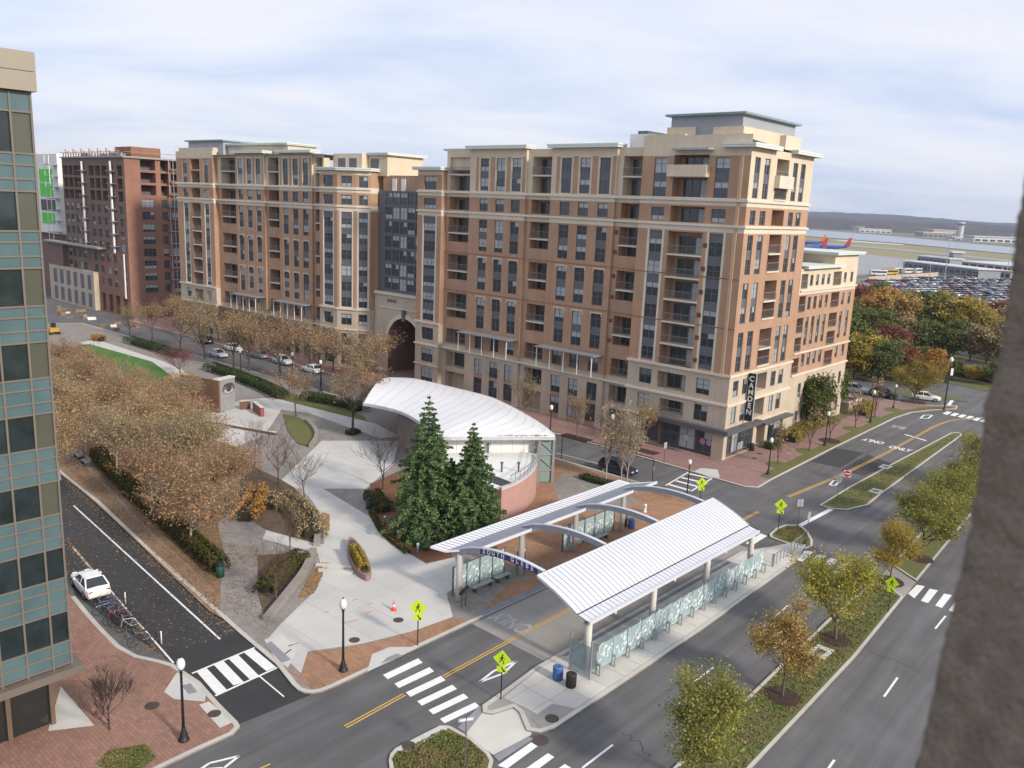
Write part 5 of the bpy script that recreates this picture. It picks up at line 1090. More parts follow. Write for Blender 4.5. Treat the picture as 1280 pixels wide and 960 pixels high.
def round_sign(label, px, top, kind, face=0):
    p = G(*px, ZS); h = height_at(px, top, ZS); s = thing('road_sign', label, 'traffic sign', (p[0], p[1], ZS), math.atan2(-p[0], p[1])+face); MB().bar((0, 0, 0), (0, 0, h), .05, .05).obj('post', DARKSTEEL, s)
    if kind == 'noentry':
        MB().box(-.38, .38, -.04, -.03, h-.76, h).obj('sign_plate', WHITEP, s); q = MB(); q.lathe([(.35, 0), (.35, .012)], 20); d = q.obj('sign_disc', REDS, s); d.rotation_euler = (math.pi/2, 0, 0); d.location = (0, -.042, h-.38); MB().box(-.26, .26, -.058, -.055, h-.44, h-.32).obj('sign_bar', WHITEP, s)
    elif kind == 'back': MB().box(-.3, .3, -.04, -.02, h-.75, h).obj('sign_plate', GREYBACK, s); MB().box(-.02, .02, -.06, -.04, h-.7, h-.05).obj('stiffener', STEEL, s)
    elif kind == 'names':
        MB().box(-.45, .45, -.015, .015, h-.22, h).obj('name_blade', mat('blade_grey', (.3, .32, .34), .5), s); b = MB().box(-.45, .45, -.015, .015, -.11, .11).obj('name_blade', MATS['blade_grey'], s); b.location = (0, 0, h-.4); b.rotation_euler = (0, 0, 1.4); MB().box(-.36, .36, -.02, -.017, h-.18, h-.05).obj('name_strip', WHITEP, s)
    MB().bar((0, 0, 0), (0, 0, .12), .12, .12).obj('base', DARKSTEEL, s)
round_sign('red and white no entry sign at the tip of the long grass median', (1056, 616), 588, 'noentry'); round_sign('square sign seen from behind beside the no entry sign', (1046, 623), 594, 'back'); round_sign('grey sign seen from behind on the far edge of the small grass island', (997, 658), 624, 'back', .4); round_sign('tall thin sign at the road end of the small grass island', (1007, 679), 640, 'back', 1.2); round_sign('street name blades on a black post in the grassy corner island', (581, 958), 897, 'names', .3); round_sign('slim parking sign on the kerb in front of the corner shop', (830, 577), 553, 'back', 1.0)
# frame gantry sign by the parked dark car
gf = thing('pipe_frame', 'thin black pipe frame standing by the parked dark car', 'pipe frame', G(815, 606, ZS), BA); MB().tube([(0, 0, 0), (0, 0, 2.9), (.3, 0, 3.05), (13, 0, 3.05)], .05, 6).obj('pipe', BLACK, gf); MB().box(-.1, .3, -.03, .03, 1.6, 2.2).obj('plate', GREYBACK, gf)
MB().tube([(13, 0, 3.05), (13, 0, 0)], .05, 6).obj('post', BLACK, gf)
# tall signal mast at the far junction
p = G(1180, 512, ZS); h = height_at((1180, 512), 452, ZS); sm = thing('signal_mast', 'tall dark signal mast with lamp at the far junction', 'traffic light', p); MB().lathe([(.2, 0), (.2, .1), (.12, .3), (.09, h)], 10).obj('post', BLACK, sm); MB().lathe([(.1, h-.1), (.28, h+.1), (.32, h+.4), (.1, h+.75)], 10).obj('globe', GLOBE, sm, True); MB().box(-.55, -.15, -.15, .15, h*.55, h*.72).obj('signal_head', BLACK, sm); MB().box(.1, .5, -.15, .15, h*.72, h*.86).obj('signal_head', WHITEP, sm)
# traffic cone
p = G(492, 763, ZS); cn = thing('traffic_cone', 'orange traffic cone with white band on the pale plaza', 'traffic cone', (p[0], p[1], ZS+.022)); OR = mat('cone_orange', (.75, .13, .05), .5); MB().box(-.2, .2, -.2, .2, 0, .04).obj('foot', OR, cn); MB().lathe([(.15, .04), (.11, .3)], 14).obj('lower_cone', OR, cn, True); MB().lathe([(.11, .3), (.08, .47)], 14).obj('band', WHITEP, cn, True); MB().lathe([(.08, .47), (.035, .75), (.03, .76)], 14).obj('upper_cone', OR, cn, True)
# bollard lights in the pine bed, green waste bin
for i, (px, lab) in enumerate((((481, 657), 'grey bollard light in the pine needle bed, beside the bare tree'), ((498, 675), 'grey bollard light in the pine needle bed, middle one of the row'), ((522, 692), 'grey bollard light in the pine needle bed, beside the bus canopy'))):
    p = G(*px, ZS); b = thing('bollard_light', lab, 'bollard', (p[0], p[1], ZS), 0, 'bollard lights'); MB().lathe([(.11, 0), (.11, .7), (.12, .72)], 12).obj('body', GREYP, b, True); MB().lathe([(.1, .72), (.1, .86), (.12, .87), (.12, .93), (.02, .96)], 12).obj('lamp_head', GLOBE, b, True)
for px, lab in (((461, 636), 'dark green litter stand at the edge of the conifer bed'), ((275, 721), 'dark green litter stand at the end of the clipped hedge')):
    p = G(*px, ZS); b = thing('litter_stand', lab, 'bin', (p[0], p[1], ZS)); GRNB = mat('bin_green', (.02, .09, .06), .5); MB().lathe([(.28, 0), (.3, .9), (.26, .95)], 14).obj('body', GRNB, b, True); MB().bar((.32, 0, 0), (.32, 0, 2.3), .07, .07).obj('post', GRNB, b); MB().lathe([(.3, .95), (.2, 1.1), (.03, 1.12)], 14).obj('lid', BLACK, b, True)
# seat walls, kerbed planter boat, timber edging
STW = mat('seat_wall_stone', (.27, .245, .22), .9, .14, 1.2, .1, .4)
def seatwall(label, px, w=.55, h=.42, n=1.4):
    P = spline(PX(px, ZS), 5); s = thing('seat_wall', label, 'low wall', P[0]); acc = 0; run = [P[0]]
    for a, b in zip(P, P[1:]):
        run.append(b); acc += np.linalg.norm(b-a)
        if acc > n: m = MB(); ribbon(m, [q-P[0] for q in run], w, 0, h); m.obj('coping_stone', STW, s); run = [b+(b-a)*.01]; acc = 0
    if len(run) > 1: m = MB(); ribbon(m, [q-P[0] for q in run], w, 0, h); m.obj('coping_stone', STW, s)
seatwall('low stone seat wall curving along the bed with the small bare tree', [(338, 777), (366, 742), (385, 716), (396, 690)]); seatwall('low stone seat wall curving beside the bare-twig shrub bed', [(400, 683), (401, 655), (391, 632), (375, 615)]); seatwall('low stone seat wall round the tip of the small oval lawn', [(391, 560), (398, 548), (396, 538), (386, 527)], .5, .45); seatwall('pale low wall edging the lawn under the brown trees', [(278, 574), (318, 581)], .5, .45)
pl = thing('boat_planter', 'boat shaped stone planter full of yellow-green plants on the pale plaza', 'planter', G(449, 708, ZS)); q0 = G(449, 708, ZS)
op = [p-q0 for p in spline(PX([(434, 683), (441, 679), (456, 697), (464, 720), (458, 727), (445, 718), (436, 702)], ZS), 4, True)]; mb = MB(); mb.prism(op, 0, .55, 0); mb.obj('planter_wall', mat('planter_stone', (.3, .2, .19), .9, .15, 1), pl)
MB().prism([p*.86 for p in op], .55, .6).obj('soil', BEDSOIL, pl)
for a, b in (((395, 707), (440, 711)), ((398, 714), (441, 717))):
    p, q = PX([a, b], ZS); MB().bar((*p[:2], ZS+.1), (*q[:2], ZS+.1), .35, .16).obj('step', CONC, PLZ)
# painted wall with the eye, and low walls round it
pw = thing('mural_wall', 'grey concrete wall painted with a large eye beside the plaza steps', 'mural wall', G(284, 512, ZS)); a0 = G(276, 516, ZS); d_ = (G(294, 511, ZS)-a0); hgt = 4.6; wl = float(np.linalg.norm(d_)); pw.location = a0; pw.rotation_euler = (0, 0, math.atan2(d_[1], d_[0]))
MB().box(0, wl*1.02, 0, .9, 0, hgt).obj('wall', mat('mural_grey', (.26, .26, .27), .9, .12, .8, .12, .3), pw); MB().box(-.3, 0, 0, 7, 0, hgt).obj('side_wall', mat('rust_wall', (.17, .09, .06), .9, .2, .7), pw); MB().box(-.35, wl*1.05, -.05, 1.0, hgt, hgt+.15).obj('coping', CONC, pw)
def disc(cx_, cz, rx, rz_, m, y, nm, a0=0, a1=6.2832): MB().poly([(cx_+rx*math.cos(a0+(a1-a0)*k/24), y, cz+rz_*math.sin(a0+(a1-a0)*k/24)) for k in range(24)]).obj(nm, m, pw)
cxm = wl*.58; disc(cxm, hgt*.70, 1.25, .8, mat('mural_shadow', (.12, .12, .125), .9, .3, 2), -.006, 'eye_shade'); disc(cxm, hgt*.63, .85, .36, mat('mural_white', (.42, .42, .42), .9, .2, 2), -.010, 'eye_white'); disc(cxm+.05, hgt*.68, .52, .42, mat('mural_iris', (.05, .05, .055), .9), -.014, 'iris'); disc(cxm, hgt*.80, 1.0, .2, mat('mural_iris', (.05, .05, .055), .9), -.018, 'eye_brow')
for lab, px, w, h, m in (('low rust coloured wall stub beside the painted eye wall', [(300, 512), (313, 511)], .4, 1.2, 'rust_wall'), ('red sloping wall beside the grey plaza apron', [(318, 513), (328, 521)], .5, 1.3, None), ('long thin dark seat edge below the grey plaza apron', [(255, 528), (345, 544)], .4, .35, 'rust_wall')):
    p, q = PX(px, ZS); o = thing('low_wall', lab, 'low wall', p); MB().bar((0, 0, h/2), (*(q-p)[:2], h/2), w, h).obj('wall', MATS[m] if m else mat('red_wall', (.24, .085, .08), .9, .15), o); MB().bar((0, 0, h+.03), (*(q-p)[:2], h+.03), w+.06, .06).obj('coping', CONC, o)
sheet('stone_apron', [(287, 534), (300, 517), (318, 514), (331, 522), (337, 541), (330, 544)], mat('apron_grey', (.27, .27, .29), .9, .12, .6, .1, .3), .012)
# utility covers on the long median
for px, lab in (((1095, 614), 'pale square drain box at the low edge of the long grass median'), ((1107, 583.5), 'pale square drain box at the upper edge of the long grass median'), ((1026, 815), 'pale square utility lid in the tree median grass')):
    p = G(*px, ZS); o = thing('drain_box', lab, 'drain', p, AZ); MB().box(-.9, .9, -.6, .6, -.1, .03).obj('lid', CONC, o); MB().box(-.35, .35, -.3, .3, .03, .045).obj('cover', DARKSTEEL, o)
# ================================================================== TREES AND PLANTS
def leafmat(name, col, col2, isl=.35, tr=.25, sc=.7): return mat(name, col, .75, .1, sc, island=isl, col2=col2, mixlo=.35, mixhi=.65, trans=tr, spec=.25)
L_TAN = leafmat('leaf_tan', (.42, .285, .155), (.33, .22, .11), .45); L_TAN2 = leafmat('leaf_brown', (.37, .235, .125), (.28, .175, .095), .45); L_GREY = leafmat('leaf_dull_tan', (.38, .285, .165), (.28, .22, .11), .45)
L_GREEN = leafmat('leaf_olive', (.44, .38, .07), (.30, .30, .06), .4, .35); L_GREEN2 = leafmat('leaf_olive_dark', (.32, .30, .07), (.22, .235, .06), .4, .35); L_YEL = leafmat('leaf_yellow', (.42, .3, .05), (.32, .25, .05)); L_GOLD = leafmat('leaf_gold_tan', (.42, .29, .09), (.34, .23, .09))
L_ORANGE = leafmat('leaf_orange', (.46, .23, .06), (.36, .2, .06)); L_RED = leafmat('leaf_red', (.26, .085, .06), (.2, .08, .06)); L_MIX = leafmat('leaf_green_gold', (.17, .185, .045), (.42, .28, .055)); L_DKG = leafmat('leaf_deep_green', (.1, .13, .04), (.15, .165, .045)); L_PINK = leafmat('leaf_pink', (.30, .1, .1), (.22, .08, .08))
L_FIR = leafmat('fir_needles', (.085, .15, .055), (.15, .225, .085), .5, .15); L_HEDGE = leafmat('hedge_leaf', (.03, .055, .014), (.05, .08, .02)); L_OLHEDGE = leafmat('hedge_leaf_olive', (.075, .085, .02), (.12, .09, .03))
BARK = mat('bark', (.13, .1, .08), .95, .2, 3); BARK_PALE = mat('bark_pale', (.34, .29, .24), .95, .2, 3); BARK_DARK = mat('bark_dark', (.065, .048, .042), .95, .2, 3); BARK_RED = mat('bark_reddish', (.13, .075, .06), .95, .2, 3)
def leaf_mesh(name, P, size, rng, mt, flat=.0, elong=1.0):
    "many small separate leaf faces at the points P"
    n = len(P); a = rng.normal(size=(n, 3)); a[:, 2] *= (1-flat); a /= np.linalg.norm(a, axis=1)[:, None]+1e-9; b = rng.normal(size=(n, 3)); b[:, 2] *= (1-flat); b -= a*(a*b).sum(1)[:, None]; b /= np.linalg.norm(b, axis=1)[:, None]+1e-9
    s = (size*rng.uniform(.45, 1.6, n))[:, None]; a = a*s*elong*.5; b = b*s*.5
    V = np.stack([P-a, P-b*.8+a*.1, P+a, P+b*.8+a*.1], 1).reshape(-1, 3); me = bpy.data.meshes.new(name); me.vertices.add(4*n); me.vertices.foreach_set('co', V.astype(np.float32).ravel()); me.loops.add(4*n); me.loops.foreach_set('vertex_index', np.arange(4*n, dtype=np.int32)); me.polygons.add(n); me.polygons.foreach_set('loop_start', np.arange(0, 4*n, 4, dtype=np.int32)); me.materials.append(mt); me.update(); me.validate(); return me
def skeleton(seed, h, fork, spread, levels=4, kids=(5, 4, 4, 3), up=.35, gnarl=.25, taper=.6, lead=True):
    "tapered limbs: returns list of (points, radii) and twig points"
    rng = np.random.default_rng(seed); limbs = []; tips = []
    def limb(p, d, L, r, lev):
        n = 4 if lev < 2 else 3; pts = [p]; q = p.copy(); dd = d.copy()
        for i in range(n): dd = dd+rng.normal(size=3)*gnarl*(.35 if lev == 0 else 1)*.5+np.array((0, 0, up*.25 if lev else 0)); dd /= np.linalg.norm(dd); q = q+dd*L/n; pts.append(q.copy())
        limbs.append((pts, [r*(1-taper*i/n) for i in range(n+1)], lev))
        if lev >= levels-1: tips.extend(pts[1:]); return
        if lev >= levels-2: tips.extend(pts[2:])
        k = kids[lev]
        for i in range(k):
            f = rng.uniform(fork if lev == 0 else .35, 1.0) if not (i == 0 and lead) else 1.0; idx = f*n; lo = min(n-1, int(idx)); b = pts[lo]+(pts[lo+1]-pts[lo])*(idx-lo); az = rng.uniform(0, 6.28) if lev else 6.28*i/k+rng.uniform(-.4, .4); out = np.array((math.cos(az), math.sin(az), 0))
            nd = dd*(.55 if i else 1)+out*spread*(1.0 if i else .25)+np.array((0, 0, up*(.6 if i else .3))); nd /= np.linalg.norm(nd); limb(b, nd, L*rng.uniform(.5, .75)*(1.15 if lev == 0 else 1), r*(1-taper*f)*.62+.006, lev+1)
    limb(np.zeros(3), np.array((0, 0, 1.0)), h*.52, h*.017+.02, 0); return limbs, np.array(tips)
def limb_mesh(name, limbs, mt, h=None, thick=1.0):
    m = MB()
    for pts, rad, lev in limbs: m.tube(pts, [max(.008, r*thick) for r in rad], 7 if lev == 0 else 5 if lev == 1 else 3, 0, False)
    return m.mesh(name, mt, True)
TP = {}
def proto(key, seed, h, spread, n_leaf, size, leaf, bark, fork=.4, levels=4, kids=(6, 5, 4, 3), up=.35, jit=.5, crown=None, thick=1.0, twig=1.0):
    limbs, tips = skeleton(seed, h, fork, spread, levels, kids, up); rng = np.random.default_rng(seed+99)
    zmax = tips[:, 2].max(); f = h/zmax; limbs = [([p*f for p in a], [q*f for q in b], l) for a, b, l in limbs]; tips = tips*f
    tm = limb_mesh('trunk', limbs, bark, thick=thick); cm = None
    if n_leaf:
        wt = rng.gamma(.55, 1, len(tips)); P = tips[rng.choice(len(tips), n_leaf, p=wt/wt.sum())]+rng.normal(size=(n_leaf, 3))*jit*rng.uniform(.4, 1.15, (n_leaf, 1))
        if crown:      # crown = (centre height, radius, half height, share): fill the volume with uneven clumps too
            cz, cr, chh, sh = crown; k = int(n_leaf*sh); cc = rng.normal(size=(60, 3)); cc /= np.linalg.norm(cc, axis=1)[:, None]; cc *= rng.uniform(.55, 1.0, 60)[:, None]; cc = cc*np.array((cr, cr, chh))+np.array((0, 0, cz)); P[:k] = cc[rng.integers(0, 60, k)]+rng.normal(size=(k, 3))*np.array((cr*.14, cr*.14, chh*.12))
        P = P[P[:, 2] > h*.12]; cm = leaf_mesh('crown', P, size, rng, leaf)
    TP[key] = (tm, cm, h); return TP[key]
for i in range(3): proto('syc%d' % i, 10+i, 9.0, .95, 7500, .135, L_TAN, BARK_PALE, .35, 5, (7, 6, 5, 3, 2), .3, .42, (5.4, 3.3, 3.0, .08))
for i in range(3): proto('street%d' % i, 20+i, 9.0, .75, 2500, .14, L_GREY, BARK, .35, 5, (7, 5, 4, 3, 2), .45, .38)
for i in range(3): proto('bare%d' % i, 30+i, 7.0, .8, 0, 0, None, BARK_RED, .3, 5, (7, 5, 4, 3, 2), .42, thick=.85)
for i in range(2): proto('baretan%d' % i, 40+i, 8.0, .7, 700, .2, L_GREY, BARK_PALE, .3, 5, (7, 5, 4, 3, 2), .5, .3, thick=.9)
for i in range(3): proto('median%d' % i, 51+i, 7.5, .75, 14000, .115, L_GREEN, BARK, .22, 5, (9, 5, 4, 3, 2), .38, .32, (3.9, 1.7, 2.4, .08))
for i in range(3): proto('wood%d' % i, 60+i, 11.0, .8, 7000, .42, L_MIX, BARK_DARK, .25, 4, (7, 5, 4, 3), .4, .55, (6.2, 3.6, 4.2, .6))
proto('twig', 71, 6.0, .55, 0, 0, None, BARK_RED, .1, 5, (9, 5, 4, 3, 2), .75, thick=.55); proto('sapling', 72, 4.5, .4, 220, .16, L_GREY, BARK_DARK, .35, 4, (6, 4, 3, 2), .7, .2, thick=.7)
def tree(name, key, px, top, label, group=None, leaf=None, bark=None, z=ZS, h=None, wide=1.0, rz=None, cat='tree', pos=None):
    tm, cm, h0 = TP[key]; p = G(*px, z) if pos is None else np.array(pos, float); h = h or height_at(px, top, z); r = random.Random(label+str(px)+str(pos)); t = thing(name, label, cat, (p[0], p[1], z if pos is None else p[2]), r.uniform(0, 6.28) if rz is None else rz, group); t.scale = (h/h0*wide, h/h0*wide, h/h0)
    a = link('trunk', tm, t)
    if bark: a.material_slots[0].link = 'OBJECT'; a.material_slots[0].material = bark
    if cm:
        c = link('crown', cm, t)
        if leaf: c.material_slots[0].link = 'OBJECT'; c.material_slots[0].material = leaf
    return t
# brown leaved trees massed on the west side of the plaza
rr = random.Random(4)
WEST = [((238, 688), 560), ((190, 640), 535), ((146, 598), 500), ((108, 562), 470), ((278, 640), 540), ((228, 610), 505), ((180, 575), 480), ((135, 540), 455), ((95, 510), 435), ((250, 575), 490), ((205, 545), 468), ((160, 515), 448), ((115, 490), 428), ((80, 470), 415), ((222, 520), 465), ((180, 497), 455), ((130, 475), 440), ((70, 535), 450), ((75, 600), 500)]
for i, (b_, t_) in enumerate(WEST):
    near = i == 0
    tree('plaza_tree', 'syc%d' % (i % 3), b_, t_, 'pale-trunked brown tree at the end of the clipped hedge by the leafy path' if near else ['light tan leaved tree in the dense grove west of the plaza', 'darker brown leaved tree in the dense grove west of the plaza', 'dull grey-tan leaved tree in the dense grove west of the plaza'][i % 3 if i % 4 else 1], 'brown plaza trees', [L_TAN, L_TAN2, L_GREY][i % 3 if i % 4 else 1], None, ZS, None, 1.2)
# tan street trees in two rows along the street before the apartment blocks
for i, (x, y, tp) in enumerate([(292, 462, 386), (311, 464, 388), (350, 474, 385), (401, 487, 402), (452, 501, 415), (441, 536, 440), (370, 520, 455), (256, 448, 378), (225, 438, 372), (190, 428, 372), (162, 420, 375)]): tree('street_tree', 'street%d' % (i % 3), (x, y), tp, 'thin tan street tree growing on the plaza side of the street' if x != 441 else 'thin tan tree in a round green bed on the plaza paving', 'tan street trees', [L_TAN, L_GREY, L_TAN2][i % 3], None, ZS, None, 1.15)
for i, (u, hh) in enumerate([(60.5, 9.5), (66, 8.5), (73, 8.5), (80, 9), (88, 8.5), (96, 9), (104, 9), (112, 9), (120, 9.5), (128, 9)]):
    p = B(u, -5.0, ZS); tree('street_tree', 'street%d' % (i % 3), (0, 0), 0, 'thin tan street tree growing on the apartment side of the street' if i else 'bright brown street tree in front of the gateway arch', 'tan street trees', [L_TAN, L_TAN2, L_GREY][i % 3], None, ZS, hh, 1.2, None, 'tree', p)
for px, tp, lab, k, lf in (((657, 525), 462, 'small sparse tan tree in a black pit behind the pavilion roof', 'street1', L_GREY), ((721, 547), 487, 'small sparse tan tree in a black pit left of the bare pale tree', 'street0', L_GREY), ((801, 558), 492, 'small tan tree in front of the corner shop entrance', 'street2', L_GOLD)): tree('pavement_tree', k, px, tp, lab, None, lf, None, ZS, None, .8)
for px in ((721, 547), (803, 563), (657, 525)): 
    p = G(*px, ZS); o = struct('tree_pit', MB().prism([p+E1*a+E2*b_ for a, b_ in ((-2.2, -.8), (2.2, -.8), (2.2, .8), (-2.2, .8))], ZS-.05, ZS+.03), MULCH)
# bare trees
for px, tp, lab, k, bk, wd in (((478, 612), 515, 'leafless dark tree standing left of the conifers', 'bare0', BARK_DARK, 1.0), ((348, 606), 527, 'leafless twiggy tree by the grey paving west of the white path', 'bare1', BARK_RED, .9), ((381, 628), 555, 'leafless twiggy tree in the curved shrub bed', 'bare2', BARK_RED, 1.1), ((362, 688), 600, 'leafless young tree beside the opening between the seat walls', 'bare0', BARK_RED, .8), ((345, 752), 668, 'leafless small tree in the bed with the stepped stone wall', 'bare1', BARK_RED, .95), ((318, 585), 520, 'leafless tree at the edge of the brown grove', 'bare2', BARK_RED, 1.0)): tree('bare_tree', k, px, tp, lab, None, None, bk, ZS, None, wd)
for px, tp, lab, k in (((757, 601), 500, 'pale bare tree in front of the bonnet of the dark parked car', 'baretan0'), ((783, 606), 497, 'pale bare spreading tree between the dark car and the canopy', 'baretan1'), ((776, 603), 520, 'slim pale bare tree between the two spreading ones', 'baretan0')): tree('bare_tree', k, px, tp, lab, None, None, None, ZS, None, .8)
tree('bare_tree', 'twig', (137, 912), 818, 'upright leafless shrub-like tree on the red brick corner', None, None, BARK_DARK, ZS, None, 1.7)
# median trees
for px, tp, lab, k, lf, wd in (((880, 985), 828, 'olive green tree at the lower end of the tree median', 'median0', L_GREEN2, 1.05), ((978, 870), 742, 'thin golden tan tree in a mulch ring on the tree median', 'median1', L_GOLD, .95), ((1044, 799), 682, 'bright olive yellow-green tree in a mulch ring on the tree median', 'median2', L_GREEN, 1.15), ((1112, 726), 640, 'golden yellow tree by the median crossing', 'median1', L_YEL, 1.0), ((1150, 698), 600, 'deep green tree beyond the golden median tree', 'median0', L_GREEN2, 1.2), ((1187, 668), 572, 'deep green tree second beyond the golden median tree', 'median2', L_GREEN2, 1.2), ((1216, 642), 545, 'deep green tree third beyond the golden median tree', 'median0', L_GREEN2, 1.1), ((1243, 618), 525, 'olive tree at the far end of the tree median beside the concrete pillar', 'median1', L_GREEN2, 1.2)): tree('median_tree', k, px, tp, lab, 'trees on the median', lf, None, ZS, None, wd)
# swap in thinner crowns on the tan one
for px in ((978, 870), (1044, 799), (1112, 726), (1150, 698), (880, 985)):
    p = G(*px, ZS); mb = MB(); mb.lathe([(1.15, -.05), (1.12, .03), (.8, .07), (.1, .09)], 18, 0, (p[0], p[1], ZS-.02)); struct('mulch_ring', mb, MULCH)
# conifers
def conifer(seed, h, r0, n):
    rng = np.random.default_rng(seed); P = []; m = MB(); m.tube([(0, 0, 0), (0, 0, h*.6), (0, 0, h)], [h*.018, h*.01, .01], 7, 0, False); tiers = 24
    for k in range(tiers):
        f = k/(tiers-1); z = h*(.05+.93*f**.92); r = r0*(1-f)**.82*rng.uniform(.85, 1.1)+.12; nb = max(4, int(13*(1-f)+4)); a0 = rng.uniform(0, 6.28)
        for i in range(nb):
            a = a0+6.28*i/nb+rng.normal()*.16; L = r*rng.uniform(.72, 1.12); d = np.array((math.cos(a), math.sin(a), 0)); drop = .22+.28*(1-f)
            q = [np.array((0, 0, z))+d*L*s+np.array((0, 0, L*(.12*s-drop*s*s+.16*s**3))) for s in (0, .35, .7, 1.0)]; m.tube(q, [.03, .02, .012, .006], 3, 0, False); k2 = int(n*L/r0/ (tiers*5))+6
            s = rng.uniform(.18, 1.05, k2); c = np.array([np.interp(s, (0, .35, .7, 1.0, 1.06), [*[x[j] for x in q], q[-1][j]*1.02 if j < 2 else q[-1][j]]) for j in range(3)]).T; side = np.array((-d[1], d[0], 0)); w = rng.normal(size=k2)*L*.17*(1.15-s); P.append(c+side[None]*w[:, None]+np.c_[np.zeros((k2, 2)), -np.abs(rng.normal(size=k2))*.10*L**.5-abs(w)*.15])
    return m.mesh('trunk', BARK_DARK), leaf_mesh('crown', np.concatenate(P), .15, rng, L_FIR, .45, 1.7), h
for i, (px, tp, r_, lab) in enumerate((((533, 668), 493, 3.9, 'tall dense green conifer on the plaza side of the pavilion'), ((588, 672), 527, 3.4, 'green conifer next to the pavilion brick wall'), ((562, 660), 572, 2.6, 'lower green conifer squeezed behind the other two'))):
    h = height_at(px, tp, ZS); TP['con%d' % i] = conifer(80+i, h, r_, 30000); tree('conifer', 'con%d' % i, px, tp, lab, None, None, None, ZS, h)
# woods to the right with autumn colour
WOODS = [((1070, 400), 352, L_RED), ((1085, 420), 362, L_MIX), ((1102, 425), 355, L_ORANGE), ((1118, 428), 362, L_GOLD), ((1140, 428), 366, L_MIX), ((1160, 430), 362, L_DKG), ((1180, 432), 366, L_MIX), ((1200, 436), 370, L_YEL), ((1216, 440), 378, L_MIX), ((1074, 440), 380, L_DKG), ((1092, 445), 385, L_DKG), ((1125, 445), 392, L_GREY), ((1150, 448), 395, L_DKG), ((1185, 450), 398, L_DKG), ((1212, 452), 402, L_GREY), ((1232, 455), 405, L_GREY), ((1250, 458), 400, L_GREY), ((1108, 455), 402, L_RED), ((1080, 470), 412, L_MIX), ((1098, 478), 425, L_DKG), ((1066, 475), 420, L_MIX), ((1122, 472), 425, L_RED), ((1140, 470), 432, L_DKG), ((1215, 478), 455, L_YEL), ((1190, 474), 446, L_DKG), ((1240, 482), 452, L_DKG), ((1260, 470), 440, L_GREY), ((1172, 445), 405, L_GREY), ((1228, 430), 385, L_GREY), ((1245, 420), 372, L_RED), ((1262, 425), 380, L_GREY), ((1095, 398), 352, L_DKG), ((1060, 390), 350, L_RED), ((1130, 408), 360, L_MIX), ((1170, 412), 362, L_MIX), ((1205, 418), 372, L_GOLD), ((1115, 468), 418, L_DKG), ((1058, 430), 372, L_DKG), ((1064, 455), 395, L_DKG)]
WN = {'leaf_red': 'dark red', 'leaf_green_gold': 'green and gold', 'leaf_orange': 'orange', 'leaf_gold_tan': 'golden tan', 'leaf_deep_green': 'dark green', 'leaf_yellow': 'yellow', 'leaf_dull_tan': 'dull grey-tan'}
for i, (b_, t_, lf) in enumerate(WOODS): tree('woodland_tree', 'wood%d' % (i % 3), b_, t_, WN[lf.name]+' autumn tree in the woods before the airport car park', 'autumn woodland trees', lf, None, .03, None, 1.25)
tree('roadside_tree', 'median2', (1142, 502), 448, 'green and yellow tree in a mulch ring beside the white parked car', None, L_MIX, None, ZS, None, 1.35); tree('roadside_tree', 'wood1', (1163, 482), 434, 'orange leaved tree behind the white parked car', None, L_ORANGE, None, .05, None, 1.0)
p = G(1142, 502, ZS); struct('mulch_ring', MB().lathe([(2.0, -.05), (1.9, .03), (.1, .06)], 18, 0, (p[0], p[1], ZS-.02)), MULCH)
for px, tp, lab in (((1018, 538), 462, 'dark evergreen tree against the lower wing of the apartment block'), ((1040, 514), 452, 'dark evergreen tree near the stone planter')): tree('evergreen_tree', 'wood2', px, tp, lab, None, L_DKG, None, ZS, None, .8)
for px, tp in (((972, 581), 525), ((1011, 564), 505), ((1069, 535), 485), ((1093, 522), 468), ((1037, 551), 498)): tree('sapling', 'sapling', px, tp, 'thin bare sapling in a small round bed on the pink pavement', 'saplings on the pink pavement', None, None, ZS, None, 1.0)
for px, m_ in (((972, 581), GRASS), ((1009, 564), GRASS), ((1037, 551), MULCH), ((1067, 536), GRASS), ((1094, 523), GRASS), ((1117, 512.5), GRASS)): p = G(*px, ZS); struct('tree_pit', MB().lathe([(1.5, -.05), (1.45, .04), (.1, .06)], 16, 0, (p[0], p[1], ZS)), m_)
tree('ornamental_tree', 'street1', (226, 470), 428, 'small pink-red tree at the head of the rust coloured walls', None, L_PINK, None, ZS, None, 1.6)
# hedges and shrubs: leafy masses over a hidden bulk
def hedge(label, px, wid, h, leaf, n=220, name='hedge', cat='hedge', z=ZS, size=.16):
    P = [np.array(q) for q in spline(PX(px, z), 4)]; o = P[0].copy(); rng = np.random.default_rng(len(label)+int(px[0][0])); t = thing(name, label, cat, o); core = MB()
    CP = P[1:-1] if len(P) > 5 else P
    for a, b in zip(CP, CP[1:]): core.bar(a-o+np.array((0, 0, h*.33)), b-o+np.array((0, 0, h*.33)), wid*.5, h*.62)
    core.obj('branches', mat('hedge_core', (.03, .03, .014), .95, .3, 3), t); pts = []
    for a, b in zip(P, P[1:]):
        L = np.linalg.norm(b-a); k = int(n*L)+4; s = rng.uniform(-.03, 1.03, k)[:, None]; d = (b-a)/L; sd = np.array((-d[1], d[0], 0)); th = rng.uniform(0, math.pi, k)
        ww = wid*.5*(np.sign(np.cos(th))*np.abs(np.cos(th))**.5)*rng.uniform(.85, 1.1, k); hz = h*(np.sin(th)**.5)*rng.uniform(.8, 1.08, k)+.05*rng.normal(size=k); pts.append(a-o+(b-a)*s+sd*ww[:, None]+np.c_[np.zeros((k, 2)), hz])
    link('foliage', leaf_mesh('foliage', np.concatenate(pts), size, rng, leaf), t); return t
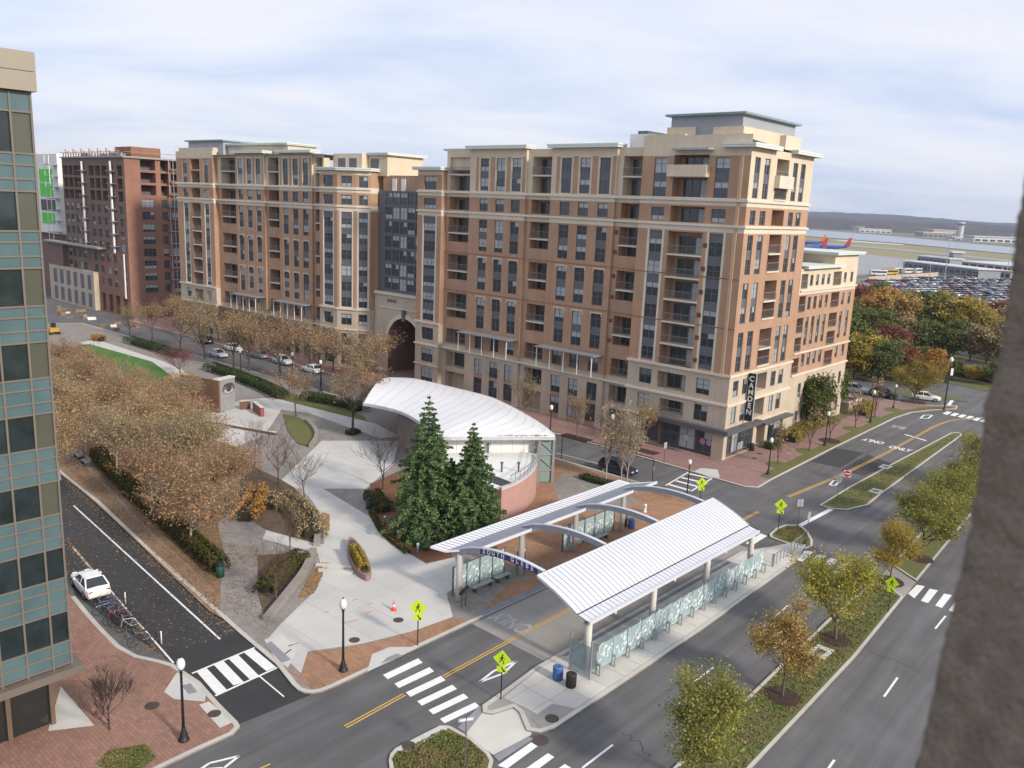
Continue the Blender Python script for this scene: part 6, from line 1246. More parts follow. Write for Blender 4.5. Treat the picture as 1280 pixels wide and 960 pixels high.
hedge('clipped olive hedge beside the leafy path under the brown trees', [(276, 716), (262, 703), (230, 675), (190, 640), (150, 602), (122, 572)], 1.6, 1.3, L_OLHEDGE, 500); hedge('dark green clipped hedge along the plaza edge of the street', [(262, 462), (300, 475), (340, 492), (352, 500)], 2.6, 1.3, L_HEDGE, 320); hedge('dark green hedge beyond the lawn before the white pavilion', [(380, 499), (420, 506), (455, 516)], 2.4, 1.2, L_HEDGE, 320); hedge('dark green hedge at the far end of the plaza street edge', [(160, 428), (200, 440), (225, 448)], 2.2, 1.3, L_HEDGE, 260)
hedge('low green edging along the conifer bed', [(464, 640), (470, 652), (480, 668), (510, 693)], .5, .35, L_OLHEDGE, 260); hedge('olive shrubs round the foot of the dark leafless tree', [(465, 622), (474, 634), (486, 642)], 1.8, 1.0, L_OLHEDGE, 420, 'shrub', 'shrub'); hedge('brown twiggy shrubs filling the curved bed', [(330, 640), (350, 628), (372, 640), (388, 660), (390, 676)], 2.6, 1.1, L_GREY, 220, 'shrub', 'shrub'); hedge('rust brown grasses at the corner of the grove', [(303, 655), (316, 640), (322, 620)], 2.2, 1.5, L_ORANGE, 240, 'shrub', 'shrub')
hedge('mixed low plants in the bed behind the stepped wall', [(330, 745), (345, 725), (365, 705), (380, 698)], 1.8, .8, L_OLHEDGE, 300, 'shrub', 'shrub'); hedge('yellow-green plants in the boat planter', [(443, 690), (450, 703), (456, 716)], .8, .75, L_YEL, 700, 'planter_plants', 'plants', ZS+.5, .12); hedge('small round green bed round the tree on the plaza paving', [(436, 541), (446, 543)], 1.8, .5, L_OLHEDGE, 500, 'shrub', 'shrub'); hedge('rust orange ornamental grasses by the eye wall', [(222, 475), (250, 490), (272, 505)], 4.0, 1.4, L_ORANGE, 200, 'shrub', 'shrub')
hedge('shrubs along the foot of the lower apartment wing', [(985, 556), (1005, 540), (1030, 524)], 2.2, 1.5, L_MIX, 260, 'shrub', 'shrub'); hedge('dark roadside hedge before the railway', [(1170, 466), (1210, 472), (1270, 484)], 3.0, 2.2, L_DKG, 120, 'hedge', 'hedge', .03, .3); hedge('low shrubs behind the stone planter', [(1062, 505), (1085, 510), (1075, 522)], 2.0, 1.2, L_MIX, 220, 'shrub', 'shrub'); hedge('dark plants in the curved kerb bed near the parked dark car', [(727, 597), (745, 603), (770, 609)], 1.2, .5, L_HEDGE, 260, 'shrub', 'shrub'); hedge('evergreen planting against the shop wall corner', [(960, 562), (972, 556)], 1.4, .9, L_DKG, 400, 'shrub', 'shrub'); hedge('red-brown shrub tuft at the far lawn path', [(118, 425), (128, 427)], 2.0, 1.2, L_ORANGE, 300, 'shrub', 'shrub')
# fallen leaves scattered on the west street and paths
def litter(name, label, quad, n, z, leaf, seed, edge=None):
    rng = np.random.default_rng(seed); a, b, c, d = [np.array(q) for q in PX(quad, 0)]; u, v = rng.uniform(0, 1, n)[:, None], rng.uniform(0, 1, n)[:, None]
    if edge: u = np.where(rng.uniform(0, 1, n)[:, None] < edge, np.clip(np.abs(rng.normal(size=n))[:, None]*.10, 0, 1), u)
    P = (a*(1-v)+d*v)*(1-u)+(b*(1-v)+c*v)*u; P[:, 2] = z+.01; o = link(name, leaf_mesh(name, P, .11, rng, leaf, .93)); tag(o, label, 'leaves', None, 'stuff')
litter('fallen_leaves', 'orange fallen leaves scattered along the west street', [(295, 790), (200, 825), (70, 650), (82, 598)], 2300, .02, L_TAN2, 1, .5); litter('fallen_leaves', 'brown leaves drifted along the bike parking edge', [(205, 822), (165, 815), (60, 690), (85, 672)], 1500, .02, L_TAN2, 2, .5); litter('fallen_leaves', 'brown leaves littering the leafy path', [(272, 772), (276, 742), (95, 565), (78, 580)], 5200, ZS+.015, L_TAN2, 3); litter('fallen_leaves', 'fallen leaves on the grey paver walk', [(335, 790), (280, 760), (285, 680), (325, 690)], 700, ZS+.015, L_TAN2, 4); litter('fallen_leaves', 'orange leaves in front of the stepped wall on the pale plaza', [(372, 750), (392, 745), (412, 705), (395, 705)], 900, ZS+.03, L_ORANGE, 5); litter('fallen_leaves', 'orange leaves against the curved seat wall', [(402, 668), (412, 665), (412, 645), (403, 642)], 700, ZS+.03, L_ORANGE, 6); litter('fallen_leaves', 'brown leaves under the grove trees', [(270, 735), (300, 610), (90, 470), (70, 540)], 9000, ZS+.02, L_TAN, 7)
rng_ = np.random.default_rng(9); a_, b_2 = G(622, 543.5, 5.6), G(684, 543.5, 5.6); k_ = rng_.uniform(0, 1, 900)[:, None]; tag(link('leaf_debris', leaf_mesh('leaf_debris', a_+(b_2-a_)*k_+rng_.normal(size=(900, 3))*np.array((.1, .22, .02)), .12, rng_, L_TAN2, .9)), 'brown leaf debris lying along the lower edge of the pavilion roof', 'leaves', None, 'stuff')
# real grass blades on the nearer green islands
def turf(label, px, n, seed):
    rng = np.random.default_rng(seed); P = np.array(PX(px, ZS)); lo, hi = P.min(0), P.max(0); Q = rng.uniform(lo[:2], hi[:2], (n*3, 2)); ins = np.zeros(len(Q), bool); k = len(P)
    for i in range(k):
        a, b = P[i-1], P[i]; c = ((a[1] > Q[:, 1]) != (b[1] > Q[:, 1])) & (Q[:, 0] < (b[0]-a[0])*(Q[:, 1]-a[1])/(b[1]-a[1]+1e-9)+a[0]); ins ^= c
    Q = Q[ins][:n]; m = leaf_mesh('grass', np.c_[Q, np.full(len(Q), ZS+.0)], .13, rng, mat('grass_blades', (.16, .18, .06), .9, .1, .6, island=.25, col2=(.23, .19, .085), mixlo=.4, mixhi=.65, trans=.2, spec=.2), 0, 1.3); tag(link('grass', m), label, 'grass', None, 'stuff')
turf('green grass patch on the red brick corner', [(122, 955), (136, 939), (182, 931), (194, 947), (160, 973)], 4000, 6); turf('short patchy grass on the corner island', [(490, 948), (500, 940), (552, 912), (585, 924), (608, 945), (600, 960), (560, 985), (500, 975)], 5200, 1); turf('short patchy grass on the tree median', [(850, 957), (940, 872), (1045, 772), (1095, 728), (1124, 745), (1062, 818), (990, 895), (938, 952), (900, 990), (830, 985)], 15000, 2); turf('short patchy grass on the long median', [(1032, 629), (1065, 610), (1115, 584), (1190, 544), (1195, 547), (1130, 590), (1085, 625), (1060, 633)], 9000, 3); turf('short patchy grass on the small island', [(968, 666), (984, 658), (1002, 660), (1012, 674), (1004, 682), (976, 672)], 1800, 4)
# ================================================================== VEHICLES
TYRE = mat('tyre', (.02, .02, .02), .9); RIM = mat('rim', (.45, .45, .46), .35, .05, 1, metal=.7); CARG = mat('car_glass', (.02, .025, .03), .05, .1, 1, spec=.9); HEADL = mat('head_lamp', (.75, .78, .8), .15); TAILL = mat('tail_lamp', (.35, .015, .015), .25)
def paint(n, c): return mat('car_'+n, c, .28, .02, .5, spec=.6)
def car_meshes(kind):
    if kind in CACHE: return CACHE[kind]
    L, Wd = (4.65, 1.8) if kind == 'sedan' else (4.7, 1.88)
    # body sections along x (front = +x): (x, half width, bottom, shoulder height)
    S = [(-.5*L, .70, .42, .72), (-.485*L, .80, .30, .86), (-.40*L, .88, .24, .95), (-.15*L, .9, .22, .94), (.12*L, .9, .22, .92), (.30*L, .88, .24, .86), (.43*L, .82, .28, .76), (.49*L, .70, .34, .62), (.5*L, .58, .42, .55)]
    if kind == 'suv': S = [(x, w, b+.06, s+.16) for x, w, b, s in S]
    k = Wd/1.8; m = MB(); rings = []
    for x, w, b, s in S: w *= k; rings.append([(x, -w*.92, b), (x, -w, (b+s)*.5), (x, -w*.97, s-.05), (x, -w*.86, s), (x, 0, s+.03), (x, w*.86, s), (x, w*.97, s-.05), (x, w, (b+s)*.5), (x, w*.92, b), (x, 0, b)])
    n = 10; vs = [p for r in rings for p in r]; fs = [(i*n+j, i*n+(j+1) % n, (i+1)*n+(j+1) % n, (i+1)*n+j) for i in range(len(S)-1) for j in range(n)]+[tuple(range(n)), tuple((len(S)-1)*n+j for j in range(n))[::-1]]; m.add(vs, fs)
    sh, rf = (.93, 1.43) if kind == 'sedan' else (1.09, 1.68); xb0, xb1, xf1, xf0 = (-.40*L, -.25*L, .03*L, .20*L) if kind == 'sedan' else (-.47*L, -.39*L, .04*L, .20*L)
    # cabin: glass body with painted roof and pillars
    g = MB(); w0, w1 = .80*k, .62*k; base = [(xb0, w0), (xf0, w0)]; top = [(xb1, w1), (xf1, w1)]
    lo = [(xb0, -w0, sh), (xf0, -w0, sh), (xf0, w0, sh), (xb0, w0, sh)]; hi = [(xb1, -w1, rf), (xf1, -w1, rf), (xf1, w1, rf), (xb1, w1, rf)]; g.add(lo+hi, [(0, 1, 5, 4), (1, 2, 6, 5), (2, 3, 7, 6), (3, 0, 4, 7)])
    r = MB(); r.add([(x*1.0, y*1.03, rf-.02) for x, y, z in hi]+[((xb1+.1) if i in (0, 3) else xf1-.1, y*.8, rf+.05) for i, (x, y, z) in enumerate(hi)], [(4, 5, 6, 7), (0, 1, 5, 4), (1, 2, 6, 5), (2, 3, 7, 6), (3, 0, 4, 7)])
    for i in range(4): a, b = np.array(lo[i]), np.array(hi[i]); r.bar(a, b, .1, .07)
    for s in (-1, 1): mid = (xb0+xf0)/2; r.bar((mid, s*w0*1.0, sh), (mid-.02, s*w1*1.02, rf), .09, .03)
    # merge roof skin into the body mesh
    o = len(m.v); m.v += r.v; m.f += [tuple(q+o for q in f) for f in r.f]; m.m += r.m
    wh = MB(); wh.tube([(0, -.1, 0), (0, .1, 0)], .32, 16, 0); tyre = wh.mesh('tyre', TYRE); rm = MB().tube([(0, -.105, 0), (0, .105, 0)], .2, 12, 0).mesh('rim', RIM)
    CACHE[kind] = (m, g.mesh('windows', CARG), tyre, rm, L, Wd, S); return CACHE[kind]
BODY = {}
def car(name, label, kind, color, pos, rz, group=None, detail=True):
    m, g, tyre, rim, L, Wd, S = car_meshes(kind); key = (kind, color.name)
    if key not in BODY: BODY[key] = m.mesh('body', color)
    c = thing(name, label, 'car', pos, rz, group); link('body', BODY[key], c); link('windows', g, c)
    for x in (-.29*L, .31*L):
        for s in (-1, 1): w = link('wheel', tyre, c, (x, s*(Wd/2-.1), .32)); link('rim', rim, w)
    up = .14 if kind == 'suv' else 0
    for s in (-1, 1): MB().box(.475*L, .497*L, s*.45-.16, s*.45+.16, .6+up, .72+up).obj('headlight', HEADL, c); MB().box(-.497*L, -.47*L, s*.6-.14, s*.6+.12, .68+up, .84+up).obj('taillight', TAILL, c); MB().box(.1*L, .14*L, s*(Wd/2+.02)-.08, s*(Wd/2+.02)+.08, .9+up, 1.02+up).obj('mirror', BODY[key].materials[0], c)
    MB().box(-.503*L, -.497*L, -.26, .26, .52+up, .64+up).obj('number_plate', WHITEP, c); return c
WHITE_C = paint('white', (.78, .78, .77)); SILVER_C = paint('silver', (.5, .51, .53)); NAVY_C = paint('navy', (.02, .025, .045)); GREEN_C = paint('dark_green', (.03, .055, .045)); GREY_C = paint('grey', (.17, .18, .19)); RED_C = paint('red', (.3, .03, .03)); BLUE_C = paint('blue', (.04, .09, .25)); BLACK_C = paint('black', (.015, .015, .017))
car('parked_car', 'white sedan parked on the west street beside the bicycle rack', 'sedan', WHITE_C, G(113, 737), R(133)); car('parked_car', 'dark navy car parked by the kerb below the apartment block', 'suv', NAVY_C, G(772, 592), BA+math.pi)
car('parked_car', 'silver sport utility car parked behind the stone planter', 'suv', SILVER_C, G(1069, 491), R(-30)); car('parked_car', 'dark green car parked nose towards the mulch ring', 'suv', GREEN_C, G(1104, 496.5), R(-32)); car('parked_car', 'white sedan waiting by the far junction', 'sedan', WHITE_C, G(1157, 500), R(-25))
for i, (u, v, k, cl, lab) in enumerate(((75, -8, 'sedan', WHITE_C, 'white car parked on the apartment street, nearest the arch'), (84, -8, 'suv', SILVER_C, 'silver car parked on the apartment street behind the tan trees'), (92, -8.1, 'sedan', GREY_C, 'grey car parked on the apartment street behind the tan trees'), (101, -8, 'sedan', WHITE_C, 'white car parked on the apartment street, second white one from the arch'), (112, -8.2, 'suv', BLACK_C, 'black car parked on the apartment street near the building site'), (97, -13.5, 'sedan', SILVER_C, 'silver car on the plaza side of the apartment street'))): car('parked_car', lab, k, cl, B(u, v), BA+(math.pi if i % 2 else 0))
YC = mat('machine_yellow', (.5, .3, .04), .5); tr = thing('yellow_machine', 'yellow construction machine by the building site fence', 'excavator', G(66, 418), BA); tr.scale = (.7, .7, .7); MB().box(-1.6, 1.6, -1.2, 1.2, .9, 2.0).obj('body', YC, tr); MB().box(.2, 1.4, -1.1, .1, 2.0, 3.2).obj('cab', CARG, tr); MB().bar((1.4, .6, 1.6), (4.0, .6, 3.6), .35, .5).bar((4.0, .6, 3.6), (5.4, .6, 1.0), .3, .4).obj('arm', YC, tr)
for s in (-1, 1): MB().box(-2, 2, s*1.2-.3, s*1.2+.3, 0, .9).obj('track', BLACK, tr)
MB().box(5.0, 5.8, .2, 1.0, .2, 1.1).obj('bucket', DARKSTEEL, tr)
# site materials along the hoarding
rs = random.Random(8)
for k in range(16):
    p = B(rs.uniform(132, 178), rs.uniform(-16, -9)); w, d, h = rs.uniform(.6, 2.6), rs.uniform(.5, 1.4), rs.uniform(.3, 1.3); nm, cl, lab = rs.choice([('timber_stack', mat('weathered_timber', (.26, .18, .12), .9), 'stack of timber lying by the building site'), ('pallet_stack', mat('pallet_wood', (.24, .18, .13), .9), 'stack of pallets lying by the building site'), ('brick_pallet', BRICK_R, 'pallet of red bricks by the building site'), ('site_box', WHITEP, 'white site crate by the building site')])
    o = thing(nm, lab, nm.split('_')[0]+' stack' if 'stack' in nm else 'pallet' if 'pallet' in nm else 'crate', p, rs.uniform(0, 3), 'materials by the building site')
    for q in range(3): MB().box(-w/2, w/2, -d/2+d*q/3+.03, -d/2+d*(q+1)/3-.03, .1, h*rs.uniform(.8, 1)).obj('bundle', cl, o)
    MB().box(-w/2-.05, w/2+.05, -d/2, d/2, 0, .1).obj('skid', MATS['plank'] if 'plank' in MATS else cl, o)
# ------------------------------------------------------------------ bicycles at the rack
def bike_mesh(fc):
    def wheel(x):
        m = MB(); n = 18; m.tube([(x+.33*math.cos(6.2832*i/n), 0, .34+.33*math.sin(6.2832*i/n)) for i in range(n+1)], .018, 5, 0, False)
        for i in range(6): a = math.pi*i/6; m.bar((x-.32*math.cos(a), 0, .34-.32*math.sin(a)), (x+.32*math.cos(a), 0, .34+.32*math.sin(a)), .006, .006)
        return m
    f = MB()
    for a, b in (((-.5, 0, .34), (-.05, 0, .3)), ((-.05, 0, .3), (-.2, 0, .82)), ((-.2, 0, .78), (.38, 0, .82)), ((.38, 0, .8), (-.05, 0, .3)), ((-.5, 0, .34), (-.19, 0, .75)), ((.38, 0, .9), (.5, 0, .34))): f.tube([a, b], .024, 6)
    h = MB().tube([(.36, -.28, 1.0), (.4, -.2, 1.02), (.39, 0, .98), (.4, .2, 1.02), (.36, .28, 1.0)], .016, 5).tube([(.38, 0, .88), (.39, 0, .99)], .016, 5); s = MB().box(-.32, -.08, -.07, .07, .88, .93).tube([(-.2, 0, .8), (-.2, 0, .9)], .015, 5)
    return [('frame', f.mesh('frame', fc)), ('wheel', wheel(-.5).mesh('wheel', TYRE)), ('wheel', wheel(.5).mesh('wheel', TYRE)), ('handlebar', h.mesh('handlebar', STEEL)), ('saddle', s.mesh('saddle', BLACK))]
for i, (px, cl, nm, lab) in enumerate((((133, 766), (.05, .09, .2), 'blue', 'blue bicycle at the rack nearest the white car'), ((143, 760), (.1, .14, .3), 'paleblue', 'pale blue bicycle at the rack beside the white line'), ((146, 778), (.3, .03, .04), 'red', 'red bicycle leaning at the rack'), ((153, 783), (.03, .03, .035), 'black', 'black bicycle in the middle of the rack'), ((158, 779), (.05, .06, .12), 'navy', 'navy bicycle at the rack behind the black one'), ((163, 788), (.3, .33, .38), 'silver', 'silver bicycle at the end of the rack'), ((178, 806), (.05, .06, .1), 'fallen', 'dark bicycle with a pale wheel standing apart from the rack'))):
    p = G(*px); b = thing('bicycle', lab, 'bicycle', p, R(133)+random.Random(i).uniform(.9, 1.7), 'bicycles at the rack'); b.scale = (1.15,)*3
    for n_, me in bike_mesh(mat('bike_'+nm, cl, .4)): link(n_, me, b)
rk = thing('bicycle_rack', 'dark steel hoop rack in the bike parking bay', 'bicycle rack', G(150, 776), R(133))
for k in range(5): MB().tube([(-2.4+1.2*k, -.35, 0), (-2.4+1.2*k, -.35, .7), (-2.4+1.2*k, -.2, .85), (-2.4+1.2*k, .2, .85), (-2.4+1.2*k, .35, .7), (-2.4+1.2*k, .35, 0)], .03, 6).obj('hoop', DARKSTEEL, rk)
for px, lab in (((157, 756), 'white flexible marker post beside the white car line'), ((202, 806), 'white flexible marker post beside the bike bay'), ): p = G(*px); o = thing('marker_post', lab, 'post', p); MB().lathe([(.05, .04), (.045, 1.0), (.01, 1.02)], 8).obj('post', WHITEP, o, True); MB().lathe([(.12, 0), (.12, .03), (.06, .05)], 10).obj('foot', BLACK, o)
o = thing('hoop_stand', 'thin steel bicycle hoop on the pink pavement', 'bicycle stand', G(985, 575, ZS)); MB().tube([(-.35, 0, 0), (-.35, 0, .7), (-.2, 0, .9), (.2, 0, .9), (.35, 0, .7), (.35, 0, 0)], .03, 6).obj('hoop', STEEL, o); MB().box(-.4, -.3, -.06, .06, 0, .02).box(.3, .4, -.06, .06, 0, .02).obj('foot', STEEL, o)
# stone planter terrace by the parked cars
p = G(1060, 516, ZS); sp = thing('stone_planter', 'tan stone planter box with pale rim near the parked silver car', 'planter', p, R(48)); TS = mat('tan_stone', (.42, .31, .21), .9, .1, 1)
for x0, x1, y0, y1 in ((0, 5.5, 0, .4), (0, 5.5, 4.1, 4.5), (0, .4, .4, 4.1), (5.1, 5.5, .4, 4.1)): MB().box(x0, x1, y0, y1, 0, 1.5).obj('wall', TS, sp); MB().box(x0-.04, x1+.04, y0-.04, y1+.04, 1.5, 1.6).obj('coping', CONC, sp)
MB().box(.4, 5.1, .4, 4.1, .9, 1.2).obj('soil', BEDSOIL, sp)
# park benches on the leafy path
for px, lab in (((98, 573), 'grey park bench by the hedge on the leafy path, farther one'), ((107, 581), 'grey park bench by the hedge on the leafy path, middle one'), ((160, 622), 'grey park bench by the hedge, nearest the litter stand')):
    b = thing('park_bench', lab, 'bench', G(*px, ZS), R(133)+math.pi, 'park benches on the leafy path')
    for k in range(3): MB().box(-.9, .9, -.25+.17*k, -.11+.17*k, .43, .47).obj('slat', STEEL, b)
    for k in range(2): MB().box(-.9, .9, .27, .31, .55+.18*k, .68+.18*k).obj('back_slat', STEEL, b)
    for x in (-.75, .75): MB().box(x-.04, x+.04, -.25, .3, 0, .43).box(x-.04, x+.04, .28, .34, .43, .9).obj('leg', DARKSTEEL, b)
# ================================================================== FAR: railway, car park, airfield, river, hills
BALLAST = mat('ballast', (.2, .17, .14), .95, .15, .5); far_sheet('railway_bed', [(1130, 436), (1160, 438), (1275, 464), (1275, 474), (1160, 448), (1130, 444)], BALLAST, .12)
for k, (a, b) in enumerate((((1150, 440), (1285, 468)), ((1150, 442.5), (1285, 471)))):
    q1, q2 = PX([a, b], .15); MB().bar((*q1[:2], .3), (*q2[:2], .3), .25, .25).obj('rail', STEEL, None, kind='structure')
q1, q2 = PX([(1140, 430), (1290, 461)]); w_ = thing('retaining_wall', 'long pale concrete wall beside the railway in the woods', 'wall', q1)
for k in range(12): a, b = (q2-q1)*k/12, (q2-q1)*(k+.97)/12; MB().bar((*a[:2], 1.1), (*b[:2], 1.1), .4, 2.2).obj('wall_panel', CONC, w_)
far_sheet('car_park', [(1060, 352), (1095, 345), (1180, 338), (1290, 352), (1320, 410), (1200, 405), (1085, 375)], mat('car_park_asphalt', (.2, .2, .205), .9, .1, .05), .1)
TARMAC = mat('apron_concrete', (.3, .3, .31), .9, .12, .004, .1, .02); far_sheet('airfield_apron', [(900, 308), (960, 309), (1020, 311), (1110, 321), (1300, 338), (1300, 352), (1180, 340), (1060, 345), (1000, 350), (900, 352)], TARMAC, .06)
AG = mat('airfield_grass', (.22, .21, .09), .95, .15, .005, col2=(.27, .23, .12)); far_sheet('airfield_grass', [(850, 288.5), (1006, 296), (1120, 304.5), (1265, 318.5), (1400, 333), (1400, 349), (1265, 335), (1110, 321), (1020, 311), (850, 304)], AG, .08)
for px in ([(1006, 302), (1120, 311), (1265, 325.5), (1265, 328), (1120, 313), (1006, 304)], [(1040, 300.2), (1060, 300.5), (1130, 305.8), (1128, 306.8), (1050, 301.5)]): far_sheet('runway', px, TARMAC if px[0][0] < 1010 else CONC, .3)
far_sheet('river', [(900, 278), (1006, 286.2), (1106, 294), (1266, 309), (1500, 330), (1500, 341), (1266, 318.2), (1120, 304), (1006, 295.4), (900, 287.4)], mat('river_water', (.2, .23, .27), .25, .08, .01, spec=.5), .5)
# low white terminal sheds and concourse
def shed(label, px0, px1, dep, h, wall, roof, n=10, name='terminal_building'):
    a, b = PX([px0, px1]); d = b-a; L = float(np.linalg.norm(d)); t = thing(name, label, 'building', a, math.atan2(d[1], d[0])); MB().box(0, L, 0, dep, 0, h).obj('wall', wall, t); MB().box(-1, L+1, -1.5, dep+1, h, h+max(.5, h*.1)).obj('roof', roof, t)
    for k in range(n): MB().box(L*(k+.12)/n, L*(k+.88)/n, -.15, 0, h*.25, h*.75).obj('window', PANE, t)
SHW = mat('shed_white', (.55, .55, .56), .7, .05); SHG = mat('shed_grey', (.24, .26, .28), .6, .08); SHB = mat('shed_buff', (.46, .38, .3), .8, .06)
shed('long low airport hall with white roof behind the car park', (1128, 337), (1222, 349.5), 14, 5.5, SHG, SHW, 14); shed('upper storey airport hall with white roof edge', (1146, 331.5), (1186, 336), 10, 6.5, SHG, SHW, 8); shed('white flat warehouse beyond the airport hall', (1192, 333), (1275, 342), 60, 4, SHW, SHW, 8); shed('grey tower block of the airport hall', (1184, 334), (1190, 335), 6, 10.5, SHG, SHW, 2, 'tower_block'); shed('small pale sheds at the edge of the airport car park', (1222, 346), (1262, 350), 8, 4.5, SHW, SHB, 6)
w_ = thing('boundary_wall', 'buff boundary wall along the airport car park', 'wall', PX([(1085, 352)])[0]); q1, q2 = PX([(1085, 352), (1172, 345.5)])
for k in range(14): a, b = (q2-q1)*k/14, (q2-q1)*(k+.96)/14; MB().bar((*a[:2], 1.2), (*b[:2], 1.2), .4, 2.4).obj('wall_panel', SHB, w_)
for k, (px, lab, cl) in enumerate((((1097, 344.5), 'white shuttle bus by the airport boundary wall', SHW), ((1112, 343.5), 'yellow shuttle bus by the airport boundary wall', YC), ((1123, 341.5), 'white van row end by the airport boundary wall', SHW), ((1134, 342), 'white coach by the airport boundary wall', SHW), ((1146, 342), 'white service truck by the airport boundary wall', SHW))):
    o = thing('shuttle_bus', lab, 'bus', G(*px), R(10+k*9)); MB().box(-5, 5, -1.25, 1.25, .5, 3.2).obj('body', cl, o); MB().box(-4.6, 4.6, -1.3, 1.3, 1.7, 2.6).obj('windows', CARG, o)
    for x in (-3, 3): MB().box(x-.45, x+.45, -1.28, 1.28, 0, .9).obj('wheels', TYRE, o)
# parked cars, small at this distance
rc = random.Random(17); lot = []
row_a, row_b = G(1095, 362), G(1265, 385)
small = {}
for nm, cl in (('white', WHITE_C), ('silver', SILVER_C), ('grey', GREY_C), ('black', BLACK_C), ('red', RED_C), ('blue', BLUE_C)):
    m = car_meshes('sedan')[0]; q = MB(); q.v = list(m.v); q.f = list(m.f); q.m = [0]*len(m.f); q.box(-1.75, .8, -.74, .74, .9, 1.38, 1); small[nm] = q.mesh('parked_car', [cl, CARG])
cnt = 0; P0 = G(1075, 352); dl = np.array((math.cos(R(28)), math.sin(R(28)), 0)); dn = np.array((-dl[1], dl[0], 0))
def inlot(p):
    v = p-CAMP; k = v@_fw; x, y = 640+FPX*(v@_rt)/k, 480-FPX*(v@_up)/k; return 1085 < x < 1262 and 349+max(0, (1150-x)*.02) < y < 403 and y < 372+max(0, (x-1190)*.6)
for i in range(-14, 30):
    for j in range(-60, 90):
        p = G(1180, 365)+dn*i*(8.2 if i % 2 else 7.6)+dl*j*2.9
        if cnt >= 298 or rc.random() < .3 or not inlot(p): continue
        nm = rc.choice(['white', 'silver', 'silver', 'grey', 'black', 'black', 'red', 'blue', 'white']); o = link('parked_car', small[nm], None, (p[0], p[1], .1), R(118)+(math.pi if rc.random() < .5 else 0)); tag(o, nm+' car parked in rows in the airport car park', 'car', 'cars in the airport car park'); cnt += 1
# airliners at the gates
AB = mat('plane_blue', (.06, .12, .4), .4); AR = mat('plane_red', (.5, .06, .04), .4); AO = mat('plane_orange', (.65, .25, .08), .4)
for px, rz, lab, tl in (((1005, 314), R(158), 'blue airliner with red tail nearest the apartment wing', AR), ((1036, 313), R(160), 'blue airliner with red tail farther from the apartment wing', AR), ((1008, 307), R(158), 'airliner with orange and red tail behind the blue ones', AO)):
    a = thing('airliner', lab, 'aeroplane', G(*px), rz, 'airliners at the gates'); MB().tube([(-18, 0, 4.6), (-15, 0, 4.2), (-6, 0, 3.6), (10, 0, 3.6), (15, 0, 3.3), (17.5, 0, 2.9)], [.3, 1.2, 2, 2, 1.5, .3], 10).obj('fuselage', AB, a, True)
    MB().add([(-18.6, -.2, 5), (-13, -.2, 5), (-17.5, -.2, 13), (-20, -.2, 13), (-18.6, .2, 5), (-13, .2, 5), (-17.5, .2, 13), (-20, .2, 13)], [(0, 1, 2, 3), (7, 6, 5, 4), (0, 4, 5, 1), (1, 5, 6, 2), (2, 6, 7, 3), (3, 7, 4, 0)]).obj('tail_fin', tl, a)
    for s in (-1, 1):
        MB().add([(4, s*1.5, 3), (-3, s*1.5, 3), (-6, s*17, 4.4), (-4, s*17, 4.4), (4, s*1.5, 3.4), (-3, s*1.5, 3.4), (-6, s*17, 4.6), (-4, s*17, 4.6)], [(0, 1, 2, 3), (7, 6, 5, 4), (0, 4, 5, 1), (1, 5, 6, 2), (2, 6, 7, 3), (3, 7, 4, 0)]).obj('wing', GREYP, a); MB().tube([(3.5, s*5.5, 2), (-.5, s*5.5, 2)], 1.0, 8).obj('engine', AB, a)
        MB().add([(-14, s*.8, 5.2), (-17, s*.8, 5.2), (-19, s*6, 5.6), (-17.8, s*6, 5.6), (-14, s*.8, 5.4), (-17, s*.8, 5.4), (-19, s*6, 5.75), (-17.8, s*6, 5.75)], [(0, 1, 2, 3), (7, 6, 5, 4), (0, 4, 5, 1), (1, 5, 6, 2), (2, 6, 7, 3), (3, 7, 4, 0)]).obj('tailplane', AB, a); MB().box(-1.5, -.5, s*2.6-.3, s*2.6+.3, 0, 3).obj('landing_gear', STEEL, a)
    MB().box(12.5, 13.2, -.2, .2, 0, 3).obj('nose_gear', STEEL, a)
# far shore: wooded hills and pale buildings
def hills(name, y0, x0, x1, zmax, seed, depth, cl):
    rng = np.random.default_rng(seed); nx, ny = 150, 12; ph = rng.uniform(0, 6.28, 8); V = []; F = []
    for j in range(ny):
        s = j/(ny-1)
        for i in range(nx):
            x = x0+(x1-x0)*i/(nx-1); base = sum(math.sin(x*.0011*(k+1)**1.15*1.3+ph[k])/(k+1)**.8 for k in range(8)); fine = rng.normal()*2.2; z = -1+max(0, zmax*(.72+.14*base))*math.sin(min(1, s*1.25)*math.pi/2)+fine*(s > 0); V.append((x, y0+depth*s+(x*.0 if False else x*.10), z))
    F = [(j*nx+i, j*nx+i+1, (j+1)*nx+i+1, (j+1)*nx+i) for j in range(ny-1) for i in range(nx-1)]; me = bpy.data.meshes.new(name); me.from_pydata(V, [], F); me.materials.append(cl); o = link(name, me); tag(o, kind='structure')
HW = mat('hill_woods', (.03, .028, .03), .95, .2, .012, .3, .003, col2=(.06, .04, .035), bump=0); HW2 = mat('hill_woods_b', (.03, .033, .04), .95, .2, .01, .3, .002)
sh = [G(1006, 285), G(1266, 308)]
hills('hills', 2350, -2500, 3200, 42, 5, 900, HW); hills('hills', 3600, -5000, 5000, 72, 9, 1400, HW2)
far_sheet('far_shore', [(900, 275.5), (1006, 281), (1266, 304), (1500, 325), (1500, 331), (1266, 309.5), (1106, 294.5), (1006, 286.7), (900, 278.5)], mat('far_shore_ground', (.17, .16, .11), .95, .15, .01), .6)
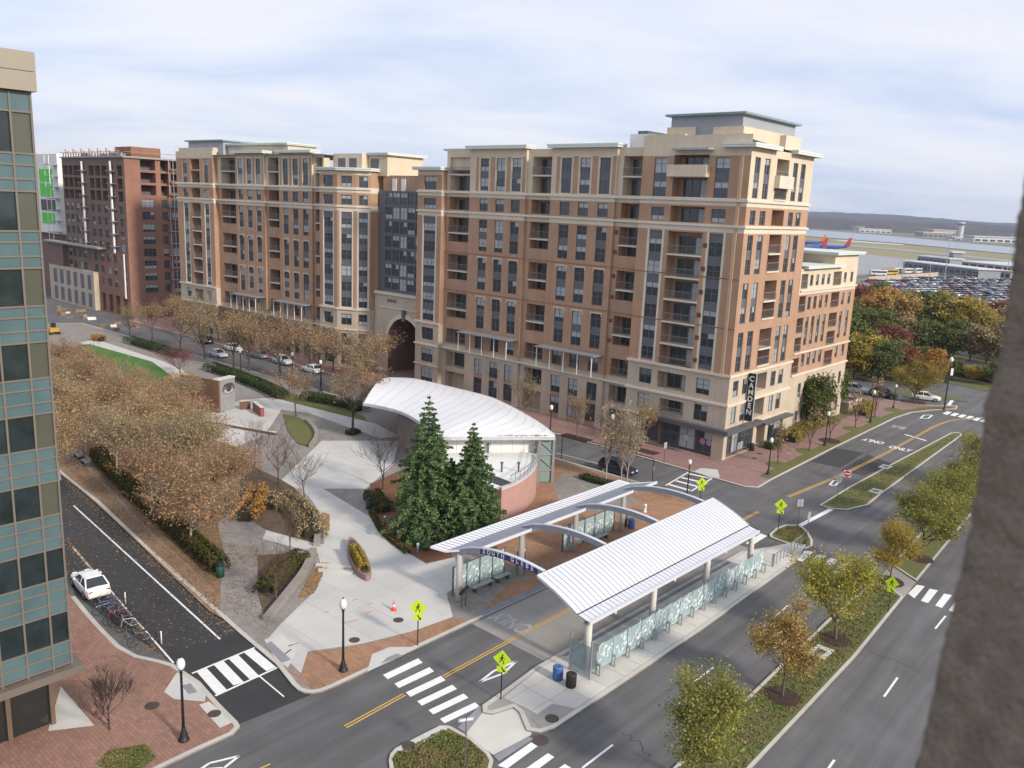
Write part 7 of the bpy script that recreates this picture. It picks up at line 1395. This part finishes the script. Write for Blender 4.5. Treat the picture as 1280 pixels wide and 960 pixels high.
for px, w, h, cl, lab in (((1030, 285), 75, 12, SHW, 'pale low buildings on the far shore nearest the apartment wing'), ((1050, 286), 70, 14, SHB, 'buff building on the far shore'), ((1072, 288), 40, 16, SHW, 'white upright building on the far shore'), ((1094, 291.5), 85, 15, SHW, 'long white hangar on the far shore'), ((1172, 297), 70, 16, SHG, 'grey block on the far shore beside the control tower'), ((1180, 295.5), 60, 24, SHB, 'buff block behind the grey one on the far shore'), ((1215, 301.5), 70, 8, SHW, 'low white shed on the far shore past the control tower'), ((1245, 303.5), 90, 16, SHW, 'pale blue-white hangar on the far shore at the end')):
    h *= .6; p = G(*px); o = thing('shore_building', lab, 'building', p, R(8)); MB().box(-w/2, w/2, 0, 30, 0, h).obj('wall', cl, o); MB().box(-w/2-2, w/2+2, -2, 32, h, h+1.5).obj('roof', SHW, o)
    for k in range(6): MB().box(-w/2+w*(k+.15)/6, -w/2+w*(k+.85)/6, -.4, 0, h*.2, h*.55).obj('window', PANE, o)
p = G(1199.5, 299.5); o = thing('control_tower', 'white control tower on the far shore', 'tower', p); MB().lathe([(5, 0), (5, 27), (7, 29), (7, 33), (5, 35)], 12).obj('shaft', SHW, o); MB().lathe([(7.2, 29.5), (7.2, 32.5)], 12).obj('cab_glass', PANE, o)
for px, tp in (((1180, 352), 300), ((1258, 345), 296), ((1127, 352), 327), ((1160, 356), 330)):
    p = G(*px); h = height_at(px, tp); o = thing('light_mast', 'slim floodlight mast in the airport car park', 'light mast', p, 0, 'floodlight masts'); MB().lathe([(.3, 0), (.12, h)], 8).obj('post', STEEL, o); MB().box(-1, 1, -.2, .2, h, h+.4).obj('lamp_head', STEEL, o)
# ================================================================== NEAR: the rough concrete pillar beside the viewpoint
def pillar():
    # its edge runs down the right of the view about a metre away; built as a rendered column with a drip joint
    m = MB(); rng = np.random.default_rng(2); D = 1.25
    def at(x, y, d): v = ray(x, y); return CAMP+v*d
    edge = [(1345, -150), (1318, 0), (1300, 100), (1290, 170), (1283, 210), (1277, 250), (1268, 300), (1262, 350), (1257, 390), (1252, 425), (1250, 455), (1240, 478), (1231, 505), (1226, 560), (1219, 620), (1212, 660), (1207, 690), (1200, 720), (1193, 745), (1190, 768), (1182, 790), (1176, 815), (1168, 860), (1158, 905), (1148, 945), (1135, 1000), (1115, 1070), (1100, 1130)]
    P = [at(x, y, D) for x, y in edge]
    # a fin wall: its flank runs back past the viewpoint, its end turns away to the right
    back = np.array((.16, -1.0, 0)); back /= np.linalg.norm(back); rgt = np.array((1.0, .25, 0)); rgt /= np.linalg.norm(rgt); Q = []; fine = []
    for a, b in zip(P, P[1:]):
        k = max(2, int(np.linalg.norm(b-a)/.012))
        for i in range(k): fine.append(a+(b-a)*i/k)
    cols = [-.6, -.15, -.03, 0, .012, .03, .06, .1, .16, .24, .35, .5, .7, 1.0, 1.5, 2.4]
    for p in fine:
        j = rng.normal()*.0014
        for c in cols:
            q = p+(rgt*(-c) if c < 0 else back*c)+rgt*(j+(rng.normal()*.0016 if c > 0 else 0)); Q.append(q)
    w = len(cols); F_ = [(i*w+k, i*w+k+1, (i+1)*w+k+1, (i+1)*w+k) for i in range(len(fine)-1) for k in range(w-1)]
    o = thing('concrete_pillar', 'rough out-of-focus concrete pillar edge close beside the viewpoint', 'pillar', CAMP); MB().add([q-CAMP for q in Q], F_).obj('column', mat('rough_render', (.23, .185, .15), .97, .2, 9, .24, 22, bump=.9, bscale=110), o, True)
pillar()

# ------------------------------------------------------------------ the air between here and the hills
hz = MB().box(-6600, 6600, -320, 7100, -2, 190).obj('haze', [], None, kind='stuff'); hm = bpy.data.materials.new('haze_air'); hm.use_nodes = True; t_ = hm.node_tree; t_.nodes.clear()
pv = N('ShaderNodeVolumePrincipled', t_); pv.inputs['Color'].default_value = (.72, .82, 1, 1); pv.inputs['Density'].default_value = 1e-4; pv.inputs['Anisotropy'].default_value = .2; ou = N('ShaderNodeOutputMaterial', t_); t_.links.new(pv.outputs[0], ou.inputs['Volume']); hz.data.materials.clear(); hz.data.materials.append(hm); tag(hz, 'thin blue autumn haze over the whole view', 'haze', None, 'stuff')
